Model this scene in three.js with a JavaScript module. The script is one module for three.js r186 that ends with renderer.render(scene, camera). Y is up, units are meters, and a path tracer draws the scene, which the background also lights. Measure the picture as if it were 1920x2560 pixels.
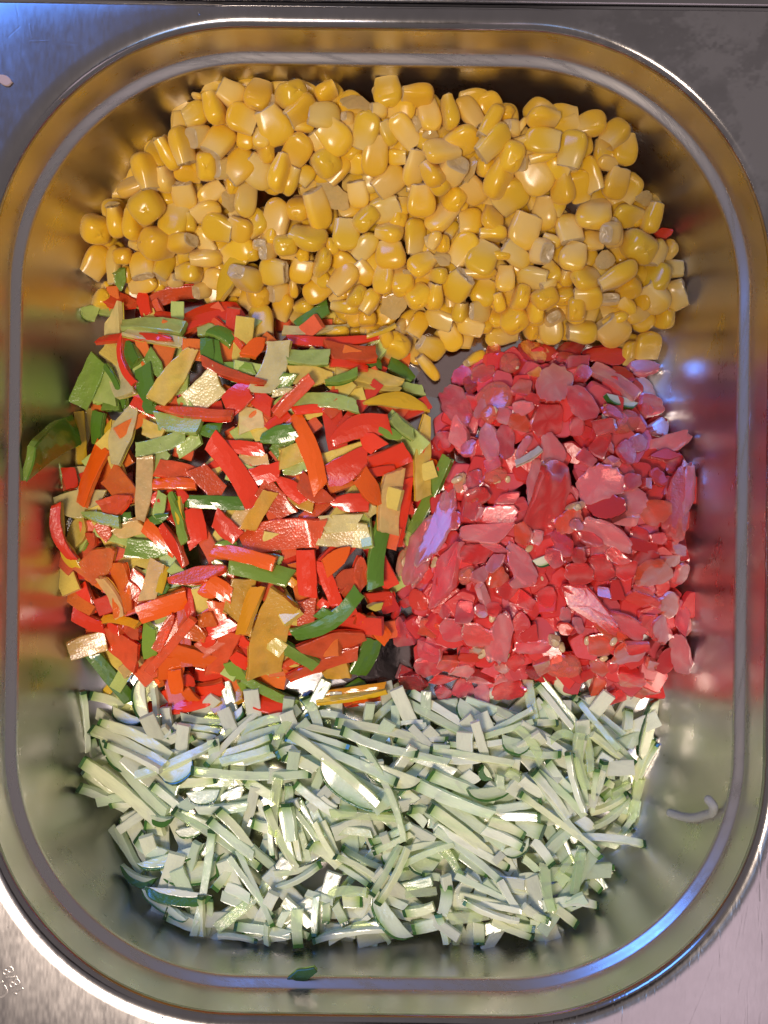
import * as THREE from 'three';
import { toCreasedNormals, mergeGeometries, mergeVertices } from 'three/addons/utils/BufferGeometryUtils.js';
import { RectAreaLightUniformsLib } from 'three/addons/lights/RectAreaLightUniformsLib.js';
import { RoundedBoxGeometry } from 'three/addons/geometries/RoundedBoxGeometry.js';
import { FontLoader } from 'three/addons/loaders/FontLoader.js';
import { TextGeometry } from 'three/addons/geometries/TextGeometry.js';

// ---------------------------------------------------------------- camera, room light, lamps, exposure
const MM = 0.001, DEG = Math.PI / 180;
RectAreaLightUniformsLib.init();
const scene = new THREE.Scene();
const roll = 0.7 * DEG;
const camera = new THREE.PerspectiveCamera(2 * Math.atan(155 / 300) / DEG, 0.75, 0.02, 20);
camera.position.set(2.03 * MM, 0.3, -3.08 * MM);
camera.up.set(-Math.sin(roll), 0, -Math.cos(roll));
camera.lookAt(2.03 * MM, 0, -3.08 * MM);
scene.background = new THREE.Color().setRGB(0.27, 0.235, 0.24);
const renderer = new THREE.WebGLRenderer({ antialias: true });
renderer.setSize(768, 1024);
renderer.toneMapping = THREE.LinearToneMapping;
renderer.toneMappingExposure = 1.0;
renderer.shadowMap.enabled = true;
const LAMPS = [   // name, label, position, aims at, width, height, linear colour, brightness
  ['ceiling_lamp', 'square white ceiling lamp above the front left of the counter', [-0.30, 1.25, 0.45], [0, 0, 0.02], 0.30, 0.30, [1, 0.82, 0.68], 56],
  ['ceiling_lamp', 'wide pinkish ceiling lamp above the front right of the counter', [0.46, 1.25, 0.68], [0, 0, 0.02], 0.46, 0.46, [1, 0.78, 0.90], 0.9],
  ['blue_lamp', 'pale blue square lamp above the front of the counter', [0.0, 1.30, 0.52], [0, 0, 0.02], 0.27, 0.27, [0.22, 0.5, 1], 4],
  ['blue_lamp', 'blue lit lamp panel behind the left of the counter', [-0.50, 0.58, -0.58], [0, 0, 0.02], 0.36, 0.30, [0.08, 0.27, 1], 12],
];

// ---------------------------------------------------------------- helpers
let seed = 12345;
const rnd = () => { seed = (seed + 0x6d2b79f5) | 0; let t = Math.imul(seed ^ (seed >>> 15), 1 | seed); t = (t + Math.imul(t ^ (t >>> 7), 61 | t)) ^ t; return ((t ^ (t >>> 14)) >>> 0) / 4294967296; };
const rr = (a, b) => a + (b - a) * rnd(), pick = (a) => a[Math.floor(rnd() * a.length)];
const clamp = THREE.MathUtils.clamp, lerp = THREE.MathUtils.lerp, smooth = THREE.MathUtils.smoothstep;
const lin = (r, g, b) => new THREE.Color().setRGB(r, g, b);
const used = {}, labels = new Set();
const numbered = (n) => { const k = used[n] = (used[n] ?? -1) + 1; return k ? n + '_' + String(k).padStart(3, '0') : n; };
function tag(o, label, category, group) {
  let l = label; for (let k = 2; labels.has(l) && !group; k++) l = label;
  labels.add(l);
  Object.assign(o.userData, { label: l, category });
  if (group) o.userData.group = group;
  return o;
}
function part(name, geo, mat, parent) {
  const m = new THREE.Mesh(geo, mat); m.name = name; m.castShadow = m.receiveShadow = true; parent.add(m); return m;
}
function thing(name) { const g = new THREE.Group(); g.name = numbered(name); scene.add(g); return g; }
// a place that one can find in the picture: share of the width and of the height, in words
const probe = new THREE.Vector3(), places = {};
camera.aspect = 0.75; camera.updateMatrixWorld(); camera.updateProjectionMatrix();
const ONES = 'zero one two three four five six seven eight nine ten eleven twelve thirteen fourteen fifteen sixteen seventeen eighteen nineteen'.split(' '), TENS = '  twenty thirty forty fifty sixty seventy eighty ninety'.split(' ');
const word = (n) => { n = clamp(Math.round(n), 0, 99); return n < 20 ? ONES[n] : TENS[Math.floor(n / 10)] + (n % 10 ? '-' + ONES[n % 10] : ''); };
function at(o, look) {
  probe.copy(o.position).project(camera);
  const x = (probe.x + 1) * 50, y = (1 - probe.y) * 50;
  for (const [a, b] of [[0, 0], [0.6, 0], [0, 0.6], [-0.6, 0], [0, -0.6], [0.6, 0.6], [-0.6, -0.6], [1, 0], [0, 1], [-1, 0], [0, -1]]) {
    const l = `${look}, ${word(x + a)} percent across, ${word(y + b)} percent down`;
    if (!places[l]) { places[l] = 1; return l; }
  }
}
// puts an object at (x, y, z) mm, long axis turned by yaw, lying on the slope (gx, gz)
function lay(o, x, y, z, yaw, gx, gz) {
  const n = new THREE.Vector3(-gx, 1, -gz).normalize(), a = yaw * DEG;
  const u = new THREE.Vector3(Math.cos(a), 0, -Math.sin(a)); u.addScaledVector(n, -u.dot(n)).normalize();
  const w = new THREE.Vector3().crossVectors(u, n);
  o.quaternion.setFromRotationMatrix(new THREE.Matrix4().makeBasis(u, n, w));
  o.position.set(x * MM, y * MM, z * MM);
  return o;
}
// skins rings of points (all with the same count) into one closed shape; colours optional, one per ring point
function loft(rings, crease = 0.9, color, capA = true, capB = true) {
  const n = rings[0].length, pos = [], uv = [], col = [], idx = [], put = (p, i, j) => {
    pos.push(p[0] * MM, p[1] * MM, p[2] * MM); uv.push(p[0] * MM, p[2] * MM + p[1] * 0.7 * MM);
    if (color) col.push(...color(p, i, j));
    return pos.length / 3 - 1;
  };
  rings.forEach((r, i) => r.forEach((p, j) => put(p, i, j)));
  for (let i = 0; i < rings.length - 1; i++) for (let j = 0; j < n; j++) {
    const a = i * n + j, b = i * n + (j + 1) % n, c = a + n, d = b + n;
    idx.push(a, c, b, b, c, d);
  }
  for (const [end, on] of [[0, capA], [rings.length - 1, capB]]) {
    if (!on) continue;
    const r = rings[end], m = [0, 1, 2].map((k) => r.reduce((s, p) => s + p[k], 0) / n), first = pos.length / 3;
    r.forEach((p, j) => put(p, end, j));
    const c = put(m, end, -1);
    for (let j = 0; j < n; j++) { const a = first + j, b = first + (j + 1) % n; if (end) idx.push(a, c, b); else idx.push(a, b, c); }
  }
  let g = new THREE.BufferGeometry();
  g.setAttribute('position', new THREE.Float32BufferAttribute(pos, 3));
  g.setAttribute('uv', new THREE.Float32BufferAttribute(uv, 2));
  if (color) g.setAttribute('color', new THREE.Float32BufferAttribute(col, 3));
  g.setIndex(idx);
  return toCreasedNormals(g, crease);
}
const wave = (seed) => { const a = [1, 2, 3].map(() => [rr(0, 6.3), rr(0.6, 1.6), rr(0.6, 1.6)]); return (x, y) => a.reduce((s, [p, f, h], k) => s + Math.sin(p + x * f * (k + 1) + y * h * (k + 1.3)) / (k + 1), 0) / 1.8; };

// ---------------------------------------------------------------- textures
const canvas = (w, h, draw) => { const c = document.createElement('canvas'); c.width = w; c.height = h; draw(c.getContext('2d'), w, h); return c; };
function texture(c, size, srgb) {
  const t = new THREE.CanvasTexture(c); t.wrapS = t.wrapT = THREE.RepeatWrapping; t.repeat.set(1 / size[0], 1 / size[1]);
  if (srgb) t.colorSpace = THREE.SRGBColorSpace;
  t.magFilter = THREE.LinearFilter; return t;
}
// tiling value noise summed over octaves, returned as a function of pixel
function noiseField(n, octaves, ax = 1, ay = 1) {
  const out = new Float32Array(n * n); let total = 0;
  for (const [cells, amp] of octaves) {
    const cx = Math.max(2, Math.round(cells * ax)), cy = Math.max(2, Math.round(cells * ay)), v = Float32Array.from({ length: cx * cy }, rnd); total += amp;
    for (let y = 0; y < n; y++) for (let x = 0; x < n; x++) {
      const fx = x / n * cx, fy = y / n * cy, x0 = Math.floor(fx), y0 = Math.floor(fy), s = smooth(fx - x0, 0, 1), t = smooth(fy - y0, 0, 1), g = (i, j) => v[(j % cy) * cx + (i % cx)];
      out[y * n + x] += amp * lerp(lerp(g(x0, y0), g(x0 + 1, y0), s), lerp(g(x0, y0 + 1), g(x0 + 1, y0 + 1), s), t);
    }
  }
  return out.map((v) => v / total);
}
function fieldCanvas(n, f, lo, hi) {
  return canvas(n, n, (g) => { const d = g.createImageData(n, n); for (let i = 0; i < n * n; i++) { const v = clamp(lerp(lo, hi, f[i]), 0, 1) * 255; d.data.set([v, v, v, 255], i * 4); } g.putImageData(d, 0, 0); });
}
// wet cut flesh: close-packed small bumps
function bumpCells(n, cells, jitter = 0.9) {
  const p = Array.from({ length: cells * cells }, (_, k) => [((k % cells) + 0.5 + (rnd() - 0.5) * jitter) / cells, (Math.floor(k / cells) + 0.5 + (rnd() - 0.5) * jitter) / cells, rr(0.5, 1)]), f = new Float32Array(n * n);
  for (let y = 0; y < n; y++) for (let x = 0; x < n; x++) {
    const u = x / n, v = y / n, ci = Math.floor(u * cells), cj = Math.floor(v * cells); let best = 9, h = 1;
    for (let j = -1; j < 2; j++) for (let i = -1; i < 2; i++) {
      const a = (ci + i + cells) % cells, b = (cj + j + cells) % cells, q = p[b * cells + a];
      let dx = Math.abs(q[0] - u), dy = Math.abs(q[1] - v); dx = Math.min(dx, 1 - dx); dy = Math.min(dy, 1 - dy);
      const d = Math.hypot(dx, dy) * cells; if (d < best) { best = d; h = q[2]; }
    }
    f[y * n + x] = h * Math.max(0, 1 - best * best);
  }
  return f;
}
const cellBump = texture(fieldCanvas(384, bumpCells(384, 17), 0, 1), [0.0145, 0.0145]);
const softNoise = noiseField(256, [[6, 1], [14, 0.8], [34, 0.5], [70, 0.3]]);
const softBump = texture(fieldCanvas(256, softNoise, 0, 1), [0.012, 0.012]);
const mottle = texture(fieldCanvas(256, noiseField(256, [[4, 1], [9, 0.7], [24, 0.5], [60, 0.3]]), 0.84, 1.1), [0.017, 0.017]);
const fibre = texture(fieldCanvas(256, noiseField(256, [[8, 1], [24, 0.8]], 0.35, 1.4), 0.86, 1.06), [0.014, 0.014]);

// ---------------------------------------------------------------- materials
function wet(color, through, o = {}) {
  return new THREE.MeshPhysicalMaterial({ color, roughness: 1, transmission: through, thickness: 0, clearcoat: 1, clearcoatRoughness: o.gloss ?? 0.1, bumpMap: o.bump ?? softBump, bumpScale: o.depth ?? 0.00012, map: o.map ?? null, vertexColors: !!o.vc, specularIntensity: 1, ior: 1.4 });
}
function moist(color, through, o = {}) {
  return new THREE.MeshPhysicalMaterial({ color, roughness: o.rough ?? 0.2, transmission: through, thickness: o.solid ? 0.002 : 0, ior: o.solid ? 1.36 : 1.42, clearcoat: 0.6, clearcoatRoughness: 0.09, bumpMap: o.bump ?? softBump, bumpScale: o.depth ?? 0.00012, map: o.map ?? null, vertexColors: !!o.vc });
}
const steelNoise = noiseField(512, [[5, 1], [13, 0.8], [40, 0.5], [120, 0.4]]), grain = noiseField(512, [[60, 0.5], [250, 1]], 0.25, 1), grainFine = noiseField(512, [[256, 1]], 1, 1);
const filmNoise = texture(fieldCanvas(512, steelNoise.map((v, i) => v * 0.75 + grain[i] * 0.25), 0.5, 1.4), [0.075, 0.075]);
const steelBump = texture(fieldCanvas(512, grain.map((v, i) => v * 0.6 + grainFine[i] * 0.4), 0, 1), [0.045, 0.045]);
const wallScratch = texture(canvas(1024, 1024, (g, w, h) => {
  g.fillStyle = '#808080'; g.fillRect(0, 0, w, h);
  for (let k = 0; k < 900; k++) { const x = rr(0, w), y = rr(0, h), a = rnd() < 0.6 ? rr(-0.12, 0.12) : rr(0, 6.3), l = rr(8, 90), v = pick([30, 70, 190, 230]); g.strokeStyle = `rgba(${v},${v},${v},${rr(0.15, 0.7)})`; g.lineWidth = rr(0.5, 1.5); for (const [ox, oy] of [[0, 0], [-w, 0], [0, -h]]) { g.beginPath(); g.moveTo(x + ox, y + oy); g.lineTo(x + ox + Math.cos(a) * l, y + oy + Math.sin(a) * l); g.stroke(); } }
  for (let k = 0; k < 200; k++) { const v = pick([60, 200]); g.fillStyle = `rgba(${v},${v},${v},0.6)`; g.beginPath(); g.arc(rr(0, w), rr(0, h), rr(0.6, 2.6), 0, 6.3); g.fill(); }
}), [0.07, 0.07]);
const steelColor = (v) => lin(0.63 * v, 0.605 * v, 0.595 * v);
const wallSteel = new THREE.MeshPhysicalMaterial({ color: steelColor(1), metalness: 1, roughness: 0.34, roughnessMap: filmNoise, bumpMap: wallScratch, bumpScale: 0.000012 });
const ledgeSteel = new THREE.MeshPhysicalMaterial({ color: steelColor(0.8), metalness: 1, roughness: 0.32, roughnessMap: filmNoise, bumpMap: steelBump, bumpScale: 0.00001 });
// the flange: brushed, with worn scratches front right, dried film back right and specks
const FW = 290, FH = 350, FP = 4;
const rough = canvas(FW * FP, FH * FP, (g, w, h) => {
  const d = g.createImageData(w, h);
  for (let y = 0; y < h; y++) for (let x = 0; x < w; x++) { const v = 255 * clamp(0.80 + 0.30 * (steelNoise[((y >> 1) % 512) * 512 + (x >> 1) % 512] - 0.5) + 0.25 * (grain[(x % 512) * 512 + y % 512] - 0.5), 0, 1); d.data.set([v, v, v, 255], (y * w + x) * 4); }
  g.putImageData(d, 0, 0);
});
const toFlange = (x, z) => [(x + FW / 2) * FP, (z + FH / 2) * FP];
const flangeBump = canvas(FW * FP, FH * FP, (g, w, h) => {
  g.fillStyle = '#808080'; g.fillRect(0, 0, w, h);
  const scratch = (x, z, len, ang, shade, wide) => { const [a, b] = toFlange(x, z); g.strokeStyle = `rgba(${shade},${shade},${shade},${rr(0.25, 0.9)})`; g.lineWidth = wide; g.beginPath(); g.moveTo(a, b); g.quadraticCurveTo(a + Math.cos(ang) * len * 2 + rr(-2, 2), b + Math.sin(ang) * len * 2, a + Math.cos(ang) * len * 4, b + Math.sin(ang) * len * 4); g.stroke(); };
  for (let k = 0; k < 420; k++) scratch(rr(40, 125), rr(85, 160), rr(2, 12), 1.62 + rr(-0.12, 0.12), pick([20, 240]), rr(0.6, 1.4));
  for (let k = 0; k < 26; k++) scratch(rr(60, 120), rr(85, 150), rr(8, 26), 1.75 + rr(-0.3, 0.25), pick([0, 255]), rr(0.9, 1.8));
  for (let k = 0; k < 500; k++) scratch(rr(-130, 130), rr(-160, 160), rr(1, 7), rr(0, 6.3), pick([60, 190]), rr(0.5, 1.1));
});
const flangeColor = canvas(FW * FP, FH * FP, (g, w, h) => {
  g.fillStyle = '#ffffff'; g.fillRect(0, 0, w, h);
  const d = g.getImageData(0, 0, w, h);
  for (let y = 0; y < h; y++) for (let x = 0; x < w; x++) {
    const X = x / FP - FW / 2, Z = y / FP - FH / 2, n = steelNoise[((y >> 1) % 512) * 512 + (x >> 1) % 512], m = steelNoise[((x + y * 0.3) % 512 | 0) + 512 * ((y * 1.3 + 90) % 512 | 0)];
    const q = softNoise[(Math.floor(x * 0.5 + 40 * n) % 256) + 256 * (Math.floor(y * 0.5 + 40 * m) % 256)];
    let v = 0.86 + 0.14 * (n - 0.5);
    if (X > 48 && Z < -88) v += 0.13 * smooth(m * 0.55 + q * 0.45, 0.44, 0.60) * smooth(X, 48, 75);
    d.data.set([255 * clamp(v, 0, 1), 255 * clamp(v, 0, 1), 255 * clamp(v, 0, 1), 255], (y * w + x) * 4);
  }
  g.putImageData(d, 0, 0);
});
const floorSteel = new THREE.MeshPhysicalMaterial({ color: steelColor(0.9), metalness: 1, roughness: 0.15, roughnessMap: filmNoise, bumpMap: steelBump, bumpScale: 0.000004 });
const flangeTex = (c, srgb) => { const t = texture(c, [FW * MM, FH * MM], srgb); t.offset.set(0.5, 0.5); t.flipY = false; return t; };
const flangeSteel = new THREE.MeshPhysicalMaterial({ color: steelColor(0.72), metalness: 1, roughness: 0.2, roughnessMap: flangeTex(rough), bumpMap: flangeTex(flangeBump), bumpScale: 0.00005, map: flangeTex(flangeColor, true) });
const darkRubber = new THREE.MeshStandardMaterial({ color: lin(0.02, 0.02, 0.022), roughness: 0.6 });

// ---------------------------------------------------------------- the steel pan and the counter round it
const HW = 118.8, HH = 150.3, RC = 77;
function loop(off, y, per = 30, straight = 24) {                 // a rounded rectangle, OFF mm outside the wall line
  const r = Math.max(3, RC + off), w = HW + off - r, h = HH + off - r, p = [];
  const corner = (cx, cz, a0) => { for (let k = 0; k <= per; k++) { const a = a0 + (k / per) * Math.PI / 2; p.push([cx + r * Math.cos(a), y, cz + r * Math.sin(a)]); } };
  const line = (x0, z0, x1, z1) => { for (let k = 1; k < straight; k++) p.push([lerp(x0, x1, k / straight), y, lerp(z0, z1, k / straight)]); };
  corner(w, h, 0); line(w, h + r, -w, h + r); corner(-w, h, Math.PI / 2); line(-w - r, h, -w - r, -h);
  corner(-w, -h, Math.PI); line(-w, -h - r, w, -h - r); corner(w, -h, Math.PI * 1.5); line(w + r, -h, w + r, h);
  return p;
}
function sweep(profile, planar, crease = 0.6) {
  const rings = profile.map(([o, y]) => loop(o, y)), n = rings[0].length, pos = [], uv = [], idx = [];
  rings.forEach((r, i) => { let arc = 0, run = 0; for (let j = 0; j <= n; j++) { const p = r[j % n], q = r[(j + n - 1) % n]; if (j) arc += Math.hypot(p[0] - q[0], p[2] - q[2]); pos.push(p[0] * MM, p[1] * MM, p[2] * MM);
    for (let k = 1; k <= i; k++) run = k === 1 ? 0 : run; const depth = profile.slice(0, i + 1).reduce((s, q, k) => k ? s + Math.hypot(q[0] - profile[k - 1][0], q[1] - profile[k - 1][1]) : 0, 0);
    uv.push(...(planar ? [p[0] * MM, p[2] * MM] : [arc * MM, depth * MM])); } });
  for (let i = 0; i < rings.length - 1; i++) for (let j = 0; j < n; j++) { const a = i * (n + 1) + j, b = a + 1, c = a + n + 1, d = c + 1; idx.push(a, b, c, b, d, c); }
  const g = new THREE.BufferGeometry(); g.setAttribute('position', new THREE.Float32BufferAttribute(pos, 3)); g.setAttribute('uv', new THREE.Float32BufferAttribute(uv, 2)); g.setIndex(idx); g.computeVertexNormals();
  return g;
}
const pan = thing('steel_food_pan');
tag(pan, 'deep stainless steel food pan holding the chopped vegetables', 'food pan');
{
  // flange: from its outer edge (a rectangle with small corners) in to the rim curve
  const OX = 132.5, OB = -155.6, OF = 163, rimIn = loop(6, 0), n = rimIn.length, rings = [];
  const outer = (grow, y) => rimIn.map((p) => { const a = Math.atan2(p[2], p[0]), cx = Math.cos(a), cz = Math.sin(a); const t = Math.min((OX + grow) / Math.abs(cx || 1e-9), (cz < 0 ? -OB + grow : OF + grow) / Math.abs(cz || 1e-9)); return [cx * t, y, cz * t]; });
  rings.push(outer(0.9, -3.5), outer(1.1, -1.5), outer(0.9, -0.7), outer(0.5, -0.2), outer(0, 0), rimIn.map((p, j) => { const q = outer(0, 0)[j]; return [(p[0] + q[0]) / 2, 0, (p[2] + q[2]) / 2]; }));
  const profile = [[6, 0], [4.8, -0.05], [3.6, -0.16], [2.6, -0.34], [1.8, -0.6], [1.15, -0.95], [0.65, -1.42], [0.3, -1.98], [0.08, -2.6], [0, -3.3]];
  const all = [...rings, ...profile.map(([o, y]) => loop(o, y))], pos = [], uv = [], idx = [];
  all.forEach((r) => { for (let j = 0; j <= n; j++) { const p = r[j % n]; pos.push(p[0] * MM, p[1] * MM, p[2] * MM); uv.push(p[0] * MM, p[2] * MM); } });
  for (let i = 0; i < all.length - 1; i++) for (let j = 0; j < n; j++) { const a = i * (n + 1) + j, b = a + 1, c = a + n + 1, d = c + 1; idx.push(a, b, c, b, d, c); }
  const g = new THREE.BufferGeometry(); g.setAttribute('position', new THREE.Float32BufferAttribute(pos, 3)); g.setAttribute('uv', new THREE.Float32BufferAttribute(uv, 2)); g.setIndex(idx); g.computeVertexNormals();
  part('flange', g, flangeSteel, pan);
  part('upper_wall', sweep([[0, -3.3], [-0.08, -8], [-0.16, -12], [-0.22, -16], [-0.28, -16.9]]), wallSteel, pan);
  part('ledge', sweep([[-0.28, -16.9], [-0.42, -17.25], [-0.75, -17.6], [-1.6, -18.3], [-2.5, -19], [-2.95, -19.45], [-3.18, -19.95], [-3.3, -20.8]]), ledgeSteel, pan);
  const down = [], flat = [], SE = 2 / 2.6;
  for (let k = 0; k <= 26; k++) { const a = (k / 26) * Math.PI / 2; down.push([-3.3 - 25 * (1 - Math.pow(Math.max(0, Math.cos(a)), SE)), -20.8 - 44.2 * Math.pow(Math.sin(a), SE)]); }
  part('lower_wall', sweep(down), wallSteel, pan);
  for (const o of [-28.3, -34, -50, -70, -90, -110]) flat.push([o, -65]);
  part('bottom', sweep(flat, true), floorSteel, pan);
  part('bottom', new THREE.BoxGeometry(0.02, 0.001, 0.09).translate(0, -0.0657, 0), floorSteel, pan);
  // the maker's stamp in the front left corner of the flange
  const font = await new FontLoader().loadAsync('fonts/droid/droid_sans_regular.typeface.json');
  for (const [t, size, x, z, turn] of [['CNS', 4.6, -109.4, 144.6, 118], ['18/8', 3.3, -104.9, 143.6, 118]]) {
    const s = new TextGeometry(t, { font, size: size * MM, depth: 0.00002, curveSegments: 5, bevelEnabled: true, bevelThickness: 0.00002, bevelSize: 0.00012, bevelSegments: 2 });
    s.rotateX(-Math.PI / 2); s.rotateY(turn * DEG); s.translate(x * MM, -0.00001, z * MM);
    part('stamped_mark', s, flangeSteel, pan);
  }
}
const counter = new THREE.Group(); counter.name = 'counter_top'; scene.add(counter); counter.userData.kind = 'structure';
part('rear_strip', new RoundedBoxGeometry(0.9, 0.03, 0.2, 4, 0.0012).translate(0, -0.0158, -0.2579), flangeSteel, counter);
part('support_rail', new THREE.BoxGeometry(0.9, 0.02, 0.02).translate(0, -0.05, -0.176), darkRubber, counter);

// ---------------------------------------------------------------- corn
const cornHull = (t, w) => wet(lin(t, t * w[0], t * w[1]), 0.26, { vc: true, gloss: 0.2, depth: 0.00006, map: null });
const hullMats = [cornHull(1, [1, 1]), cornHull(0.94, [0.96, 0.9]), cornHull(1.04, [1.03, 1.15]), cornHull(0.9, [1.04, 1.1])];
const tipMat = wet(lin(0.92, 0.68, 0.30), 0.08, { gloss: 0.3, depth: 0.00035, map: mottle });
const kernels = {};
function kernelGeo(tone, k) {                                     // unit kernel: tip at x = -0.5, crown at x = 0.5, thickness along y, breadth along z
  const key = tone + '/' + k; if (kernels[key]) return kernels[key];
  const rings = [], N = 18, dent = rr(0, 0.16), dentAt = rr(-0.05, 0.25), n = wave(), lean = rr(-0.07, 0.07), tipW = rr(0.6, 0.88), side = rnd() < 0.5 ? 1 : -1, crownP = rr(2.6, 4.2);
  const prof = (t) => { const open = lerp(tipW, 1, smooth(t, -0.15, 0.6)); return open * Math.pow(Math.max(0, 1 - Math.pow(clamp((t - 0.5) / 0.5, 0, 1), crownP)), 1 / 2.3); };
  for (const t of [0, 0.04, 0.12, 0.24, 0.38, 0.52, 0.64, 0.75, 0.84, 0.91, 0.96, 0.99, 1]) {
    const s = Math.max(0.02, prof(t)), th = Math.max(0.02, prof(t) * lerp(0.82, 1, smooth(t, 0, 0.5)) * lerp(1, 0.94, t)), r = [];
    for (let j = 0; j < N; j++) {
      const a = (j / N) * Math.PI * 2, c = Math.cos(a), q = Math.sin(a), e = 0.62, z = Math.sign(c) * Math.pow(Math.abs(c), e) * 0.5 * s, y0 = Math.sign(q) * Math.pow(Math.abs(q), e) * 0.5 * th;
      const y = y0 - (y0 * side > 0 ? side * dent * Math.exp(-(((t - 0.5 - dentAt) / 0.22) ** 2) - (z / 0.22) ** 2) * 0.8 : 0);
      r.push([(t - 0.5 + 0.02 * n(a, t * 3)) * 1000, (y + 0.02 * n(a * 1.3 + 4, t * 4)) * 1000, (z + lean * (t - 0.5) + 0.02 * n(a + 7, t * 3)) * 1000]);
    }
    rings.push(r);
  }
  const pale = [0.94, 0.65, 0.16], deep = [0.95, 0.575, 0.01], [lo, hi, mix] = [[-0.2, 0.3, 1], [-0.1, 0.5, 0.97], [0.1, 0.95, 0.85]][tone], face = wave();
  const g = loft(rings, 1.3, (p) => { const f = smooth(p[0] / 1000 + 0.5 + 0.18 * face(p[2] / 130, p[1] / 180) - 0.22 * Math.exp(-((p[2] / 230) ** 2)) * (tone ? 1 : 0.3), lo, hi) * mix; return [0, 1, 2].map((c) => lerp(pale[c], deep[c], f)); }, false, true);
  const m = wave(), cap = [1, 0.86, 0.55, 0.25].map((s, i) => rings[0].map((p, j) => [p[0] + (i ? [0, -28, 6, 30][i] + 26 * m(j * 1.7, i * 2) : 0), p[1] * s, p[2] * s]));
  return kernels[key] = [g, loft(cap, 0.8, null, false, true)];
}
const huskMat = wet(lin(0.80, 0.60, 0.20), 0.5, { gloss: 0.1, depth: 0.00025, map: mottle });
const CORNS = 'corn kernels heaped at the back of the pan';
function C(x, y, z, yaw, gx, gz, L, W, T, tone, pose) {
  L *= 0.98; W *= 0.99; T *= 1.04;
  const o = lay(thing('corn_kernel'), x, y, z, yaw, gx, gz), k = Math.floor(rnd() * 7), t = tone < 0.22 ? 0 : tone < 0.5 ? 1 : 2;
  const shade = ['deep yellow', 'yellow', 'pale'][t], how = { f: 'lying flat', e: 'lying on edge', c: 'crown up', t: 'cut tip up', h: 'skin split open' }[pose];
  if (pose === 'h') {
    part('hull', huskGeo(L, W), huskMat, o);
    part('germ', kernelGeo(2, k)[1], tipMat, o).scale.set(L * MM * 0.7, T * MM * 0.8, W * MM * 0.5);
  } else {
    const [h, c] = kernelGeo(t, k), m = tone > 0.7 ? hullMats[2] : pick(hullMats), a = part('hull', h, m, o), b = part('tip', c, tipMat, o);
    for (const q of [a, b]) {
      q.scale.set(L * MM, T * MM, W * MM);
      if (pose === 'e') q.rotation.x = 90 * DEG + rr(-0.3, 0.3); else if (pose === 'c' || pose === 't') q.rotation.set(0, 0, (pose === 'c' ? 1 : -1) * 62 * DEG); else q.rotation.x = 0;
      if (b === q) q.rotation.copy(a.rotation);
    }
    if (pose === 'e' || pose === 'f') { const s = rr(-0.35, 0.35); a.rotation.z = b.rotation.z = pose === 'f' ? s : 0; a.rotation.x = b.rotation.x = a.rotation.x + (pose === 'f' ? rr(-0.3, 0.3) : 0); }
  }
  tag(o, at(o, `${shade} corn kernel ${how}`), 'corn kernel', CORNS);
}
function huskGeo(L, W) {
  const n = wave(), m = wave(), top = [], rings = [];
  const out = Array.from({ length: 22 }, (_, j) => { const a = (j / 22) * Math.PI * 2, r = 0.5 * (0.86 + 0.16 * n(a * 1.5, 1) + 0.08 * m(a * 4, 2)); return [Math.cos(a) * r * L, Math.sin(a) * r * W]; });
  const h = (x, z, s) => 1.5 * (1 - (x / L * 2) ** 2) - 1.1 * Math.abs(z / W) + 0.5 * m(x * 0.7, z * 0.7);
  for (const [s, dy] of [[0.05, -0.5], [0.5, -0.5], [0.9, -0.4], [1, -0.15], [1, 0.15], [0.9, 0.35], [0.5, 0.45], [0.05, 0.45]]) rings.push(out.map(([x, z]) => [x * s, h(x * s, z * s) + dy, z * s]));
  return loft(rings.reverse(), 1.2);
}

// ---------------------------------------------------------------- strips: pepper and cucumber share one way of bending a cut bar
function bar(L, zr, yr, o = {}) {                                 // zr(s) -> [z0, z1], yr(s) -> [y0, y1], s from -0.5 to 0.5; spine(s) -> [y, z, twist]
  const { n = 15, bevel = 0.3, dome = 0, spine = () => [0, 0, 0], from = -0.5, to = 0.5, slant = [0, 0], color, rag = 0, crease = 0.95 } = o, rings = [], noise = wave();
  for (let i = 0; i <= n; i++) {
    const s = lerp(from, to, i / n), [z0, z1] = zr(s), [y0, y1] = yr(s), b = Math.min(bevel, (z1 - z0) * 0.3, (y1 - y0) * 0.42), [sy, sz, tw] = spine(s), r = [];
    const pt = (z, y) => {
      const f = (z - (z0 + z1) / 2) / ((z1 - z0) / 2 || 1), yy = y + dome * (1 - f * f) + 0.12 * noise(s * L * 0.5, z * 0.9), cx = s * L + (i === 0 ? slant[0] : i === n ? slant[1] : 0) * f * (z1 - z0) * 0.5 + (i === 0 || i === n ? rag * noise(z * 3, 5 + i) : 0);
      const zz = z + 0.1 * noise(s * L * 0.7 + 9, y), c = Math.cos(tw), q = Math.sin(tw);
      r.push([cx, sy + yy * c - zz * q, sz + zz * c + yy * q]);
    };
    const zs = [0, 0.28, 0.5, 0.72, 1].map((f) => lerp(z0 + b, z1 - b, f));
    zs.forEach((z) => pt(z, y0)); pt(z1, y0 + b); pt(z1, y1 - b); [...zs].reverse().forEach((z) => pt(z, y1)); pt(z0, y1 - b); pt(z0, y0 + b);
    rings.push(r);
  }
  return loft(rings, crease, color);
}

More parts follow.
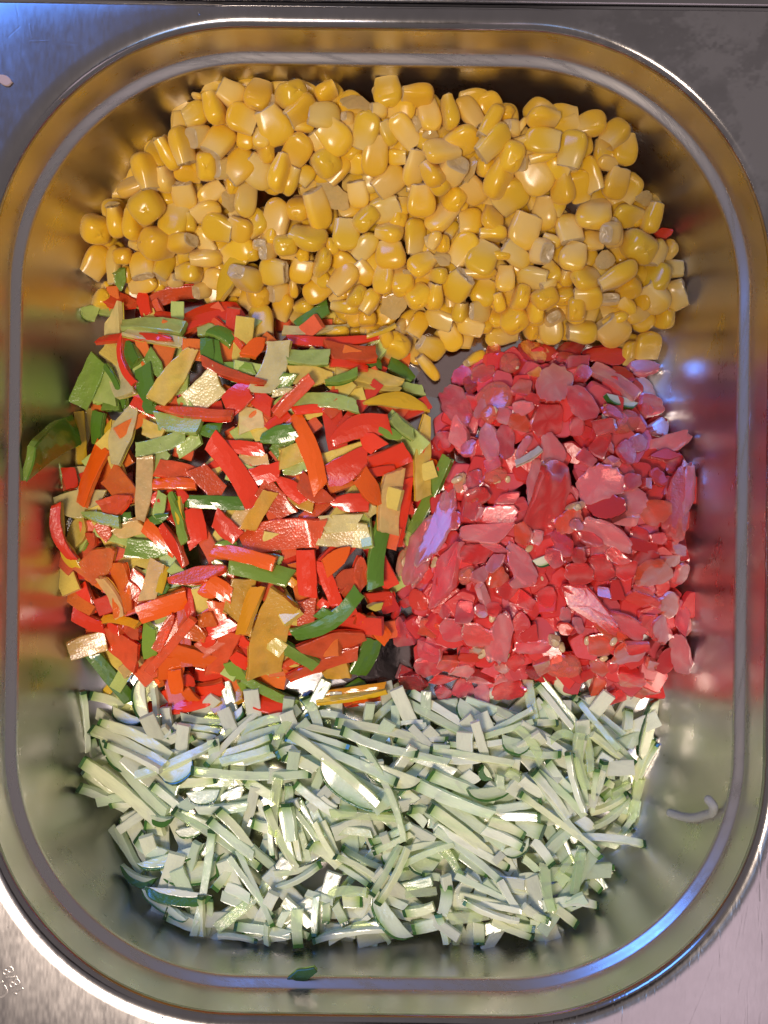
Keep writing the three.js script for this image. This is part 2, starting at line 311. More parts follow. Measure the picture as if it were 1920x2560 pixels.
// ---------------------------------------------------------------- pepper
const PEPPERS = {   // flesh, skin, what to call it
  r: [[0.94, 0.15, 0.04], [0.88, 0.055, 0.014], 'red'], o: [[0.95, 0.21, 0.02], [0.93, 0.14, 0.008], 'orange red'], O: [[0.84, 0.19, 0.04], [0.82, 0.42, 0.03], 'orange'],
  y: [[0.92, 0.70, 0.12], [0.76, 0.48, 0.02], 'yellow'], p: [[0.95, 0.83, 0.34], [0.70, 0.58, 0.08], 'pale cream'], w: [[0.96, 0.68, 0.24], [0.80, 0.40, 0.05], 'pale amber'],
  a: [[0.94, 0.55, 0.06], [0.82, 0.34, 0.01], 'amber'], l: [[0.62, 0.76, 0.19], [0.24, 0.38, 0.04], 'light green'], g: [[0.30, 0.48, 0.06], [0.11, 0.24, 0.02], 'dark green'],
  R: [[0.80, 0.14, 0.07], [0.7, 0.06, 0.03], 'coral red'], P: [[0.78, 0.68, 0.58], [0.75, 0.66, 0.5], 'whitish'],
};
const FADE = { r: [0.95, 0.22, 0.08], o: [0.97, 0.36, 0.06], O: [0.97, 0.45, 0.08], g: [0.5, 0.6, 0.14], l: [0.78, 0.8, 0.34], y: [0.96, 0.84, 0.4], p: [0.92, 0.84, 0.42], w: [0.95, 0.76, 0.32], a: [0.97, 0.72, 0.22] };
const pepperMats = {};
for (const [k, [f, s]] of Object.entries(PEPPERS)) pepperMats[k] = [0, 1].map((v) => { const t = v ? 0.9 : 1.04; return [moist(lin(t, t, t), 0.42, { vc: true, bump: cellBump, depth: 0.00007, rough: 0.2, map: mottle }), moist(lin(...s.map((c) => c * t)), 0.2, { depth: 0.00006, rough: 0.22 })]; });
const PEPS = 'pepper strips heaped on the left of the pan';
function pepperParts(o, L, W, T, G, col, face, mats) {
  const up = face === 'f', tw = rr(-0.4, 0.4), bend = (up ? -1 : 1) * rr(0.2, 0.07 * L + 0.6), e0 = rnd() < 0.18 ? rr(0.15, 0.5) : rr(0.88, 1.06), e1 = rnd() < 0.18 ? rr(0.15, 0.5) : rr(0.88, 1.06), n = wave(), wob = rr(0.02, 0.07);
  const half = (s) => 0.5 * W * (s < 0 ? lerp(1, e0, Math.pow(-2 * s, 1.5)) : lerp(1, e1, Math.pow(2 * s, 1.5))) * (1 + wob * n(s * 7, 1));
  const spine = (s) => [bend * (1 - 4 * s * s) - bend * 0.6, G * (1 - 4 * s * s) - G * 0.66, tw * s * 2], skin = 0.42, slant = [rr(-0.55, 0.55), rr(-0.55, 0.55)];
  const dome = (up ? -1 : 1) * Math.min(0.9, W * 0.07), zr = (s) => [-half(s), half(s)], zs = (s) => [-half(s) * 1.005 - 0.02, half(s) * 1.005 + 0.02], thin = (s) => 1 - 0.25 * Math.abs(n(s * 5, 3));
  const base = PEPPERS[col][0], alt = FADE[col] ?? [0.95, 0.75, 0.4], dn = wave(), drift = (p) => { const f = 0.34 * smooth(dn(p[0] * 0.28, p[2] * 0.35), -0.1, 1.1), v = 1 - 0.16 * smooth(dn(p[0] * 0.5 + 9, p[2] * 0.6), 0, 1); return [0, 1, 2].map((c) => lerp(base[c], alt[c], f) * v); };
  const opt = { spine, dome, slant, rag: 0.25, n: L > 12 ? 16 : 9 };
  part('flesh', bar(L, zr, up ? (s) => [-T / 2 + skin, T / 2 * thin(s)] : (s) => [-T / 2 * thin(s), T / 2 - skin], { ...opt, bevel: 0.35, color: drift }), mats[0], o);
  part('skin', bar(L, zs, up ? () => [-T / 2, -T / 2 + skin] : () => [T / 2 - skin, T / 2], { ...opt, bevel: 0.16 }), mats[1], o);
}
function P(x, y, z, yaw, gx, gz, L, W, T, G, kind) {
  const [col, face] = kind, o = lay(thing(L < W * 1.5 ? 'pepper_piece' : 'pepper_strip'), x, y, z, yaw, gx, gz), m = pick(pepperMats[col]);
  pepperParts(o, L, W, T, G, col, face, m);
  const size = L > 26 ? 'long ' : L < 11 ? 'short ' : '';
  tag(o, at(o, `${size}${PEPPERS[col][2]} pepper strip ${face === 'f' ? 'flesh' : 'skin'} side up`), 'pepper strip', PEPS);
  return o;
}

// ---------------------------------------------------------------- tomato
const TOMATOES = { m: [0.84, 0.115, 0.125], k: [0.92, 0.27, 0.26], r: [0.88, 0.06, 0.05], o: [0.95, 0.14, 0.045], R: [0.92, 0.13, 0.10], d: [0.50, 0.04, 0.04], w: [0.84, 0.50, 0.25], g: [0.8, 0.14, 0.08] };
const tomSkin = [lin(0.76, 0.045, 0.035), lin(0.82, 0.07, 0.035), lin(0.68, 0.045, 0.05)].map((c) => moist(c, 0.45, { rough: 0.18, depth: 0.00007 }));
const tomFlesh = {};
for (const [k, c] of Object.entries(TOMATOES)) tomFlesh[k] = [0.92, 1.06].map((t) => moist(lin(t, t, t), 0.62, { vc: true, solid: true, rough: 0.2, depth: k === 'R' ? 0.00008 : 0.00006, bump: k === 'R' ? cellBump : softBump }));
const gelMat = moist(lin(0.95, 0.36, 0.24), 0.75, { rough: 0.07, depth: 0.00005 });
const seedMat = wet(lin(0.80, 0.58, 0.30), 0.25, { gloss: 0.12, depth: 0.0001 });
const TOMS = 'diced tomato heaped on the right of the pan';
function slab(outline, ys, shape, color, crease = 0.85) {                               // ys: [scale, height] rings from the underside up
  return loft(ys.map(([s, y]) => outline.map(([x, z]) => { const X = x * s, Z = z * s; return [X, shape(X, Z, y), Z]; })).reverse(), crease, color);
}
function polygon(L, W, corners, jitter, soft = 0.12) {
  const c = [], a0 = rr(0, 6.3), out = [];
  for (let k = 0; k < corners; k++) { const a = a0 + (k + rr(-jitter, jitter)) / corners * Math.PI * 2, q = 1 / Math.max(Math.abs(Math.cos(a)), Math.abs(Math.sin(a))), r = 0.5 * lerp(1, q, 0.55) * rr(0.86, 1.04); c.push([Math.cos(a) * r * L, Math.sin(a) * r * W]); }
  for (let k = 0; k < corners; k++) {
    const p = c[(k + corners - 1) % corners], q = c[k], r = c[(k + 1) % corners];
    for (const f of [-0.5, -soft * 1.6, -soft * 0.5, soft * 0.5, soft * 1.6]) { const o = f < 0 ? p : r, t = Math.abs(f), cut = Math.abs(f) < soft ? soft * 0.25 : 0; out.push([lerp(q[0], o[0], t) * (1 - cut), lerp(q[1], o[1], t) * (1 - cut)]); }
  }
  return out;
}
function seedAt(parent, x, y, z) {
  const s = part('seed', new THREE.SphereGeometry(0.5, 12, 8), seedMat, parent); s.scale.set(3.3 * MM, 1.1 * MM, 2.1 * MM); s.position.set(x * MM, y * MM, z * MM); s.rotation.set(rr(-0.3, 0.3), rr(0, 6.3), rr(-0.3, 0.3)); return s;
}
function T(x, y, z, yaw, gx, gz, L, W, Tk, col) {
  L *= 1.28; W *= 1.4; Tk *= 0.85;
  const o = lay(thing(col === 'g' ? 'tomato_pulp' : 'tomato_piece'), x, y, z, yaw, gx, gz), n = wave(), hue = { m: 'dull pink', k: 'pale pink', r: 'red', o: 'orange red', R: 'glistening red', d: 'dark red', w: 'pale seedy', g: 'glassy' }[col];
  if (col === 'g') {
    const out = Array.from({ length: 26 }, (_, j) => { const a = j / 26 * Math.PI * 2, r = 0.5 * (0.9 + 0.13 * n(a * 1.2, 1)); return [Math.cos(a) * r * L, Math.sin(a) * r * W]; });
    part('gel', slab(out, [[0.05, -2], [0.8, -1.9], [1, -0.8], [0.97, 0.3], [0.85, 1.3], [0.6, 2.1], [0.3, 2.5], [0.04, 2.6]], (X, Z, Y) => Y + 0.25 * n(X * 0.6, Z * 0.6)), gelMat, o);
    part('flesh', slab(out.map(([a, b]) => [a * 1.04, b * 1.04]), [[0.05, -3.4], [0.9, -3.3], [1, -2.9], [1, -2.5], [0.9, -2.2], [0.05, -2.15]], (X, Z, Y) => Y + 0.1 * n(X, Z), () => TOMATOES.r), tomFlesh.r[0], o);
    for (let k = 0; k < 3; k++) seedAt(o, rr(-0.25, 0.25) * L, rr(0.2, 1), rr(-0.25, 0.25) * W);
    tag(o, at(o, 'glassy tomato pulp with seeds'), 'tomato pulp', TOMS);
    return;
  }
  const soft = rnd() < 0.68, h = Tk / 2, skinUp = /[rod]/.test(col) && L < 22 && rnd() < 0.25, wav = wave(), bendX = rr(-0.022, 0.022), bendZ = rr(-0.05, 0.05), sx = rr(-0.3, 0.3), sz = rr(-0.36, 0.36), amp = rr(0.3, 0.65);
  const out = polygon(L, W, pick(soft ? [5, 6, 7] : [4, 4, 5]), 0.28, soft ? 0.2 : 0.13).map(([a, b]) => { const f = 1 + (soft ? 0.1 : 0.05) * n(a * 1.1, b * 1.3); return [a * f, b * f]; });
  const shape = (X, Z, Y) => Y * (1 + (Y > -h * 0.6 ? (X * sx + Z * sz) * 0.3 : 0)) + amp * wav(X * 0.3, Z * 0.4) + 0.1 * n(X * 1.1, Z * 1.2) - bendX * X * X - bendZ * Z * Z;
  const ys = soft ? [[0.04, -h + 0.4], [0.7, -h + 0.4], [0.97, -h * 0.55], [1.0, -h * 0.1], [0.975, h * 0.4], [0.9, h * 0.72], [0.72, h * 0.93], [0.4, h], [0.04, h]] : [[0.04, -h + 0.45], [0.7, -h + 0.45], [1, -h + 0.46], [1.01, -h * 0.3], [0.998, h * 0.5], [0.97, h * 0.86], [0.9, h * 0.98], [0.5, h], [0.04, h]];
  const sk = soft ? [[0.04, -h], [0.7, -h], [0.93, -h * 0.8], [0.985, -h * 0.6], [0.965, -h * 0.56], [0.7, -h + 0.39], [0.04, -h + 0.39]] : [[0.04, -h], [0.7, -h], [0.985, -h + 0.02], [1.012, -h + 0.2], [1.008, -h + 0.44], [0.7, -h + 0.445], [0.04, -h + 0.445]];
  const side = (r) => skinUp ? r.map(([q, v]) => [q, -v]).reverse() : r, base = TOMATOES[col], pale = [0.98, 0.58, 0.50], pn = wave(), blend = { m: 0.42, k: 0.6, r: 0.34, o: 0.4, R: 0.3, d: 0.1, w: 0.5 }[col], cr = soft ? 2.2 : 0.9;
  part('flesh', slab(out, side(ys), shape, (p) => { const f = blend * smooth(pn(p[0] * 0.35, p[2] * 0.5) + 0.4 * n(p[0] * 1.4, p[2] * 0.4), -0.4, 1.1); return [0, 1, 2].map((c) => lerp(base[c], pale[c], f)); }, cr), pick(tomFlesh[col]), o);
  part('skin', slab(out, side(sk), shape, null, cr), pick(tomSkin), o);
  if (col === 'w') for (let q = 0; q < 2; q++) seedAt(o, rr(-0.2, 0.2) * L, h + 0.3, rr(-0.2, 0.2) * W);
  tag(o, at(o, `${hue} tomato piece ${skinUp ? 'skin' : 'flesh'} up`), 'tomato piece', TOMS);
}
function D(x, y, z, yaw) {
  const o = new THREE.Mesh(new THREE.SphereGeometry(0.5, 14, 10), seedMat); o.name = numbered('tomato_seed'); scene.add(o); o.castShadow = o.receiveShadow = true;
  o.scale.set(3.4 * MM, 1.2 * MM, 2.2 * MM); o.position.set(x * MM, y * MM, z * MM); o.rotation.set(rr(-0.4, 0.4), yaw * DEG, rr(-0.4, 0.4));
  tag(o, at(o, 'loose tomato seed'), 'tomato seed', 'loose tomato seeds on the diced tomato');
}

// ---------------------------------------------------------------- cucumber
const cucFlesh = [[1, 1, 1], [0.9, 0.95, 0.86], [1, 1, 0.86], [0.95, 1, 1]].map((c, i) => moist(lin(...c), [0.26, 0.46, 0.34, 0.4][i], { vc: true, rough: 0.2, depth: 0.00009, map: fibre })), cucClear = moist(lin(0.97, 1, 0.93), 0.7, { vc: true, rough: 0.12, depth: 0.00016 });
const cucPeel = [moist(lin(0.022, 0.075, 0.018), 0.02, { gloss: 0.2, depth: 0.00015 }), moist(lin(0.045, 0.14, 0.02), 0.03, { gloss: 0.2, depth: 0.00015 })];
const CUCS = 'cucumber sticks heaped at the front of the pan', WHITE = [0.93, 0.97, 0.72], LIME = [0.34, 0.55, 0.11], GLASS = [0.78, 0.92, 0.60];
function U(x, y, z, yaw, gx, gz, L, W, T, G, ends) {
  if (ends !== 's' && ends !== 'p') W *= 0.76;
  const o = lay(thing(ends === 's' ? 'cucumber_slice' : ends === 'p' ? 'cucumber_peel' : 'cucumber_stick'), x, y, z, yaw, gx, gz), n = wave(), peel = pick(cucPeel), tw = rr(-0.2, 0.2), bend = rr(-0.05, 0.085) * L * (ends === 't' ? 1.6 : 1);
  const spine = (s) => [bend * (1 - 4 * s * s) - bend * 0.6, G * (1 - 4 * s * s) - G * 0.66, tw * s * 2], A = /[13]/.test(ends), B = /[23]/.test(ends), slant = [rr(-0.5, 0.5), rr(-0.5, 0.5)], wob = 0.05, taper = rr(0.8, 1);
  const hw = (s) => 0.5 * W * (1 + wob * n(s * 6, 2)) * lerp(1, taper, s + 0.5), op = { spine, slant, bevel: 0.22, n: L > 14 ? 16 : 9 };
  const tn = wave(), tone = rr(0.95, 1.06), glass = rr(0, 0.8), tint = (f, p) => { const q = glass * smooth(tn(p[0] * 0.22, p[2] * 0.5), -0.3, 0.9); return [0, 1, 2].map((c) => lerp(lerp(WHITE[c], GLASS[c], q), LIME[c], f) * tone); };
  if (ends === 's' || ends === 'p') {                             // half a slice: one straight edge, one round edge with peel on it
    const arc = (s) => [-W * 0.42, -W * 0.42 + W * Math.pow(Math.max(0, 1 - Math.pow(Math.abs(2 * s), 2.4)), 0.55) + 0.25], rim = Math.min(0.75, W * 0.14), all = ends === 'p';
    const flesh = (s) => { const [a, b] = arc(s); return [a, Math.max(a + 0.1, b - (all ? W * 0.6 : rim))]; };
    part('flesh', bar(L, flesh, () => [-T / 2, T / 2], { ...op, slant: [0, 0], color: (p) => tint(smooth(p[2], W * 0.2, W * 0.58), p) }), pick(cucFlesh), o);
    part('peel', bar(L * 1.01, (s) => { const [a, b] = arc(s); return [Math.max(a + 0.1, b - (all ? W * 0.6 : rim)) + 0.02, b + 0.1]; }, () => [-T / 2 - 0.03, T / 2 + 0.03], { ...op, slant: [0, 0], bevel: 0.15 }), peel, o);
  } else {
    const e = Math.min(1.2, L * 0.14) / L, from = A ? -0.5 + e : -0.5, to = B ? 0.5 - e : 0.5, zr = (s) => [-hw(s), hw(s)], yr = (s) => [-T / 2 * (1 + 0.1 * n(s * 5, 9)), T / 2 * (1 + 0.1 * n(s * 4, 4))];
    const col = (p) => { const s = p[0] / L; return tint(Math.max(A ? smooth(-s, 0.5 - 5.5 / L, 0.52) : 0, B ? smooth(s, 0.5 - 4.5 / L, 0.52) : 0), p); };
    part('flesh', bar(L, zr, yr, { ...op, from, to, slant: [A ? 0 : slant[0], B ? 0 : slant[1]], color: col }), ends === 't' ? cucClear : pick(cucFlesh), o);
    for (const [on, a, b] of [[A, -0.5, -0.5 + e], [B, 0.5 - e, 0.5]]) if (on) part('peel', bar(L, (s) => [-hw(s) - 0.03, hw(s) + 0.03], (s) => [yr(s)[0] - 0.03, yr(s)[1] + 0.03], { ...op, slant: [0, 0], from: a, to: b, n: 2 }), peel, o);
  }
  const size = L > 32 ? 'long ' : L < 13 ? 'short ' : '';
  const look = ends === 's' ? `${size}cucumber slice with peeled straight side` : ends === 'p' ? `${size}cucumber peel strip` : ends === 't' ? `${size}glassy cucumber shred` : ends === '0' ? `${size}peeled pale cucumber stick` : `${size}cucumber stick with ${ends === '3' ? 'two green ends' : 'one green end'}`;
  tag(o, at(o, look), 'cucumber stick', CUCS);
  return o;
}

U(73,-50,115.4,-6.9,-.28,0.51,3.4,3.8,1.6,-.13,'2')
P(-18.5,-45.9,29.3,-39.9,0.05,-.06,4,3.5,2.1,0,'rs')
P(-94.9,-50.6,-30.9,-89.3,0.74,0.09,5.8,3.5,2.3,0,'ys')
U(-16.4,-47,98.9,-39.1,-.11,-.14,6.9,3.5,2,0.28,'0')
U(56.9,-40,138.6,-17.7,-0,0.01,6.8,5.2,2,0.2,'2')
U(74.6,-53.2,130.5,-29,-.39,0.5,3.6,2.9,2.2,-.17,'0')
P(-77.6,-45.6,-6.7,-76.8,-.02,-.12,4,3.1,2.8,0,'rs')
P(-87.8,-48.3,-53.6,-69.6,0.66,0.12,6.5,3.5,2,0,'gs')
P(-61.4,-50.2,-66.7,-6.9,0.18,0.63,6.7,5.8,2.5,0,'lf')
U(-47.9,-40.5,131.2,-23.5,-.15,0.39,9.4,4.5,1.6,-.01,'0')
P(-3.7,-53.9,-56.2,3.9,-.37,0.53,8.1,3.6,2.1,0,'gs')
U(65.3,-44.9,123.6,45.7,0.18,0.47,3.7,6.5,1.9,-.04,'t')
U(12.8,-45.1,123.4,3.3,0,0.49,9.6,4.6,2,-.27,'t')
U(-51.6,-57.5,72.1,44,0.07,0.55,10.6,3.2,2.3,-.21,'s')
P(-55.7,-48.3,-64.4,-25.9,-.23,0.6,8.9,4.8,3.1,0,'gs')
U(38.4,-47,88,-56.8,-.12,-.05,5.7,3.5,2,-.19,'p')
P(-24.6,-45.8,-38.5,7.5,-.04,0.05,11,3.1,2.4,0,'rs')
T(107.9,-52.7,44.1,-64.9,0.29,-.58,5,3.7,3.2,'k')
U(83.1,-54,92.5,-34.3,-.56,-.3,5.5,3.8,1.9,0,'1')
U(-90.5,-58.8,72.6,-26.8,0.08,0.54,12.8,4.1,2.3,0.39,'s')
P(-70.3,-63.7,65.5,13.2,-.11,0.05,4.2,4.6,2.4,0,'rs')
P(-77,-45.5,0.53,24.7,0.04,0.08,8.6,3.5,3,0,'gs')
P(-49.1,-45.9,-52.4,0.7,-.02,0.05,10.5,4.4,2.2,0,'ls')
P(-75.8,-61.7,64.8,28.8,0.21,-.36,7.8,5.5,2.5,0,'rs')
U(-49.9,-47.2,95.8,24.7,0.05,0.06,8.7,2.6,1.7,-.35,'0')
U(10.7,-56.8,72.8,2.7,0.16,0.47,12.7,2.3,1.8,-.34,'0')
P(-87.5,-47.8,-58,-47.7,0.73,0.06,10.6,6.6,2.7,0,'gs')
P(-105.3,-57.7,-73.6,-4.1,-.53,0.02,5.5,5.4,2.3,0,'lf')
U(-41.1,-49,84,17,0.08,0.5,11,4.4,1.7,0.16,'0')
U(-11.3,-39.8,134.8,-62.7,-.02,-.03,7.7,4.1,2.5,0.14,'2')
P(-23.7,-45.8,-50.3,-.98,-.08,0.05,14.9,7,2.1,0,'yf')
P(-96.2,-63.2,61.1,49.5,-.18,0.05,9.8,3.2,2.1,0,'ys')
U(-46.6,-41.1,128.4,-27.1,-0,0.47,9.3,4.5,1.8,-.37,'0')
U(-39.2,-40.1,142,7,0.1,0.06,11.7,5.2,1.8,0.67,'1')
C(43.2,-46.7,-99.3,0.7,-.08,0.11,4.2,3.6,3.6,0.9,'t')
U(14.9,-55.5,74.2,12,0.13,0.54,6.9,3.6,1.9,-.04,'1')
U(16.5,-45.8,119.6,-19.1,-.05,0.34,11.6,5.9,1.8,0.12,'s')
U(45.9,-43.2,126.4,-10.9,-.07,0.57,15.1,4.1,1.9,0.44,'0')
P(-93,-51.2,38.4,-11.4,0.82,-.27,6.4,3.6,2.8,0,'rs')
C(-42.3,-47.3,-96.4,-59.3,0.11,-.65,5.1,4.5,3.7,0.9,'t')
U(-31.5,-49,81.7,28.8,-.23,0.51,7.5,4,2.4,-.32,'1')
P(-79.9,-45.5,-38.7,-31.8,-.09,0.1,5.7,5.2,3,0,'gs')
U(-51.5,-44.2,122.1,-79.2,-.01,0.38,12.4,5.4,2.1,-.94,'s')
U(-77.5,-49.9,109.7,-5.6,0.45,-.14,8,4.6,1.8,0.57,'1')
T(55.6,-51.4,-52.2,-6.9,0.09,0.64,6.2,5.3,4.4,'r')
P(-60.1,-60.4,62,24.2,-.04,-.73,11.4,6.8,2.9,0,'rs')
P(-85.4,-48,40.2,4.8,0.58,-.31,6.2,5.3,2.2,0,'rf')
T(83.7,-51.7,50.7,27.3,0.01,-.49,3.7,3.7,3.8,'r')
T(102.1,-48.1,-7.5,-25.9,-.75,0.15,2.7,3.7,4.3,'r')
C(-78,-56.3,-85.6,0.7,0.1,-.48,6.2,5.4,3.8,0.7,'t')
T(33.1,-55.2,-42.5,-52.4,0.61,0.27,6.2,4.6,3.4,'r')
T(53.3,-44.8,-42.4,-44.3,0.07,0.3,4.6,4.8,4.8,'r')
P(3.3,-46.4,-30.5,-13.3,-.48,0.09,9,3.9,2.8,0,'ls')
U(-64.5,-47,109.4,13.5,0.01,-.1,9.9,3.7,1.9,-.34,'s')
C(46.2,-29.4,-132.2,60.7,-.1,-.16,6.2,3.8,2.3,0.8,'e')
P(-89.3,-45.6,-.19,0.7,-.05,-.07,7,3.5,2.9,0,'gs')
U(-31.2,-39.8,136.9,-114.3,0.05,-.02,7.1,3.7,2.5,0.25,'0')
C(41,-29.2,-135.9,-29.3,-.14,0.09,5.7,5,4.2,0.1,'c')
T(10,-63,55.5,-30.3,-.2,0.07,4.9,5.1,4.1,'r')
T(51.8,-45.1,26.9,-24.3,0.09,-.03,6.7,4.8,3.8,'r')
U(6.6,-46.3,117.8,-25.9,-.03,0.15,9.8,5.9,2.4,-.15,'s')
P(-98,-58.4,-74.7,-14.8,0.45,0.27,8.5,4.1,2,0,'lf')
C(-94.7,-48.2,-109.4,0.7,0.42,0.37,7.3,2.8,2.6,0.85,'h')
C(-61.6,-29.9,-140.5,-29.3,0.4,0.37,4.2,2.9,1.9,0.6,'e')
P(-27.1,-45.9,-6,-18.6,-.04,0.04,9.3,4.4,2.1,0,'af')
T(31.3,-45,18.6,-30.3,-.02,-.22,4.7,6.4,4,'g')
C(-99.6,-61.1,-83.8,0.7,-.26,-.24,5.3,4.6,3.8,0.1,'c')
U(-16.1,-39.8,134.5,-89.3,-.08,-.05,6.9,3.7,2.4,-.39,'2')
U(11.7,-47.1,96.7,-39.5,-.03,-.04,7.5,4.4,1.9,0.13,'1')
P(-35.3,-45.8,-34.5,-138.1,0.01,0.08,9.3,3.9,2.4,0,'rs')
P(-33.1,-44.8,-47.7,55.2,0.08,-.19,7.5,4.8,2.7,0,'gf')
U(-60,-47.2,97.3,5.1,-.1,-.07,11.5,5.3,1.6,-.53,'s')
C(92.6,-52,-79.2,0.7,-.43,-.46,7.6,6.6,4.1,0.2,'c')
C(-8.7,-61.1,-68.1,0.7,-.01,0.48,7.6,5.1,3.4,0.3,'e')
T(81.1,-44.8,-38.7,-29,-.14,0.13,6.5,3.6,4.6,'r')
T(71.9,-51.9,-52.5,27.3,-.08,0.6,7.4,4.9,4.7,'r')
T(30,-62.6,-53.2,38.9,0.36,0.19,7.5,5.5,3.5,'r')
T(90.8,-44.9,3.7,-49.5,-.04,-.08,6.3,5.2,4.3,'r')
T(78.9,-62.3,64.4,-23.7,-.05,0.77,5.1,3.8,3,'r')
U(-89.2,-57.1,111.4,-59.2,0.65,0.03,9.9,4.3,1.9,0.45,'s')
T(69,-61.2,-63.4,0.7,-.05,0.29,9.3,5.1,3.4,'r')
P(7.6,-59.2,-54.2,-30.3,-.37,0.34,10.6,5,2.4,0,'gs')
U(-25.2,-40,141.2,-27.1,-.03,0.1,9.2,3.2,1.9,-.03,'2')
C(80.4,-44.9,-100.9,0.7,-.13,0.21,10.2,8.9,7.3,0.85,'t')
C(-81.5,-46.1,-104.1,-19.3,0.27,0.11,7.9,6.9,4.9,0.1,'c')
T(97.2,-44.7,4.7,-13.3,-.12,0.04,5,3.6,4.6,'r')
C(20.5,-37.7,-117.7,0.7,0.09,-.38,7.7,6.7,6.3,0.8,'t')
C(64.5,-47.1,-85.9,-89.3,-.13,-.64,6.1,5.8,5.3,0.3,'e')
T(93.1,-45.2,-13.8,-40.5,-.53,0.23,4.3,4.4,4.2,'r')
C(87,-50.7,-76.9,-59.3,0.26,-.45,8.2,5.7,4.2,0.25,'f')
C(75.8,-34.7,-122.1,-199.3,-.12,-.46,7,5.1,4.2,0.5,'f')
C(-39.2,-44.7,-98.2,0.7,-.32,0.19,6.9,6,3.6,0.3,'c')
C(64.6,-49.6,-80.6,-89.3,0.29,-.55,8.9,7.8,5.7,0.15,'c')
C(-42.1,-44.5,-95.5,-89.3,-.03,-.69,6.5,5.6,4,0.9,'t')
C(-91.5,-55.8,-87.3,0.7,0.17,-.61,5,6.2,4.2,0.3,'f')
C(-27.7,-47.5,-92.8,0.7,0.31,-.64,6.5,5.7,4.9,0.02,'c')
C(7.3,-47.1,-83.6,-69.3,-.19,-.64,10.3,8.9,7.3,0.35,'c')
T(106.3,-55.4,-24.1,-44.3,0.56,-.05,5.3,4.1,3.9,'r')
C(-45.7,-30.9,-127.4,-89.3,-.11,-.45,7.7,6.2,4.2,0.2,'f')
C(13.2,-40.2,-114.2,0.7,-.09,-.54,9.5,5.9,3.6,0.6,'e')
C(15.7,-30.6,-128.8,0.7,-.05,-.77,6.6,6.2,2.6,0.5,'h')
C(5.5,-28.8,-136.4,0.7,0.17,-.3,10.8,7.7,4.3,0.45,'f')
C(-35.4,-28.8,-137.8,0.7,-.11,0.05,7.1,6.1,4.6,0.8,'t')
C(34.9,-35.5,-120.4,0.7,-.05,-.54,7.7,6.7,6.7,0.05,'c')
C(20.9,-45.7,-96.7,0.7,-.02,-.06,7.4,6.5,4.4,0.2,'c')
U(-87.1,-52.8,118.5,-49.4,0.56,-.07,18.5,3.9,2.4,0.19,'0')
C(87,-47,-82.4,60.7,-.74,-.19,8.8,7.7,6.5,0.1,'c')
C(-5.7,-48.2,-86.9,-59.3,0.21,-.52,9.4,6.9,4.2,0.35,'f')
C(8,-57.3,-70.1,20.7,0.04,-.71,6.7,5.8,3.3,0.9,'t')
C(-86.3,-49.4,-96.4,0.7,0.12,-.81,5.3,3.7,4.2,0.5,'f')
P(-10.9,-48.6,-54.2,0.7,-.42,0.42,13.7,2.6,3,0,'rs')
C(6.2,-50.8,-80.2,-19.3,-.12,-.69,5.3,3.7,2.6,0.3,'h')
C(-26.3,-28.9,-131.1,0.7,-.1,0.13,7.7,4.6,4.2,0.4,'f')
C(36.7,-56.3,-71.1,-89.3,0.01,-.48,8.6,7.5,5,0.2,'c')
C(24.4,-41.5,-111.6,-39.3,0.02,-.51,10.1,8.8,7.2,0.05,'c')
C(12.1,-62.7,-61,-59.3,0.15,0.04,9.3,5.5,4.2,0.6,'f')
P(-47,-45.8,-24.8,-2.9,-.02,0.02,14,4.8,2.5,0,'rs')
U(-62.7,-57.7,73.1,-6,-.21,0.48,15.5,3.6,2.3,0.76,'0')
C(19.8,-46.6,-86,0.7,0.02,-.33,5.6,4.9,4.5,0.1,'c')
T(24.8,-63.2,57.6,7.8,0.14,0.07,10.3,3.4,3.1,'r')
C(-53.4,-59.2,-77.2,0.7,-.09,0.79,6.3,5.5,5,0.2,'c')
C(-95.7,-54.2,-90.4,80.7,0.82,-.09,13.7,5.4,4.2,0.5,'f')
C(-87,-41.8,-114.2,-169.3,0.46,0.41,9.6,8,4.5,0.55,'f')
C(-64.3,-57.6,-82.6,0.7,0.06,-.67,7.7,6.7,5.8,0.7,'t')
C(-13,-47.3,-90.3,140.7,0.15,-.6,10.5,7.3,4.2,0.2,'f')
C(-14.8,-54.1,-80,30.7,0.3,-.51,7.4,4.5,4.2,0.6,'f')
C(5.4,-45.4,-105,-19.3,0.13,0,7.9,6.9,6.1,0.2,'c')
C(-80.3,-56.2,-84.2,-59.3,0.28,-.52,6.2,4.6,4.2,0.4,'f')
C(-21.4,-31.4,-126.3,-59.3,0.11,-.67,7.7,5.8,4.2,0.8,'f')
C(-39.5,-45.6,-93.8,0.7,-.12,-.44,7.9,6.9,5.3,0.7,'t')
T(66.5,-57.4,-59.4,8.3,-.15,0.64,6.3,3.3,4.5,'r')
C(-51.7,-40.2,-114.6,0.7,0.01,-.65,6.9,6,4.8,0.2,'c')
C(-5.8,-43.9,-104.8,-44.3,0.05,-.04,12,10.4,6.8,0.02,'c')
C(-4.3,-39.7,-115.3,-89.3,0.1,-.66,6.3,5.6,4.2,0.5,'f')
T(79.4,-59.5,-60.9,3,0.18,0.69,10.5,6.7,4.2,'r')
C(-66.8,-45.3,-102.8,-79.3,-.39,-.15,7.3,6.7,4.4,0.15,'e')
C(-39.3,-32.7,-123.8,0.7,-.08,-.65,8.9,7.8,5.1,0.1,'c')
T(68.6,-52.6,51.2,-35.1,0.14,-.56,9.1,7.4,4,'g')
C(24.5,-45.9,-102.1,60.7,-.02,0,6.5,4.4,4.2,0.2,'f')
T(105.4,-53.3,-21,21.3,-.13,0.23,7,6.6,4.1,'r')
C(41.6,-51.4,-78.2,-79.3,0.14,-.58,7.4,7,4.9,0.05,'e')
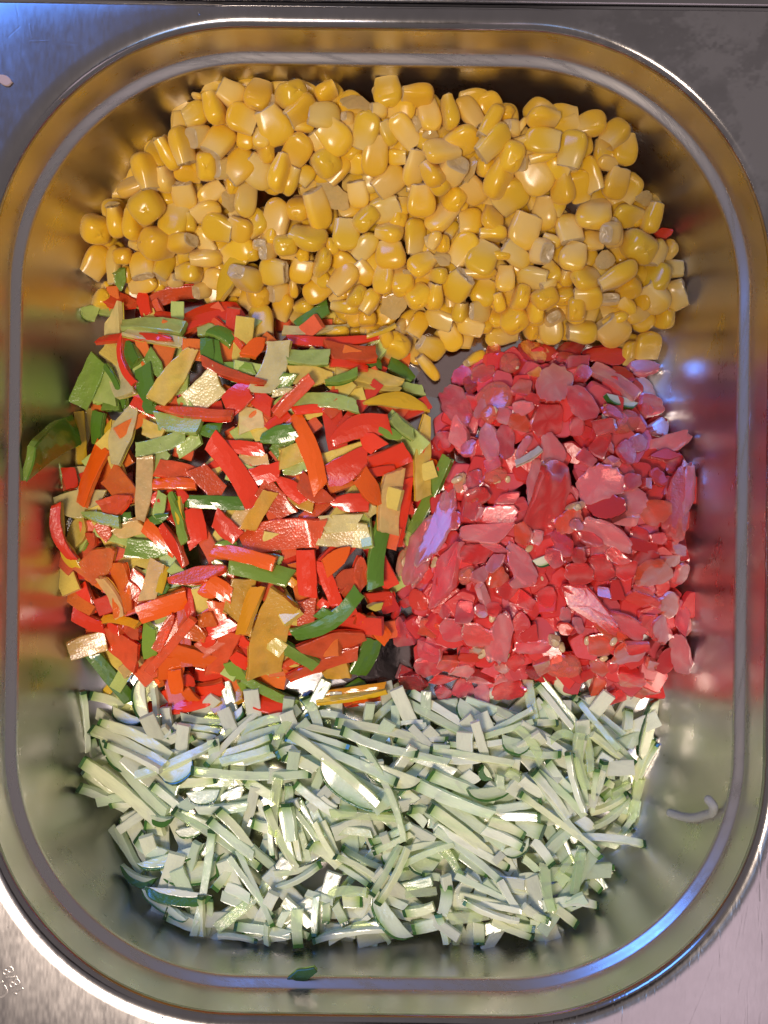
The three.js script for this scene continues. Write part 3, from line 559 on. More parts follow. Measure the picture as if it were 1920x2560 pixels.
C(10.1,-46.2,-86.2,-29.3,-.6,-.47,8.1,3.2,2.6,0.7,'h')
C(80.1,-49.3,-78.9,-89.3,0.08,-.63,9.4,8.2,4.5,0.85,'t')
C(68.9,-52.4,-75.4,0.7,0.1,-.57,9.9,8.6,6.2,0.15,'c')
C(-69.8,-51,-93,-89.3,0.01,-.52,7.4,5.3,4.2,0.3,'f')
C(64.2,-35.4,-121.1,0.7,0.03,-.61,5.1,5.1,4.2,0.7,'f')
C(4.6,-34.1,-122.9,-179.3,0.06,-.59,7,5.8,4.2,0.35,'f')
T(93.3,-44.9,11.4,19.1,-.05,0,7.6,4.4,4.2,'r')
C(-31.4,-54.1,-82.7,-89.3,-.01,-.77,7,5,3.3,0.3,'e')
C(47.5,-31.4,-126.4,20.7,0.15,-.65,8.5,6.6,4.2,0.6,'f')
C(-11.7,-29.4,-133.7,0.7,-0,-.02,5.3,4.6,4.2,0.85,'t')
C(-73.5,-54.9,-85.3,-89.3,-.41,-.46,7.2,6.2,5.4,0.85,'t')
T(34.2,-45,10.9,5.3,-.08,0.09,10.1,5.6,3.9,'r')
C(-31.2,-38.1,-115.7,-109.3,-.09,-.5,10.3,8.3,5.5,0.4,'e')
C(41.6,-55.4,-73.1,-89.3,-.16,-.75,7.2,6.2,4.6,0.3,'c')
C(54.2,-58.8,-70.1,0.7,0.14,-.64,8.7,7.5,4.6,0.15,'c')
C(54,-33,-123.5,20.7,-.04,-.58,10.1,7,4.7,0.4,'e')
T(82,-58.9,-60.5,-1.09,0.09,0.26,13.4,7.1,4.3,'r')
C(-1.35,-27.7,-135.9,0.7,0.56,-.2,6.2,5.4,4.6,0.6,'t')
U(4.7,-46.5,88.9,-19.5,0.06,0.1,22.9,6.6,2.5,-.32,'s')
T(65.3,-52.5,51,-8.8,0.01,-.83,10,8.2,4,'g')
C(18,-43.6,-97.6,0.7,0.12,0.66,5.6,5.2,4.2,0.6,'f')
C(-26.8,-26,-135.3,45.7,0.27,0.36,11.4,9.1,6.1,0.1,'e')
C(54.7,-54.5,-74.3,0.7,-.26,-.51,9.5,8.3,5.4,0.1,'c')
C(-15.4,-57.7,-67.7,0.7,0.3,0.6,8.4,5.2,3.3,0.3,'e')
C(68.6,-48.1,-75.1,0.7,0.71,-.28,10.4,9,6.6,0.1,'c')
C(38.8,-43.8,-100.1,0.7,-.02,0.18,9.6,7.8,5.2,0.2,'e')
U(43.6,-46,90.5,-83.6,-.23,-.01,4.4,3.9,2.4,0.28,'0')
C(-2,-58.8,-69,0.7,-.27,-.44,8.4,5.7,3.8,0.5,'e')
C(-8.7,-35.3,-120.9,0.7,0.01,-.72,7,7.8,4.4,0.3,'f')
C(3,-43.6,-100,-9.3,0.29,-.33,9.6,9,6,0.35,'e')
C(-20.9,-50.8,-86.1,-59.3,0.24,-.5,9,5.7,4.2,0.2,'f')
C(61,-42.7,-110.2,80.7,0.01,-.55,7.6,7.2,5.2,0.4,'e')
C(61.8,-54.4,-73.5,-59.3,-.14,-.62,9.5,8.3,6.2,0.6,'t')
C(20.2,-44.5,-85.5,0.7,-.36,-.44,6.5,5.6,4.8,0.05,'c')
C(-17.5,-45.4,-95,0.7,0.17,0.12,7,6.1,5.2,0.1,'c')
C(35.4,-51.6,-75.1,0.7,0.27,-.32,10.4,9,4.1,0.6,'t')
C(-20.5,-45.2,-90.1,0.7,0.05,0.36,10.2,8.8,5.2,0.02,'c')
C(-91.3,-50.8,-92.5,-89.3,0.19,0.02,8,7,6.1,0.2,'c')
C(47.6,-34.2,-121.7,0.7,-.09,-.57,6.7,5.9,5.1,0.5,'t')
C(-36.5,-55.2,-81.7,0.7,0.3,-.57,8.1,7.1,6.2,0.85,'t')
C(-66.3,-37.8,-117.9,-199.3,-.2,-.61,9.5,6.7,4.2,0.2,'f')
C(59.6,-45.3,-98.3,-29.3,0.13,-.03,6.9,6.5,4.4,0.6,'e')
U(-88.8,-54.1,118.3,-56.2,-.25,0.53,18.5,3.9,2.1,-.03,'0')
C(-40.1,-28.7,-126.6,-89.3,0.05,0.09,6.9,6.1,4.2,0.85,'f')
C(-54.1,-35.3,-118.8,0.7,0,-.3,9,7.8,7.8,0.9,'t')
C(54.2,-50.1,-74.5,0.7,0.02,-.57,9.5,8.3,4.5,0.1,'c')
C(-85.1,-55.2,-83.5,20.7,0.18,-.58,11.7,6.3,4.2,0.6,'f')
C(104.5,-54.3,-81.5,-159.3,0.39,-.39,9.1,11.2,6.2,0.55,'f')
C(-50.3,-45.9,-104,-59.3,-.08,-.11,7.3,4.4,4.2,0.6,'f')
C(-86.4,-45.2,-101.5,-89.3,0.08,0.11,10.1,9.1,6.1,0.1,'e')
C(73.4,-45.9,-98.7,-179.3,-.03,-.1,8.1,7.3,4.2,0.5,'f')
C(34.3,-45.4,-86.7,0.7,0.02,-.4,12.1,7.5,4.4,0.4,'e')
C(41.1,-45.1,-93.6,-89.3,-.2,0,9.3,8.1,3.6,0.25,'c')
C(18.3,-41.6,-97.2,60.7,0.32,-.22,6.4,4.4,4.2,0.5,'f')
U(77.8,-52.6,128.3,0.7,-.08,0.58,4.9,4.2,2.3,0.09,'2')
U(35.6,-44.5,124,-69.3,-.02,0.69,5.1,3.3,2.3,0.16,'0')
C(-45.6,-48,-93.7,-89.3,0.37,-.42,7.9,6.9,4.9,0.15,'c')
C(15.6,-28.8,-134.6,-79.3,0.14,-.12,10.8,7.7,4.3,0.7,'f')
C(-28.7,-43.3,-107.9,-99.3,0.23,-.35,10.1,8.8,6.8,0.35,'c')
C(19.3,-35.7,-115.1,-59.3,0.45,-.63,9,8.6,6.7,0.05,'e')
P(6.2,-54.6,6.8,0.7,-.58,-.16,5.8,5.4,2.9,0,'rf')
T(13.8,-61.7,58.4,-11.1,0.08,-.45,10.4,5.5,3.6,'d')
C(55.3,-43.7,-94.2,-189.3,0.21,-.24,10.6,9.2,7.6,0.75,'t')
C(-62.6,-47.5,-97.7,120.7,0.16,-.49,10.1,6.9,4.2,0.65,'f')
C(7.3,-43.4,-108.9,-89.3,-.43,-.06,6,4.8,4.2,0.3,'f')
P(-58.5,-46.4,42.3,33.2,-.05,-.53,5.7,4.4,2,0,'rs')
C(25.7,-59,-66.5,-59.3,-.11,-.44,10.5,8,4.5,0.35,'f')
C(-2.9,-59.1,-69,0.7,0.2,-.74,8.4,7.5,5,0.4,'e')
C(-4.9,-55.8,-72.2,0.7,0.55,0.03,8.1,5.4,7.1,0.4,'c')
C(-100.9,-59,-78.7,0.7,-.28,0.31,8.2,7.1,6.3,0.1,'c')
P(18.5,-57.5,-20.8,-48.7,-.7,-.18,3.8,4.2,3,0,'os')
C(95.7,-50.5,-95.7,60.7,-.58,0.02,11.1,10.4,7,0.6,'e')
C(1.8,-29.3,-128.8,-59.3,-.22,-.25,8.5,5.4,4.2,0.25,'f')
C(61.4,-37.5,-113.6,-69.3,-.67,-.15,10.3,8.9,5.9,0.15,'e')
C(59.9,-46.2,-87.3,-59.3,0.43,-.44,7.3,6.1,4.2,0.3,'f')
C(-73.9,-38.1,-115.5,-89.3,0.23,-.47,9.1,8.6,5.9,0.75,'e')
U(92.7,-58.2,77.4,-118.7,-.62,0.14,8.3,3.6,2.3,-.18,'0')
P(-75,-45.6,24.9,-125.3,-.07,-.02,5.9,3.9,2.8,0,'gs')
C(78.4,-39.8,-99.5,0.7,0.02,-.41,9.2,8,7.2,0.9,'t')
P(-33,-43.6,-44.5,13.2,0.18,-.34,8,2.6,2.4,0,'pf')
U(73.5,-54.5,73.2,12.6,-.18,0.54,8.7,3.4,2,-.26,'t')
P(-78,-56.8,58.4,-72.6,0.02,-.64,4.7,3.2,2.6,0,'of')
U(-18.5,-40.8,129.8,-20.2,-.12,0.68,9.7,3.2,2.4,-.28,'0')
P(-99.5,-45.9,7.8,-62.7,0.35,-.01,4.9,3.1,2.6,0,'rf')
P(-68.4,-45.6,-8.3,-58.3,0.04,0.09,5.1,3.5,2.8,0,'rs')
P(-17.6,-45.2,32.9,-20.3,-.03,-.3,6.1,4.4,2,0,'gs')
P(-9.7,-62.1,66.5,16,-.01,0.64,5.2,3.2,2.9,0,'rf')
P(-50.3,-53.8,53.4,-64.1,-.01,-.53,8.4,5.4,3.1,0,'ls')
U(54.7,-46.3,119.4,-41.6,-.1,0.24,6.5,3.7,1.7,-.09,'0')
U(32.1,-46.9,90.5,36.2,-.1,0.09,7.6,6.6,2.2,-.32,'1')
P(-3,-47,-3.9,22.5,-.56,-.2,4.7,5.3,1.9,0,'pf')
U(19.7,-43.7,123.2,0.7,-.14,0.23,6.1,3.7,2.3,-.33,'1')
U(15,-46.9,103.4,-42,-.15,0.1,7.8,4,2.2,-.32,'1')
U(6.3,-40.7,130.8,-19.3,-.17,0.39,10.1,4.1,1.8,-.41,'0')
P(-75.3,-52.3,52.7,-98.8,0.03,-.69,8.1,7.6,2.4,0,'os')
P(-10.8,-46,21.1,8.8,-.38,0.07,9.3,8.3,2.2,0,'rf')
U(90.7,-59.3,112,41.7,0.6,0.28,6.9,3.4,2.5,-.09,'2')
P(-45.9,-47.4,43.1,-40.5,-.07,-.58,4.7,3.5,2,0,'rs')
P(-105.6,-51.1,-13.7,0.7,-.1,0.12,8.9,8.4,3.1,0,'pf')
P(7.7,-47.5,-33.2,-28.1,-.67,0.22,10,4.4,2.2,0,'lf')
P(-48.1,-50.9,49.2,-49.5,-.13,-.62,6.9,5.3,2.9,0,'rs')
U(78,-51.3,128.1,-47,-.2,0.53,6.6,4.2,1.7,-.12,'2')
P(-95.5,-45.5,4.5,-64.3,-.02,-.05,7.2,4.8,3,0,'rf')
P(-58.8,-45.7,-30.7,7.4,0.06,0.05,7.5,4.8,2.6,0,'gs')
U(11.8,-46.9,95.9,-35.6,0.14,0.12,8.1,4.4,2.2,0.02,'s')
P(-74.8,-44.2,21.5,-104.7,-.39,0.25,9,2.6,2.2,0,'ys')
P(-47.5,-45.6,-.49,-114.8,0.03,0,10.2,6.6,2.8,0,'wf')
P(-104.7,-49.3,7.3,-128,0.61,-.17,8.5,6.6,2.1,0,'lf')
U(-38.8,-47.1,102.1,-58.8,-.14,0.16,8.7,2.6,1.8,-.16,'0')
P(-78.8,-45.8,-30.3,-22.9,0.09,0.02,7.6,5.3,2.3,0,'yf')
U(63.7,-40.8,130.7,9.4,-.14,0.39,11.3,5,1.7,-.23,'2')
U(90,-57.4,89.9,-84.5,-.56,-.27,5.4,3.6,2.3,0.11,'0')
U(67.1,-46.5,119.4,42,-.36,0.39,7.3,3.3,2.2,-.21,'t')
P(-55.2,-45.8,32.8,-8,0.07,-.1,5.8,8.3,2.4,0,'os')
P(-36.9,-45.9,13.5,-16.7,0.1,-.03,7.3,3.5,2.2,0,'lf')
P(-46.6,-63.9,65,19.1,-0,0.07,7.3,2.8,2.2,0,'rf')
U(49.9,-47,114.2,22.1,-.08,0.02,10.8,4.2,2,0.27,'s')
U(61.3,-53.9,71.6,4.1,-.07,0.65,7.6,3.4,2.4,0.29,'2')
P(-108.8,-48.8,-13.4,-85.9,-.5,0.32,7.5,4.9,3.1,0,'rs')
P(-72.5,-50.7,52.3,-97.4,-.16,-.52,9.4,8.9,2.9,0,'os')
P(-89.6,-45.5,-10.2,-50.9,0.03,0.1,13.4,8.3,2.8,0,'of')
P(-33.6,-45.8,-26.3,54.9,0.03,-.05,9.7,6.1,2.3,0,'gf')
U(-19.9,-39.3,135.6,-90.2,0.08,0.05,13.3,3.1,2.4,0.37,'2')
U(36.3,-40,141.1,-86,-0,-.05,7.5,5.2,2,0.06,'2')
P(-47.3,-61.2,60.8,-64.5,-.08,-.62,6.5,4.1,2.7,0,'ls')
P(-67.6,-55.3,57.8,-59,-.39,-.38,6.3,4.1,2.5,0,'rs')
P(-76.2,-45.5,-19.4,-112.5,0.09,0,10,4.8,2.9,0,'lf')
U(81.6,-54.9,123.2,3.6,0.26,0.13,9,3.4,2.5,-.02,'2')
U(-40.5,-47,94.3,-26.9,-.06,0.04,11.4,4.6,2.1,0.13,'1')
U(-102.2,-60,85.6,-80.9,-.53,0.16,12.4,3.9,1.6,-.64,'1')
T(68.8,-45.2,-33.8,0.7,0.03,-.18,4.8,6,3.7,'r')
U(-40.4,-45.5,93.8,-29.6,0.05,0.14,12.1,4.6,1.7,0.11,'1')
P(-94.4,-51.6,-40.7,-6.4,0.49,0.14,7.2,5.8,2.9,0,'gf')
T(65.4,-45.5,32.4,-69.3,-.19,0.06,4.7,3.6,3,'k')
U(-40.5,-47.1,107.4,-22.9,-.04,-.05,7.7,4,1.8,-.05,'1')
U(-32.8,-38.8,142.6,12,0.04,-.45,9.8,3.4,2,0.04,'1')
P(-60,-45.5,-57.7,-86.8,-.03,0.06,10.1,4.8,2.9,0,'gs')
P(-52.6,-44.7,3.1,-42.7,0.14,-.1,10.8,6.5,2.2,0,'rs')
P(-58.9,-44.6,35.1,12.8,0.26,-.1,6.2,5.2,2.2,0,'of')
T(32.5,-58.5,-49.1,-27.9,0.55,0.46,5.2,5.4,4,'d')
T(11,-57.9,28.7,-62.7,0.62,-.08,4.7,5.4,3.7,'r')
U(90.9,-58,70.9,-105.7,-.3,0.55,8,4.5,2.5,0.1,'1')
P(-100.2,-53.9,-31.6,-87.2,0.55,0.08,12.1,4.9,2.6,0,'gs')
P(-44.7,-45.8,-34.9,-89.3,-.03,0.04,7.9,8.8,2.4,0,'pf')
P(1.34,-54.6,27.8,-1.7,-.52,-.19,10.8,5.4,2.9,0,'rs')
U(-73.6,-47.1,96.9,-35.3,0.19,-.09,11.9,4.4,1.7,-.07,'1')
T(39.5,-45,-20.4,-76.3,0.14,0.02,5.4,4.8,3.9,'m')
U(83.5,-51.7,87.6,-81.2,-.56,-.01,6.3,3.3,2.2,-.04,'0')
P(-10.1,-46.4,24.6,23.3,-.63,-.11,5.7,4.4,2.2,0,'rf')
P(-67,-55.8,63.2,-59,-.19,-.61,6.3,3.6,2.1,0,'os')
P(-76.1,-44.9,-4.1,-100.1,-.3,-.02,9.3,3.9,2,0,'lf')
P(-54.1,-45.8,38.2,27.3,0.09,-.07,10.8,5.3,2.3,0,'rs')
P(-107.5,-53.3,22.3,-70.9,0.33,-.46,9.9,2.7,2.5,0,'yf')
P(-52.9,-45.5,8.7,0.7,-.08,0.06,7.4,2.6,2.9,0,'ls')
U(5.8,-47.1,109.7,24.2,-.01,-.06,16.2,3.3,1.7,0.34,'1')
T(83.3,-44.7,23.4,16.6,-.05,0.1,5.9,6,4.6,'r')
P(-38.7,-60.2,67.4,-9.8,-.14,0.59,12.5,7.3,3,0,'rs')
P(-53.1,-48.4,-65.1,-39.5,0.48,-.34,15,2.2,2.1,0,'rf')
P(-31.3,-45.6,20.2,-42,-.01,-.12,7.7,3.1,2.8,0,'as')
P(-74.9,-56.9,-80.1,14.4,-.21,-.59,17.2,5.4,2,-.9,'rf')
P(-87.9,-55.6,53,42.3,0.41,-.45,10.8,4.5,2.9,0,'wf')
P(-54.4,-61,66.2,25.5,0.15,0.49,13.1,6.4,2.7,0,'af')
U(64,-47.1,111.7,37.1,-.43,-.14,10.4,5.9,2.1,-.39,'0')
U(56,-46.8,93.2,-31.9,-.18,-.15,13,5,2.3,0.54,'2')
P(-6.3,-51,34.9,-15.2,-.51,-.23,3.2,4.4,2.6,0,'rs')
U(56.6,-47.3,81.2,-6.8,0.02,0.61,16.8,3.3,2.5,1.17,'2')
U(-98.5,-61.4,66.6,-15.8,-.4,0.24,12.9,4.6,2.3,-.73,'1')
U(61.8,-56.2,67.4,-69.1,-.08,0.61,9.2,4.7,2.5,-.08,'1')
U(88.5,-61.5,110.4,56.4,0.36,0.27,16.1,3.2,1.6,0.17,'0')
P(-71,-44.5,-11.8,0.7,0.02,0.37,15.3,3.9,2.7,0,'os')
P(-68.6,-44.6,-1.8,-81.2,0.29,-.07,12.3,2.6,2.9,0,'ys')
U(74.3,-50.5,128.3,-105.6,-.41,-.41,5.5,2.9,2,0.01,'t')
P(-7.9,-62.7,60.9,32.3,-.16,0.38,7,4.1,2.1,0,'gs')
U(29,-39.8,140.6,-97.8,-.05,-.08,8.7,3.7,2.4,-.01,'t')
T(30.5,-45,31.3,-6.9,0.01,0.15,6.1,6.9,3.9,'m')
T(93.9,-45.2,33.8,8.3,-.24,-.05,6.1,4.4,3.6,'R')
U(75,-49.3,80.9,-89.3,-.1,0.62,13.3,4,2.3,-.2,'t')
U(64.2,-47,88.6,-50.4,-.03,-.03,14.7,3.9,1.9,0.62,'1')
P(-4.1,-58.2,49.3,-109.4,-.45,-.36,14.5,7.5,2.5,0,'gs')
U(-78.8,-48.6,116.1,-29.3,0.34,0.43,13.2,6.4,2.4,1.06,'1')
P(-105.3,-48,5.1,-121.9,0.48,-.02,13.1,7.9,2.9,0,'yf')
P(-86.5,-44.4,3.9,17.6,-.16,-.44,10.5,6.1,2.5,0,'wf')
P(-14.2,-58.6,54.7,20,0.17,-.48,9.6,6.4,2.7,0,'af')
U(48.5,-39.5,137.9,-10.4,0.01,0.06,14,3.7,1.7,0.22,'2')
U(-47.4,-46,91.2,-44.3,0.47,0.06,4.3,2.2,1.7,0.14,'0')
P(-25.3,-46.2,-56.7,0.7,-.03,0.49,15.3,6.1,2.3,0,'lf')
T(41.4,-45.3,20.8,7.8,0.01,-.04,6.5,4.4,3.4,'o')
T(66.9,-45.5,37,-6,0.17,0.15,6.9,3.6,3,'o')
P(-78.6,-45.8,-53.4,-55.6,-.08,-.05,9.5,5.2,2.5,0,'gf')
T(36.9,-51.6,45.5,-30.9,0.02,-.68,6.3,4.1,3.3,'w')
U(-69.2,-47.5,88.2,31.4,0.17,0.53,13.8,8.4,2.1,-.54,'s')
U(54.2,-46.8,106.6,-20.7,0.02,-.03,10.8,7.7,2.3,0.45,'2')
U(-36,-37.5,141.3,-89.3,0.62,0,6.9,2.8,1.9,-.06,'0')
U(16.4,-41.6,127.9,5.3,-.09,0.51,10.8,4.1,2.5,0.12,'t')
T(50.3,-48,-46.4,-36.9,0.18,0.65,6.7,6.9,3.2,'m')
P(-64.2,-46,2.6,-75.3,-.16,0.04,12.6,7.9,2.1,0,'rs')
P(-49.9,-53.4,-69.6,-27.9,-.06,0.5,11.2,7.6,2.6,0,'lf')
P(-69.2,-43.5,-.02,-75.3,0.57,-.2,17.9,3.7,2.6,0,'gf')
T(15,-54,28.3,25.5,0.46,-.15,5.9,7,3.5,'r')
P(-105.4,-57.5,-31.8,-95.4,-.37,0.05,15,3.2,2.5,0,'yf')
T(85.8,-45.4,-18.6,4.8,0.08,-.06,5.7,4,3.3,'m')
U(-7.1,-40.7,130.9,0.7,0.05,0.46,6.9,5.8,1.9,0.06,'2')
T(95.6,-61.7,62,-51.4,0.01,-.6,4.8,4.6,3.4,'R')
T(40.7,-45,-16.4,-64.9,-.19,0.07,4.9,6.8,4,'g')
T(48.9,-51.8,48.7,-6.9,0.08,-.76,6.2,6.2,4.3,'r')
U(49.4,-49.1,78.6,-17.7,0.08,0.6,11.2,5.7,2.2,0.3,'s')
T(97.9,-51.9,49.7,-46.8,-.24,-.58,6.7,4.5,3,'o')
U(14.6,-46,100.7,-13.3,-.34,-.37,5.4,3.7,1.8,-.04,'1')
U(-8.1,-39.8,140.2,31,-.11,0.05,16.2,2.4,2.3,0.47,'0')
T(6.9,-61.1,32.9,-110.3,-.49,-.46,5.9,1.7,3.2,'r')
P(-107.7,-47.1,13.2,-67.9,0.27,-.35,10.9,5.3,2.3,0,'ys')
P(-65.4,-46,29.4,-79.8,0.15,0,10.6,3.5,2.1,0,'rs')
P(-58.3,-45,24.9,13.2,0.08,0.24,8,6.1,2.6,0,'os')
T(24,-48.4,32,-117.9,0.78,-.25,5.1,3.7,3.2,'m')
T(35.2,-43.5,18.4,50.9,-.3,0.28,6.3,4,4.1,'k')
U(-30.1,-46.9,95.3,-89.3,-.21,-.04,6.6,3.7,2.2,-.23,'1')
U(-87.7,-55.3,75.9,-7,-.12,0.42,16.8,4.1,1.8,1.23,'0')
U(-5.7,-45.1,121.2,-39.2,0.09,0.41,15.8,2.8,1.9,0.09,'2')
P(-29.3,-54.8,52.7,-44.3,-.13,-.55,8.9,4.9,2.3,0,'rf')
U(68.9,-60.7,60.8,-34.3,-.08,-.25,11.1,4.3,1.9,1.02,'2')
T(28.5,-50.8,-13.8,-105.2,0.66,-.1,6,4.5,3.2,'w')
T(55.1,-45.3,5.2,-17.7,0.04,-.03,3.8,4.8,3.5,'k')
P(-106.9,-54.7,-28.2,-87.3,-.41,0.05,18.9,3.6,2.4,0,'ys')
P(-39.4,-46,-15.7,14.7,0.02,-.02,10.8,6.6,2,0,'rs')
P(-.32,-54.9,38.6,-37,-.63,-.01,12.5,5.6,3,0,'os')
P(-43.9,-46,-20.9,0.7,-.08,-.01,10.5,4.4,1.9,0,'wf')
U(48.9,-46.5,99.2,9.4,0.01,0.04,19.1,3.9,2,0.39,'2')
U(54.3,-44.7,123.5,3.9,-.09,0.6,7.9,4.1,2.4,-.38,'0')
P(-29,-46,-18,17.4,0.11,-0,9.1,4.8,2,0,'lf')
T(59.3,-45.4,25.6,-19,-.07,-.14,6,6.1,3.1,'r')
P(-90.7,-43.3,-4.5,14.7,0.26,0.21,10.8,7,2.4,0,'rf')
P(-66.1,-45.1,-25.8,33,0.12,-.14,9.8,4.8,2.4,0,'lf')
T(49.4,-42.9,-39.6,7.8,0.57,-.28,6.5,4.4,4,'k')
T(79,-51.8,51,-30.3,-.02,-.68,7.2,4.5,3.8,'o')
P(-54.6,-44.3,24.3,-31.6,-.09,0.01,9.8,6.5,2.8,0,'os')
P(-79.3,-47.2,43.1,-99.1,0.19,-.44,12.9,5.3,1.9,0,'ls')
U(16.7,-50.3,80.6,-25.2,-.06,0.61,21.2,4,2,-.1,'1')
T(90.3,-48,-28.2,6.7,-.54,0.1,7.8,5.3,4,'m')
T(24.4,-52,-6.8,-16.4,0.45,0.32,5.6,6.2,4.2,'k')
T(40.3,-44.8,30.2,-11.4,-.12,0.13,5.8,4.4,4.4,'r')
T(31.8,-49.9,-26,-81.2,0.54,0.37,5.8,4.9,4.7,'m')
U(-26.3,-47.3,85,-22.2,0.01,0.32,12.4,5.1,2,-.57,'1')
U(19.7,-46.7,84.6,-16.8,0.21,0.1,17.5,4.2,1.8,-.59,'1')
U(-39.6,-46.3,106.8,-10.6,-.04,-.19,6.7,4.6,2.1,0.57,'1')
T(58.8,-51.9,50,-17.7,0.07,-.65,6.5,5.8,4.5,'r')
T(41.2,-42.5,19.2,36.2,-.38,-.29,6.9,4.4,4.7,'o')
U(55.7,-56.8,63.8,-77.5,0.31,0.41,14.3,5,2,0.13,'t')
U(-61.7,-46.3,91.5,6.4,0.01,-.23,13.2,4.4,2.3,0.44,'2')
P(-104.6,-45.8,-4.6,2.3,0.03,0.2,15.8,10.1,2.1,0,'pf')
P(-83.3,-45.7,22.6,-69.3,-.04,-.14,10.2,5.7,2.6,0,'rf')
U(34.7,-44.8,119.3,-35.3,-.11,0.51,11.9,4.2,2,0.5,'2')
U(32.4,-39.4,135.2,4.3,-.09,0.08,13.7,5.4,1.9,0.58,'t')
T(36.2,-43.2,30.8,-14.6,-.07,-.69,4.6,3.2,4.6,'m')
U(19.5,-39.8,138.1,14.3,-.02,0.04,12.8,5.4,2.4,0.27,'1')
P(-55.2,-46,16.6,-44.3,0,-.14,7.4,3.5,2.1,0,'lf')
T(22.8,-57.9,-29.5,-57.7,0.48,0.03,6.4,5.9,3,'m')
P(-83.6,-45.5,26.9,-46.1,0.03,-.06,9.6,4.4,2.9,0,'rf')
U(36.4,-50.2,78.7,4.1,0.06,0.61,22.6,2.9,2.4,0.82,'1')
P(-57.6,-45.9,-56.5,-77.2,-.11,0.03,12.5,4.8,1.9,0,'gs')
T(31.6,-63,61.3,11.3,0.07,-.05,6.9,5.5,4,'m')
T(50.1,-45,-26.1,57.8,0.09,0.12,8.2,2.8,4,'k')
P(-89.1,-45.3,24.6,-85.1,0.25,-.06,18,7,2.8,0,'of')
P(11.7,-58.4,-47.7,0.7,-.43,0.41,8.2,4.1,2.2,0,'lf')
U(17.2,-53.1,77.1,-12.6,0.05,0.74,17.4,3.3,1.7,0.93,'2')
P(-80.2,-45.6,11,-4.5,-.02,-.03,14.5,6.6,2.8,0,'gf')
P(-81.1,-44.6,-45.8,-77,0.23,0.02,14.3,6.5,1.9,0,'gs')
U(-104.7,-57.8,73.6,-82.5,-.56,-.1,22.8,2.9,2.4,-.52,'1')
T(70.1,-44.3,35.2,-66.1,-.59,0.27,6.1,2.8,3,'k')
T(65.1,-44.7,9.5,-42.2,0.04,-.06,7.7,5.6,4.5,'r')
U(-18.6,-47.2,106.4,-58,-.06,0,14.4,4.4,1.7,1.35,'0')
U(-23.1,-46.5,104.1,-61.3,0.01,0.05,15.5,2.8,2.2,-.04,'1')
T(69.3,-44.2,10.8,-13.3,-.64,-.15,3.3,6,3.4,'r')
U(-56.2,-40,136.2,-94.7,-.02,-.09,13.3,3.2,1.8,-.59,'1')
U(66.2,-40.3,135,-35.7,-.46,0.1,10.2,4.1,2.3,-.2,'2')
P(-110.7,-44.7,2.9,-84.4,-.65,-.14,15.3,2.6,2.5,0,'ys')
T(76.7,-45.4,9.8,14.1,0.08,0.01,8.7,5.2,3.1,'m')
T(4.3,-56,28.8,-79.3,-.13,-.46,7.2,5.8,3.3,'o')
P(-63.3,-45,39.8,-23.3,0.1,-.24,8.6,6.1,2.5,0,'of')
T(45.2,-44,23.1,38.9,-.2,-.11,7.1,5.6,4.4,'r')
T(24.7,-63.1,62.9,9.4,-.04,-.1,5.6,5.1,3.5,'m')
T(81.1,-45.3,-20.5,12,-.05,0,6.2,3.6,3.3,'k')
U(27.7,-45.2,118.9,-57.7,0.05,0.15,13.3,4.1,2.1,-.02,'t')
P(-6,-47.8,18,-78,-.68,-.19,11.2,5.7,2.8,0,'rf')
T(18.6,-59.4,52.6,41.3,-.02,-.37,7.7,7.1,3.4,'m')
U(-5.7,-50,81.8,-13.3,-.04,0.52,10.9,4.2,2.2,0.29,'1')
U(-40.8,-55.5,73.2,23.6,0.04,0.51,16.9,4.6,2.1,-.56,'0')
T(70.9,-55,-57.1,24.7,-.1,0.3,8.2,6.2,3.8,'m')
T(80.8,-43.5,-21.5,5.1,-.34,0.58,5.2,2.4,3.6,'k')
T(55,-59,-61.6,-91.9,-.01,0.71,9.2,8.8,3.9,'r')
U(-25.7,-47.2,110,-71.2,-.07,-.05,19.7,3,1.6,-.33,'1')
T(77.6,-43.4,-26.4,-21.7,0.09,0.47,7.4,8.1,3.1,'r')
U(6.3,-45.6,112.3,24.2,-.05,0.05,15.1,3.3,2.2,-.07,'1')
U(-65.9,-39.7,137.2,-19.1,0.17,-.03,11.4,6.7,2.4,0.46,'1')
P(-93.9,-57.7,-78.1,-13.3,-.2,0.64,11.2,6.8,2.8,0,'rf')
C(72.4,-45.6,-78.7,0.7,0.11,0.58,10.2,9.2,6.1,0.3,'e')
U(-25.9,-39.9,134.8,-40.1,0.11,0.09,12.5,4.9,2,-.62,'0')
P(-36.2,-45.4,-6.7,-45.6,-.04,-.04,13.9,7.9,2,0,'rf')
T(86.5,-54.1,-52.9,-24.5,-.01,0.64,7.8,5.4,4.3,'r')
U(49.2,-54.2,70.8,-40.3,0.03,0.67,13.7,4,2.3,-.56,'0')
T(68.5,-44.6,-5.7,14.7,-.07,0.05,6.6,2.4,4.7,'w')
P(-103.5,-54.3,29.5,-69.5,0.44,-.42,11.9,6.1,2.6,0,'rs')
P(-3,-61.4,65.3,10.2,-.18,0.63,11.1,2.3,2.8,0,'os')
C(12.7,-47.8,-79.5,-59.3,-.27,-.26,11.2,9.8,7.3,0.1,'c')
U(-16.9,-57.6,71,-8.3,0.05,0.66,17.4,3.6,1.8,-2.2,'1')
T(61.2,-59,-61.2,-85.7,-.37,0.6,6.7,4.6,3.4,'r')
U(-82.1,-46.2,125.8,-9.6,0.42,0.02,14.7,3.7,2,1.7,'p')
C(-19.2,-34.2,-120.7,30.7,-.06,-.66,11.2,9.8,9.4,0.05,'c')
T(50.3,-43.8,4.2,-62.7,0.41,0.08,7.2,5.6,3.8,'o')
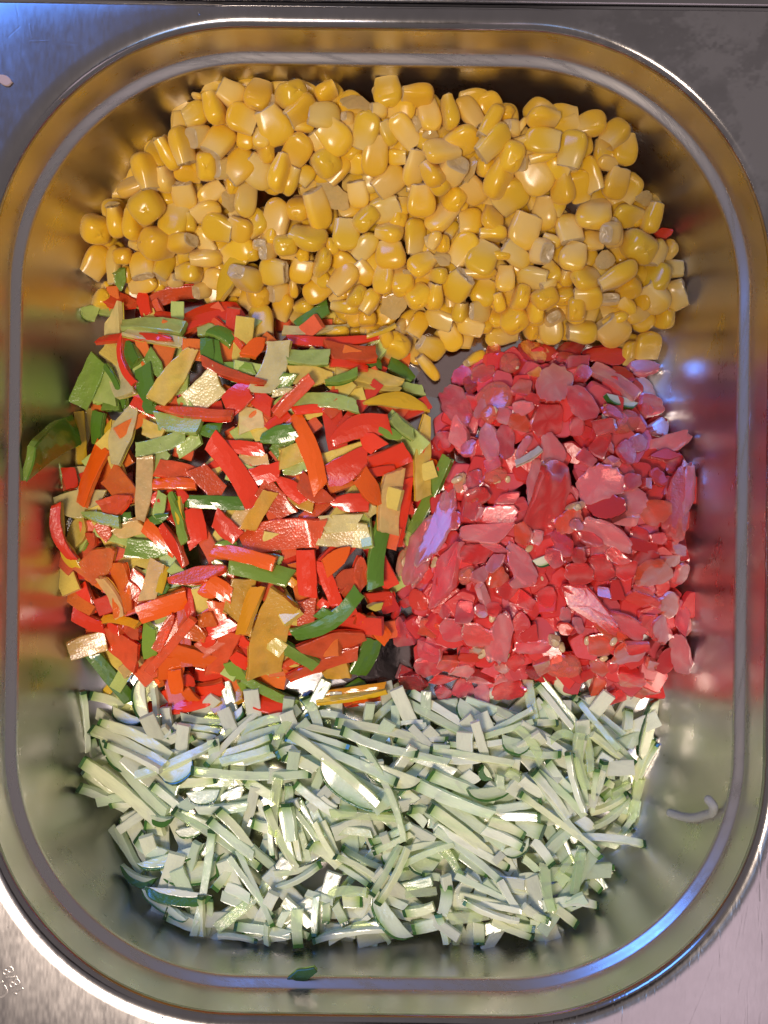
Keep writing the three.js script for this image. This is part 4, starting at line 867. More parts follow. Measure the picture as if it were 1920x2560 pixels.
C(-8.7,-56.1,-73.4,-59.3,0.55,-.28,7.5,8.3,4.7,0.35,'f')
U(-22.7,-57.6,69.8,-67.1,-.02,0.57,13.2,4.7,2.3,-.95,'1')
U(30.2,-45.3,92.5,-30,0.01,-.48,25.9,6.3,1.7,-.2,'1')
U(40.3,-45.3,94,5.9,-.29,0.11,16.9,4.4,2.2,0.48,'s')
C(-55.4,-27.1,-135,-74.3,0.18,-.05,9.9,9.4,6.5,0.15,'e')
T(72.1,-44.9,-22.9,16.6,0.18,0.09,5.9,6,4.3,'m')
U(90.4,-59.1,110.6,49.5,0.3,0.3,15.2,3.1,2.1,0.55,'0')
U(72.3,-42.9,131.2,-8.9,-.45,0.31,13,4.1,2.4,-.57,'2')
P(-15.9,-53.9,-63.9,3.7,-.02,0.16,34.1,3.6,2.8,2.2,'rs')
U(-14.4,-50.1,81.2,-22.8,0,0.59,11.1,3.8,1.6,-.17,'2')
C(101.8,-57.4,-74.3,0.7,-.1,-.3,9.6,8.3,5.8,0.05,'c')
U(-71.5,-40,133.2,-17,0.47,-.13,19.9,3.7,1.6,-.03,'s')
P(-2.4,-49.7,-47.6,-.57,-.28,0.53,19.9,4,2.4,0,'yf')
P(-95.7,-42.6,0.3,-13.8,0.04,0.27,13.9,3.9,2.9,0,'lf')
C(38.4,-42.9,-105.2,-109.3,-.39,0.28,10.8,8.4,4.7,0.4,'f')
U(-7.7,-46.8,108.8,-2.1,-.02,0.12,13.6,3.9,2.5,-.72,'1')
T(50.3,-43.6,20.3,8.8,-.25,0.02,8.5,3.6,3.6,'k')
U(-84.8,-57.9,66.1,-76.8,0.14,0.2,16.7,5,1.7,0.89,'s')
T(97.8,-48.6,-16.4,29,-.34,0.24,6,6.1,4.3,'r')
P(-48.1,-44.7,27.6,-105.5,-.19,-.03,14.1,8.7,2.7,0,'af')
P(8.1,-53.1,-3.1,-97.7,-.6,-.11,24.4,4.9,2.3,0,'rs')
U(-46.1,-39.2,143.2,-8.5,0.04,-.53,13.5,2.1,2,0.07,'2')
T(33.6,-46.3,-13.7,-80.8,0.53,0.07,8.2,5.3,4.6,'m')
T(45.3,-55.4,52.1,-8,0.22,-.62,5.5,5,3.5,'r')
U(-17.7,-53.8,75.7,-12.3,-.14,0.7,21.5,3.2,2.1,0.1,'2')
P(-93.1,-51.3,-56.7,-66.1,0.64,0.2,33.8,8.4,3.1,4,'pf')
U(30.4,-46.9,83.6,2.5,-.05,0.45,13.6,3.5,2.1,0.65,'0')
C(-59.4,-34.4,-119.2,0.7,0.38,-.51,11.6,10.1,7.4,0,'c')
T(78.6,-46.8,43.1,-4.3,0.02,-.59,9.4,7.3,3.1,'o')
C(93.9,-46,-106.6,-99.3,-.47,-.36,10.5,9.7,6.5,0.05,'e')
T(26.1,-57.6,51.3,22,0.07,-.65,8.1,5,4,'o')
P(-109.7,-42.7,5.7,-75.9,-.05,-.27,20.5,3.9,2.1,2.2,'rs')
T(33,-53,47.4,-24.5,0.11,-.66,7.7,4.1,4.2,'r')
P(-73.9,-45.4,39.5,-114.3,-.15,-.23,14.5,3.5,2.6,0,'rf')
C(26.5,-30.4,-126.9,40.7,-.09,-.66,12.7,10,5.6,0.35,'f')
C(-33.6,-44.3,-95.5,-79.3,-.25,0.08,9.7,8.5,7.3,0.2,'c')
T(56.5,-55.1,53.5,-6.4,0.45,-.53,6.7,4.1,3.9,'d')
P(-35.1,-44.4,-29.4,14.7,0.13,-.07,12.6,6.1,2.2,0,'gs')
T(75.1,-53.8,53.6,-62.7,-.28,-.67,5.5,4.1,4.2,'r')
C(23.1,-34.1,-118.2,-109.3,-.3,-.31,11.2,9.8,8.6,0.75,'t')
T(102.6,-47.9,12.8,9.2,-.64,-.13,8.2,3.7,4.2,'o')
P(-30.1,-45,-10.5,-38.6,-.05,0.05,12.4,5.7,2.2,0,'rs')
U(-17.1,-45.8,116,-36.2,-.06,0.16,13.1,5.9,2.5,-.73,'1')
C(-43.7,-44.7,-103.3,30.7,0.02,-.12,8.9,9.3,5.2,0.3,'f')
T(100.5,-51.1,-24.4,9.4,-.13,0.2,10.8,3.7,4.6,'r')
P(-74.9,-52.8,-70.5,-28.5,-.03,0.7,12.8,4,3,0,'rs')
C(-17.9,-41,-114.2,-29.3,-.03,-.51,11.2,6.8,2.6,0.9,'h')
T(64.3,-42.7,7.2,-64.9,0.41,0.37,9.7,6,3.8,'r')
U(-6.7,-43.9,123.1,-31.6,0.18,0.33,13.8,2.7,2.3,-.38,'2')
C(-15.9,-42.8,-111.8,-39.3,-.04,-.51,13.2,9.2,2.6,0.75,'h')
C(-19.2,-27.7,-133.7,0.7,-.07,0.14,11.4,9.9,5.6,0.6,'f')
C(-11.9,-53.7,-76.1,0.7,0.46,-.45,10.7,8,5.4,0.45,'e')
T(86.6,-47.4,-35.4,23.3,-.5,0.16,10.5,6.9,4,'g')
U(70.8,-44.3,121.5,-114.3,-.51,0.34,14.4,4.1,2.1,1.04,'t')
U(-30.1,-45.9,111.5,-75.7,-.01,0.04,24.6,3.3,2.3,0.44,'1')
C(-61.3,-49,-92.2,0.7,-.08,-.68,11.4,9.2,6.1,0.55,'e')
C(91.9,-53.2,-74.8,-159.3,-.42,-.47,11.1,6.2,4.2,0.5,'f')
T(46.5,-56.1,-57.3,0.7,0.14,0.67,6.7,6.7,4,'g')
T(44.2,-44.8,-28.2,-80.6,0.12,0.05,10.6,5.2,4.4,'m')
C(-61,-30.2,-127.5,0.7,-.01,-.56,8.9,7.7,7.3,0.85,'t')
C(72.3,-55.6,-68.8,0.7,-.09,-.46,10.8,10.3,8.7,0.35,'e')
P(-69.5,-44.4,-32.7,-9,0.15,0.15,15.5,6.1,3.1,0,'lf')
U(47.9,-39.8,139.4,-21.9,0.01,-.06,15.4,3.7,2.4,0.06,'2')
T(8.7,-58.6,15.1,-105.6,-.59,-.12,10.5,2.9,3.4,'w')
C(-59.2,-41.8,-112.4,-149.3,0.13,-.49,9.6,6.8,4.2,0.75,'f')
T(95.3,-44.9,-4.2,-106.2,-.04,-.13,9.7,9.3,4,'o')
C(52.9,-29.3,-127.3,-189.3,-.09,-.24,12.3,9.2,5.2,0.4,'f')
C(-50,-47.6,-93.9,20.7,0.58,-.46,12.6,9.3,5.2,0.15,'f')
P(-89,-46.5,-54.5,-65.1,0.66,0.01,18.7,2.6,2.7,2.6,'rs')
C(-46.3,-57,-80.2,60.7,0.22,-.5,10,8.8,4.9,0.3,'f')
U(-84.5,-50.8,93.1,-30.7,0.62,-.13,32.7,6.4,1.7,-.53,'1')
U(-93.6,-54.8,83.8,-44.3,0.5,-.06,20.2,5.8,2.3,0.13,'s')
T(41,-43.8,14,47.8,0.34,0.38,7.7,4.4,3.4,'k')
C(31.5,-40.2,-113.6,-59.3,0.17,-.8,10.3,9.1,5.1,0.6,'f')
U(-5.9,-46.9,93.7,-27.2,-.02,-.05,32.8,9.7,2,0.25,'s')
T(10.1,-60.3,40.5,-17,0.53,-.1,9.7,8.8,3.7,'m')
C(-60.7,-43.4,-106.6,30.7,-.1,-.68,10.4,7.6,4.3,0.85,'f')
P(-86.5,-48.3,-62.9,-9.8,0.3,0.57,29.1,3.3,2,0,'rs')
T(31,-58.7,53.5,14.1,0.2,-.52,9,5.4,3.8,'k')
C(-42.7,-54.8,-71.4,100.7,-.03,0.23,12.4,9.1,5.1,0.45,'f')
T(53.8,-45.3,38.4,50.1,-.03,-.29,7.4,5.2,3.5,'r')
C(-45.8,-53.2,-86.4,120.7,-.1,-.44,9.5,7.8,4.4,0.3,'f')
C(47,-44.5,-92.7,-39.3,-.13,-.43,11.7,7.2,4.2,0.7,'f')
C(-71.5,-32,-122.2,-59.3,-.22,-.37,11.2,8.7,5.8,0.1,'e')
C(49,-49.3,-79,-9.3,0.2,0.23,10.4,9,5.7,0.15,'c')
C(52.8,-47.3,-85.8,-179.3,0.08,-.72,11.4,8.5,4.8,0.55,'f')
C(-41.4,-36.7,-117.6,-44.3,-.07,-.63,11.8,11,6.2,0.7,'f')
U(48.3,-45.8,102.6,2.5,0.16,0.06,19.1,3.9,2.4,-.61,'2')
C(-67.8,-51.4,-87,0.7,0.35,-.1,9,8.6,7.8,0.3,'e')
U(-63.7,-55.7,75.5,-8.7,0.1,0.66,16,3,2.3,-.13,'1')
C(90.2,-58.6,-61.7,90.7,-.5,-.16,9.2,6.7,4.2,0.4,'f')
T(45.4,-44.9,-8.4,8.5,0.21,-.14,8.9,3.2,4.2,'m')
C(5.2,-58.1,-63.1,60.7,-.26,-.28,12,10.5,8.4,0.25,'c')
T(40.7,-45,8.7,-14.6,-.03,-.03,9.2,2.4,3.9,'m')
C(-84.3,-50.4,-89.7,100.7,0.14,0.04,10.6,9.4,5.3,0.35,'f')
P(-21.1,-45.2,-41,-.21,0.1,0.06,27.5,5.2,2.4,-2.6,'lf')
U(15.7,-47.5,82.6,-10.6,0.22,0.4,21.1,3.9,2.4,-.38,'1')
C(-49.6,-27.2,-140.3,-19.3,-.37,0.16,9.9,8.8,4.9,0.8,'f')
C(-5.5,-28.6,-129.7,70.7,0.14,-.48,12.3,9.2,5.2,0.45,'f')
T(108.6,-51.1,35.9,-80.8,0.83,-.22,8.3,3.7,4.6,'k')
U(-37.9,-38.7,140.4,-8.1,0.02,0.48,19.5,4.1,1.9,-.16,'1')
P(-11.4,-45.9,5,-2.2,-0,-.1,17.1,8.8,2,0,'pf')
T(37.5,-60.7,56.6,-1.6,0.17,-.77,10.5,4.2,4.3,'r')
T(85.7,-61.5,62.9,8.5,-.05,-.34,9.4,5.9,3.6,'r')
C(36.2,-49.6,-80.8,-109.3,-.06,-.56,9.8,9,5,0.2,'f')
C(-100.9,-49.3,-101.6,-19.3,-.1,-.62,12.2,9.4,10.6,0.15,'c')
C(29.9,-35,-119,60.7,0.62,0.09,11.4,5.1,2.6,0.8,'h')
C(70.8,-36.5,-118.9,110.7,0.27,-.45,12.2,7.1,4.2,0.25,'f')
C(-69.5,-44.4,-95.8,-169.3,0.61,-.29,9.7,9.2,6.9,0.1,'e')
C(-101.7,-55.1,-91.8,60.7,-.37,-.1,12,9.5,5.3,0.25,'f')
C(43.9,-60,-67.7,-179.3,0.05,-.66,12.6,7.6,4.2,0.55,'f')
T(33,-45.3,-4,21.3,0.7,0.13,6.9,6.9,4.7,'m')
C(43.4,-46.6,-85.1,-89.3,-.14,-.13,9.3,7.3,4.2,0.75,'f')
C(34.6,-61.5,-59.6,30.7,-.42,0.09,8.4,6.3,4.2,0.15,'e')
C(42.1,-31.4,-123,-19.3,0.16,-.52,12.4,10.8,8.5,0.2,'c')
T(34.2,-43.5,-9.2,18.2,-.1,-.68,8,4.8,4.5,'r')
C(57,-47.9,-78.9,-59.3,-0,0.24,11.2,9.8,7.7,0.15,'c')
U(-36.2,-46.1,109.6,-86.5,0.03,-.05,17.8,2.7,2,0.03,'2')
T(61.8,-43.4,11.9,-64.3,0.58,-.25,6.6,5.2,3.7,'m')
T(88.2,-47.1,45,-16.4,-.39,-.62,11,8.1,3.2,'o')
U(-97.5,-55.4,96.6,-35.8,0.16,-.22,18.8,4.9,2.2,0.91,'1')
T(85.6,-45.4,15.3,-22.5,0.09,-.04,9.2,6.5,3.1,'r')
T(104.3,-48.4,8.1,-16,-.65,-.17,8.5,3.7,4.7,'r')
U(-67.1,-39.4,129.6,-6.7,0.01,0.56,23.5,5,2.1,-.51,'p')
T(86,-45.1,-24.7,-18.7,-.61,0.27,7.3,6.9,3,'r')
T(54.5,-47.2,43.2,6.8,0.04,-.18,11.4,4.5,3.4,'m')
U(-28.1,-46.1,109.5,-76.4,0.23,-.06,18.9,3,1.7,-.17,'1')
U(-24.8,-44.5,105,-51.4,-.24,0.31,16.1,2.7,2.5,-.3,'1')
T(89.9,-54.3,54.9,7.5,0.12,-.81,10.4,6.6,4.7,'r')
C(16.9,-31.1,-116,-59.3,0.45,-.23,9,8.5,6.7,0.1,'e')
C(-15.3,-35.6,-119.3,50.7,0.11,-.39,10.6,7.8,4.4,0.45,'f')
C(-28.2,-49.2,-87.5,-99.3,-.19,-.5,9,8.6,4.8,0.25,'f')
T(18.4,-55.9,46.3,-8.8,0.59,-.3,10.1,5.4,3.9,'m')
C(28.6,-45.4,-95.3,50.7,0.14,-.08,12.5,9.3,5.2,0.45,'f')
C(18.4,-47.9,-78.8,-89.3,-.24,-.47,9.8,9.2,6.1,0.1,'e')
T(90.3,-43.3,42.6,-7.1,-.05,-.56,9,4,3.3,'r')
U(-58.5,-38.3,135.3,-91.7,0.59,-.08,14.1,3.2,1.9,0.08,'1')
U(-18,-50.8,77.7,-17.8,0.19,0.29,19.2,3.2,1.8,0.01,'2')
C(-8.9,-49.9,-78.9,-19.3,-.1,0.57,9.4,8.2,5.3,0.05,'c')
U(-79.1,-55.8,69.1,-78.6,0.53,0.1,20.6,2.9,2,0,'2')
T(81.8,-45.2,37.4,-31.5,-.08,0,12.9,4.4,3.4,'o')
T(42.5,-44.5,-2.7,7,0.16,-.25,11,6.1,3.2,'m')
C(-61.8,-27.4,-133.9,20.7,0.15,0.38,8.4,8.4,4.7,0.4,'f')
C(64.9,-43.9,-102.4,100.7,-.02,0.39,10.8,9.6,5.4,0.75,'f')
C(71,-44.1,-85.1,-159.3,-.23,0.22,11.2,10.4,5.8,0.4,'f')
T(93.8,-45.3,25.4,-45.9,-.18,-.08,10,4.4,3.3,'R')
C(52.3,-36.4,-117.4,-59.3,0.18,-.9,12.6,11.8,6.2,0.6,'f')
C(82.2,-43.9,-86,30.7,-.07,-.22,15.2,10.8,7.2,0.45,'e')
C(83.7,-52.2,-72.8,30.7,0.33,-.62,9.1,6.8,4.5,0.2,'e')
C(-47.7,-34.6,-119.7,40.7,0.03,-.31,11.7,10.2,5.7,0.45,'f')
U(27.3,-44.6,96.6,-17.8,0.22,-.27,29,6.3,1.8,-.25,'1')
T(77,-43.9,15.9,-12.3,0.27,-.26,10.7,8,4.7,'r')
U(-63.6,-44.5,123.2,7.7,-.07,0.51,21.5,7.8,2.3,-.9,'s')
C(-30.3,-25.9,-139.9,-59.3,-.35,0.47,11.4,9.9,8.8,0.15,'c')
C(-49.2,-43.5,-100.2,-29.3,0.48,-.48,9.2,9.2,5.2,0.45,'f')
C(35.8,-26.9,-132,60.7,0.25,0.22,12.2,8.6,5.7,0.15,'e')
T(77.8,-42.7,-33.2,-8.3,0.57,-.07,7.7,6.4,4.7,'r')
C(103.1,-54,-91.2,-179.3,0.26,-.01,9.1,7,4.2,0.6,'f')
C(28.8,-28.8,-136.2,-234.3,0.02,-0,11.9,7.7,4.3,0.5,'f')
T(95.5,-58.9,-56.5,7.3,-.31,0.58,11,5,4.4,'k')
T(96.5,-58.9,-48.3,-49.5,-.67,0.22,9.8,5.9,3,'k')
C(20.3,-43.3,-105.3,-129.3,0.26,0.24,12.4,9.2,5.2,0.5,'f')
C(90.3,-43.4,-112.7,0.7,-.57,-.16,9.6,6,2.6,0.4,'h')
T(66,-42.7,-.81,33,0.31,0.21,9,6,3,'o')
C(-76.8,-51,-89.9,60.7,-.69,-.21,10.3,7.8,4.4,0.2,'f')
C(11.7,-45.7,-99.5,90.7,-.19,-.11,12.5,8.1,4.5,0.3,'f')
C(-25,-43,-97.7,-29.3,-.22,0.49,12.8,11.2,6.2,0.2,'f')
C(52.6,-27,-133.7,-179.3,-.3,0.04,10.7,8,5.3,0.3,'e')
C(-3.6,-50.2,-77.5,60.7,-.14,-.24,9.4,8.9,6.5,0.25,'e')
U(-39.5,-53.9,76.5,19.4,0.05,0.61,19.6,4.6,1.8,-.29,'0')
U(82.1,-58.4,113.7,7.8,-.15,0.42,3.7,3.4,2.2,0.01,'0')
C(22.1,-27.7,-135.1,-79.3,0.04,-.01,11.1,8,5.3,0.05,'e')
T(27.3,-48.1,38.6,0.7,0.15,-.68,8.9,8.1,3.2,'m')
C(-27.5,-57.1,-77.2,20.7,0.34,-.84,7.1,6.7,5,0.05,'e')
C(-19.1,-28.2,-141.6,-149.3,0.03,0.06,7.3,6.9,5.4,0.2,'e')
C(11.6,-26.4,-140.4,5.7,-.1,0.34,10.7,8.6,5.7,0.1,'e')
P(-9.4,-61,62,8.8,0.09,0.09,25.8,2.5,2.8,0,'as')
C(-59.5,-54.6,-85.9,0.7,-.07,-.67,9.1,8.3,4.6,0.5,'f')
T(108.2,-50.4,33.4,-83.6,0.29,0.02,12.3,4.9,4,'m')
P(-14.9,-51,43.9,17,-.24,-.56,22.2,9.3,2.3,0,'rf')
T(102.2,-49.9,-13.4,37.1,-.58,0.05,9.6,4.9,3.2,'m')
C(-5.4,-44.8,-95.5,60.7,-.29,-.51,10.5,7.3,4.2,0.55,'f')
C(58.9,-34.2,-119.7,-199.3,0.43,-.35,8.9,7.7,4.3,0.1,'f')
T(91.9,-44.2,8.3,-1.5,-.26,0,10.5,6,3.4,'o')
C(2.2,-54.2,-65.3,-79.3,0.13,-.8,7,6.7,5.4,0.1,'e')
U(-32.8,-43.9,110.3,-62.3,-.55,0.18,24.7,3.3,1.9,0.34,'1')
U(-76.7,-53.4,76.1,34.4,-.27,0.43,4,3.4,2.2,-.02,'1')
P(-4,-50.3,-50.9,-5.4,-.31,0.42,24.9,6.6,3,0,'yf')
C(42.8,-28.8,-131,0.7,0.15,-.13,6.6,5.8,5.8,0.85,'t')
C(20.6,-54.6,-72.5,160.7,-.09,-.44,10.8,7.5,4.2,0.5,'f')
T(87.8,-43,-8.3,-25.9,0.08,0.29,9,8,4.6,'k')
P(-73.8,-45.5,-42,-57.3,0.1,-.11,4.1,3.9,3,0,'lf')
C(-26,-37.8,-117.5,60.7,-.3,-.56,7.1,5.9,4.2,0.35,'f')
C(20.9,-45.4,-91.4,-59.3,-.17,0.59,8.1,6.9,2.6,0.65,'h')
T(73.3,-44,5.1,-30.3,0.16,0.27,9.4,4,4.2,'m')
C(-80.9,-41.3,-107.5,-59.3,0.16,-.15,13.7,11.9,11.1,0.3,'c')
C(17.6,-60.6,-55.7,-49.3,-.15,-.34,11.8,7.3,4.6,0.45,'e')
U(-90,-50.3,96.3,-32.4,0.27,-.11,34.6,6.4,1.8,-.31,'1')
U(44.3,-40.6,129.2,-25.3,-.02,0.21,35.7,3,1.8,-.25,'2')
C(13.6,-55.6,-70.7,60.7,-.43,-.34,9.1,7.1,4.2,0.15,'f')
C(28.4,-52,-74.2,-109.3,0.61,-.34,7.4,7,5.7,0.2,'e')
C(-66.6,-28.8,-124.1,100.7,0.5,-.39,12.3,8.6,5.8,0.4,'e')
C(61.3,-56.8,-69.7,-89.3,0.45,-.53,11.6,9.1,5.1,0.65,'f')
C(63.2,-30.2,-125,80.7,0.17,-.47,12.3,10,5.6,0.4,'f')
P(-16.3,-45.7,-38.6,-134.3,-.06,0,5.6,4.8,2.6,0,'rf')
U(-64.2,-54.4,77.6,-8,0.01,0.61,15.4,3,1.8,-.41,'1')
C(-44.4,-55.8,-80.4,0.7,-.09,-.68,10,8.7,7.9,0.45,'c')
C(102.4,-52.8,-97.8,30.7,0.57,0,7,6.6,4.2,0.6,'f')
C(-52.9,-42.6,-109.8,-59.3,-.41,-.59,8.8,6.4,2.6,0.85,'h')
T(48,-59.7,61,10.5,0.33,-.07,12.4,6.3,4.7,'r')
T(91.1,-44.3,25.4,-1.7,-.01,-.39,9.6,4.4,3.8,'o')
C(78.1,-46.7,-92,60.7,-.08,0.07,8.5,7.7,2.6,0.35,'h')
T(83.1,-43.6,10.8,-11.6,0.19,-.29,9.4,5.2,3.7,'r')
T(28.1,-57.2,-41.2,-52.1,0.61,0.32,15.2,8.3,4,'m')
U(-73.4,-52.6,77.1,45.7,-.73,0.01,3.5,2.7,2.3,0.13,'p')
T(41,-49.6,-43.2,-64.5,0.47,0.39,11.7,10.6,4,'g')
U(48.4,-45.9,88.1,-19.3,0.38,-.11,5.1,3.7,2.5,-.2,'t')
T(70.5,-45.2,-42.1,-75.7,-.05,0.22,12,7.7,4.3,'m')
U(-38.2,-42.9,127.2,-111.9,0.03,0.61,5.6,4.1,1.6,-.2,'t')
P(-93.2,-53.6,-84.6,-79.8,-.43,-.48,6.8,4,2.9,0,'gf')
U(-97.1,-53.8,99.8,-33.8,0.05,-.58,19,4.8,2.2,0.02,'1')
P(-3,-44.7,-27.6,-35.6,0.26,-.11,8.1,6.5,2.5,0,'rs')
P(-30.2,-44.6,-22.5,20,-.2,-.11,9.2,7,3,0,'yf')
P(-97.7,-51.9,-45.2,-74,0.62,0.06,10.2,10.2,2.8,0,'lf')
T(21.4,-50,14.9,22.5,0.6,0.16,4.4,3.7,3.7,'w')
U(15.5,-39.4,133.1,16.3,0.15,-.14,11.1,4.1,2.3,0.33,'1')
U(46,-39.8,127.6,-62.7,-.12,0.5,10.2,3.7,1.8,0.16,'0')
P(-1.06,-51.2,30.4,0.7,-.5,-.16,4.9,2.7,3.1,0,'ps')
U(88.4,-56,95.5,20.1,-.51,-.33,8.1,4.3,1.9,-.67,'t')
P(-13.3,-44.3,-49.3,23.5,0.03,0.54,11.8,3.5,2.7,0,'gf')
T(69.2,-41.1,11.3,-64.5,-.25,-.62,5.7,4.4,3.5,'r')
T(34.9,-43.9,-8.5,0.7,-.24,0.72,5.6,3.2,3.2,'o')
P(-61.2,-45.1,-43.8,-138,0.02,-.14,14.3,9.6,3.1,0,'pf')
P(-69,-45,-16.6,-5.5,-.26,0.04,16.2,6.1,2.1,0,'rf')
U(63.9,-49.2,79.2,-37.2,-.05,0.47,10.1,3.3,2,0.28,'0')
U(-4.5,-46.3,118,-27.2,-.14,0.39,15.6,2.8,1.8,0.58,'1')
T(28.1,-53.3,-31.1,-62.7,0.66,0.01,13.8,7,3.5,'k')
U(-29.2,-43,104.6,-77.6,0.52,0.04,12.9,5.4,2.3,-.28,'1')
U(44.6,-39,131.3,-15,-.01,0.09,31.7,3,1.8,-.42,'2')
P(-28.1,-50,47.7,-38.7,0.13,-.64,16,4.9,2.6,0,'gf')
P(-43.8,-46.6,-60.2,-128.4,-.48,0.22,9.1,5.7,2.6,0,'os')
T(79,-43.9,24,-50,0.4,0.12,5.7,4,3.6,'k')
T(69.4,-45.9,-45.2,0.7,-.54,0.36,3.6,3.6,4.1,'k')
P(-10.8,-45.8,-18.4,28,0.03,-.05,16.2,9.2,2.3,0,'rs')
U(66.7,-50.7,75.6,0.7,-.16,0.55,10.2,4,2.1,-2.8,'t')
U(3.5,-59.3,68.9,-132.9,0.07,0.56,13.2,4.3,2.3,0.48,'1')
U(-65.9,-52.4,78.7,30.4,-.13,0.19,3.6,2.9,2.3,-.05,'3')
P(-90.3,-47.8,36.2,-10.6,0.48,0.32,15.7,2.9,2.6,-.88,'as')
P(-69.9,-45.5,-46.7,12,-.05,-.1,6.7,6.6,2.9,0,'lf')
P(-75.9,-44.4,7,-40.6,-.13,-.04,14.5,4.8,1.9,0,'os')
U(82.9,-55.9,97.6,32.7,-.54,-.33,4.2,3.8,2.1,-.24,'1')
P(-16.8,-44.9,22.2,-69.4,-.02,0.05,16.7,4.8,2.3,0,'rs')
P(-24.5,-56.7,-72.8,-146.7,0.07,-.03,13.4,5,3,0,'gs')
P(-65.6,-49.2,48.1,-25.1,-.11,-.52,15.2,6.8,2.8,-.88,'os')
U(79.5,-50.2,90,-100,-.34,-.2,13.1,3.5,2.4,0.32,'1')
U(-.02,-38.7,139.7,-25.1,-.06,-.03,14.3,2.4,1.9,-2.8,'t')
T(26.9,-49.2,-.08,-21.9,0.77,0.27,5.3,5.7,3.4,'m')
P(-9.7,-45.2,-6.2,-1.15,0.04,-.03,13.5,6.6,3,0,'rs')
P(0.42,-50.4,-67.1,23.1,-.09,-.57,11,1.33,2.6,0,'ys')
P(-97.2,-45.7,15.8,-137.7,0.19,-.28,15.8,9.8,2.5,0,'Of')
P(-56.9,-45.3,-5.7,-2.4,0.03,-.04,20.1,4.8,2.2,0,'gs')
P(-40.7,-44.9,-40.8,-30.3,0.05,0.12,7.6,6.1,2.7,0,'rs')
T(18.8,-52.6,38,-6,0.5,0.01,7,5.4,4,'o')
T(65.4,-43.4,36.7,-7.4,0.3,0.22,5.7,3.6,3.5,'o')
U(-90.6,-53.7,102.3,13.2,0.15,-.6,8.2,3.3,1.8,-.05,'1')
U(94.5,-60,100.6,-102.1,0.05,0.1,15.4,4.8,2.2,0.03,'t')
P(-92.2,-45,27.5,-66.4,0.58,-.37,15.2,4.6,2.4,0,'wf')
T(103,-52.8,47.7,-5.3,-.53,-.3,7.9,7.8,3.6,'o')
U(75,-52.3,107.3,-40.2,-.57,-0,8.8,6,2.4,-.5,'0')
U(18,-46.1,113.6,7.8,-.02,0.47,20.6,3,1.9,-.78,'1')
U(84.1,-55.3,100.8,26.4,-.26,-.52,15,3.1,2.2,0.31,'2')
T(62.1,-46.5,41.2,0.7,0.09,-.59,4,4,3.4,'w')
U(77.1,-48.6,93.8,-93.9,0.08,-.16,16.4,2.6,1.9,0.5,'1')
T(41,-61.2,-62.7,9.4,0.24,0.39,5.6,6.3,4.7,'r')
U(-75.2,-46.4,105.1,-1.5,0.58,-.15,11.4,3.3,2,0.78,'p')
P(-92.4,-48.1,-46.9,-57.3,0.58,-.16,16.6,2.2,2,-2.2,'gs')
U(-53.3,-46.5,101.2,5.6,0.05,-.13,18,4.2,2.5,0.25,'0')
P(-102.7,-52.5,36.8,-17.7,0.25,-.28,12.7,5.3,2.1,0,'rs')
U(-32.3,-53.1,74,-117.9,-.21,0.67,16.8,4.5,2.4,0.87,'t')
P(-96.4,-61.3,58.5,-53.4,-.28,-.09,22.6,5.3,3,0,'gs')
P(-54.4,-49.5,47.2,-113.1,0.07,-.58,20.3,6.4,2,0,'rf')
U(-15.2,-45.1,111,-66.2,-.05,0.17,13.4,2.8,1.7,-.28,'0')
P(-24.6,-45.9,32.4,-91.9,0.03,0.01,9.6,6.1,2.3,0,'rf')
U(40.5,-38.3,130.7,-10.6,0.15,0.3,20.4,3,1.8,0.33,'1')
T(68.1,-39.9,0.31,-13.3,-.48,-.24,3.3,2.8,4.8,'k')
U(86.1,-53.5,79.1,-41.3,-.44,0.2,18.7,3.2,2.1,-.1,'2')
T(108.6,-48.9,-10.9,-96.6,0.26,0.07,19.3,4.5,4.4,'k')
P(-49,-44.6,-42.2,-142,0.18,0.02,11.5,8.3,2.4,0,'rs')
P(-21.9,-43.8,-9.6,-31.5,-.08,0.2,13.9,6.1,2.9,1.3,'rf')
P(-60.4,-53.1,-72,19.1,-0,0.52,22.6,8,2.2,-2.2,'rs')
U(72,-46.9,89.5,-74.1,0.01,-.14,19.4,2.9,2.3,-.49,'1')
P(-84.7,-55.8,-77.2,-66.7,0.33,0.28,11.6,4.9,2.6,0,'rs')
U(24.7,-40,130,-98.3,0.06,0.45,9.6,5.8,2.2,-.84,'1')
T(79.6,-57.3,58,12.8,-.01,-.64,6,7.1,4.2,'o')
P(-103.4,-52.2,-48,-115.2,0.03,-.03,18.3,7.6,3,0,'gf')
T(102.5,-48.8,28,-38.8,-.59,-.12,9,7.7,4.5,'o')
P(-37.7,-45.3,-52.5,-110.2,0.03,0.17,19.6,8.7,2.5,-2.2,'pf')
T(87.2,-42.6,-14.9,18.1,-.41,0.25,6.7,4.8,4.2,'m')
U(24,-38.5,138.7,-73,0.34,-.13,10.7,3.6,2.4,-.28,'1')
U(5.2,-38.6,135.3,-53.1,-.06,0.11,20.7,6,2.2,0.59,'s')
U(59.6,-40.4,125.4,-82.8,0.06,0.39,15.2,5,2.5,0.92,'t')
U(-25.9,-37.8,139.1,-89.3,-.18,0.21,12.4,5.3,2.1,0.47,'2')
U(58.9,-44.5,114.8,-54.3,0.06,0.43,10.6,4.6,2,-.47,'2')
U(-20.2,-46.5,98.2,-36.6,-.06,0.05,19.6,3.9,2.3,0.28,'1')
T(48.9,-43.9,-34.2,-39.9,-.15,-.27,7.4,6,4.5,'o')
C(-68,-41.8,-110.7,-94.3,0.28,-.81,10.8,8.8,4.9,0.55,'f')
C(67.4,-38.5,-115.3,110.7,-.28,-.73,11.1,8.3,4.7,0.2,'f')
U(45.6,-52.7,72.1,29.5,0.28,0.67,23.1,2.9,1.8,0.2,'1')
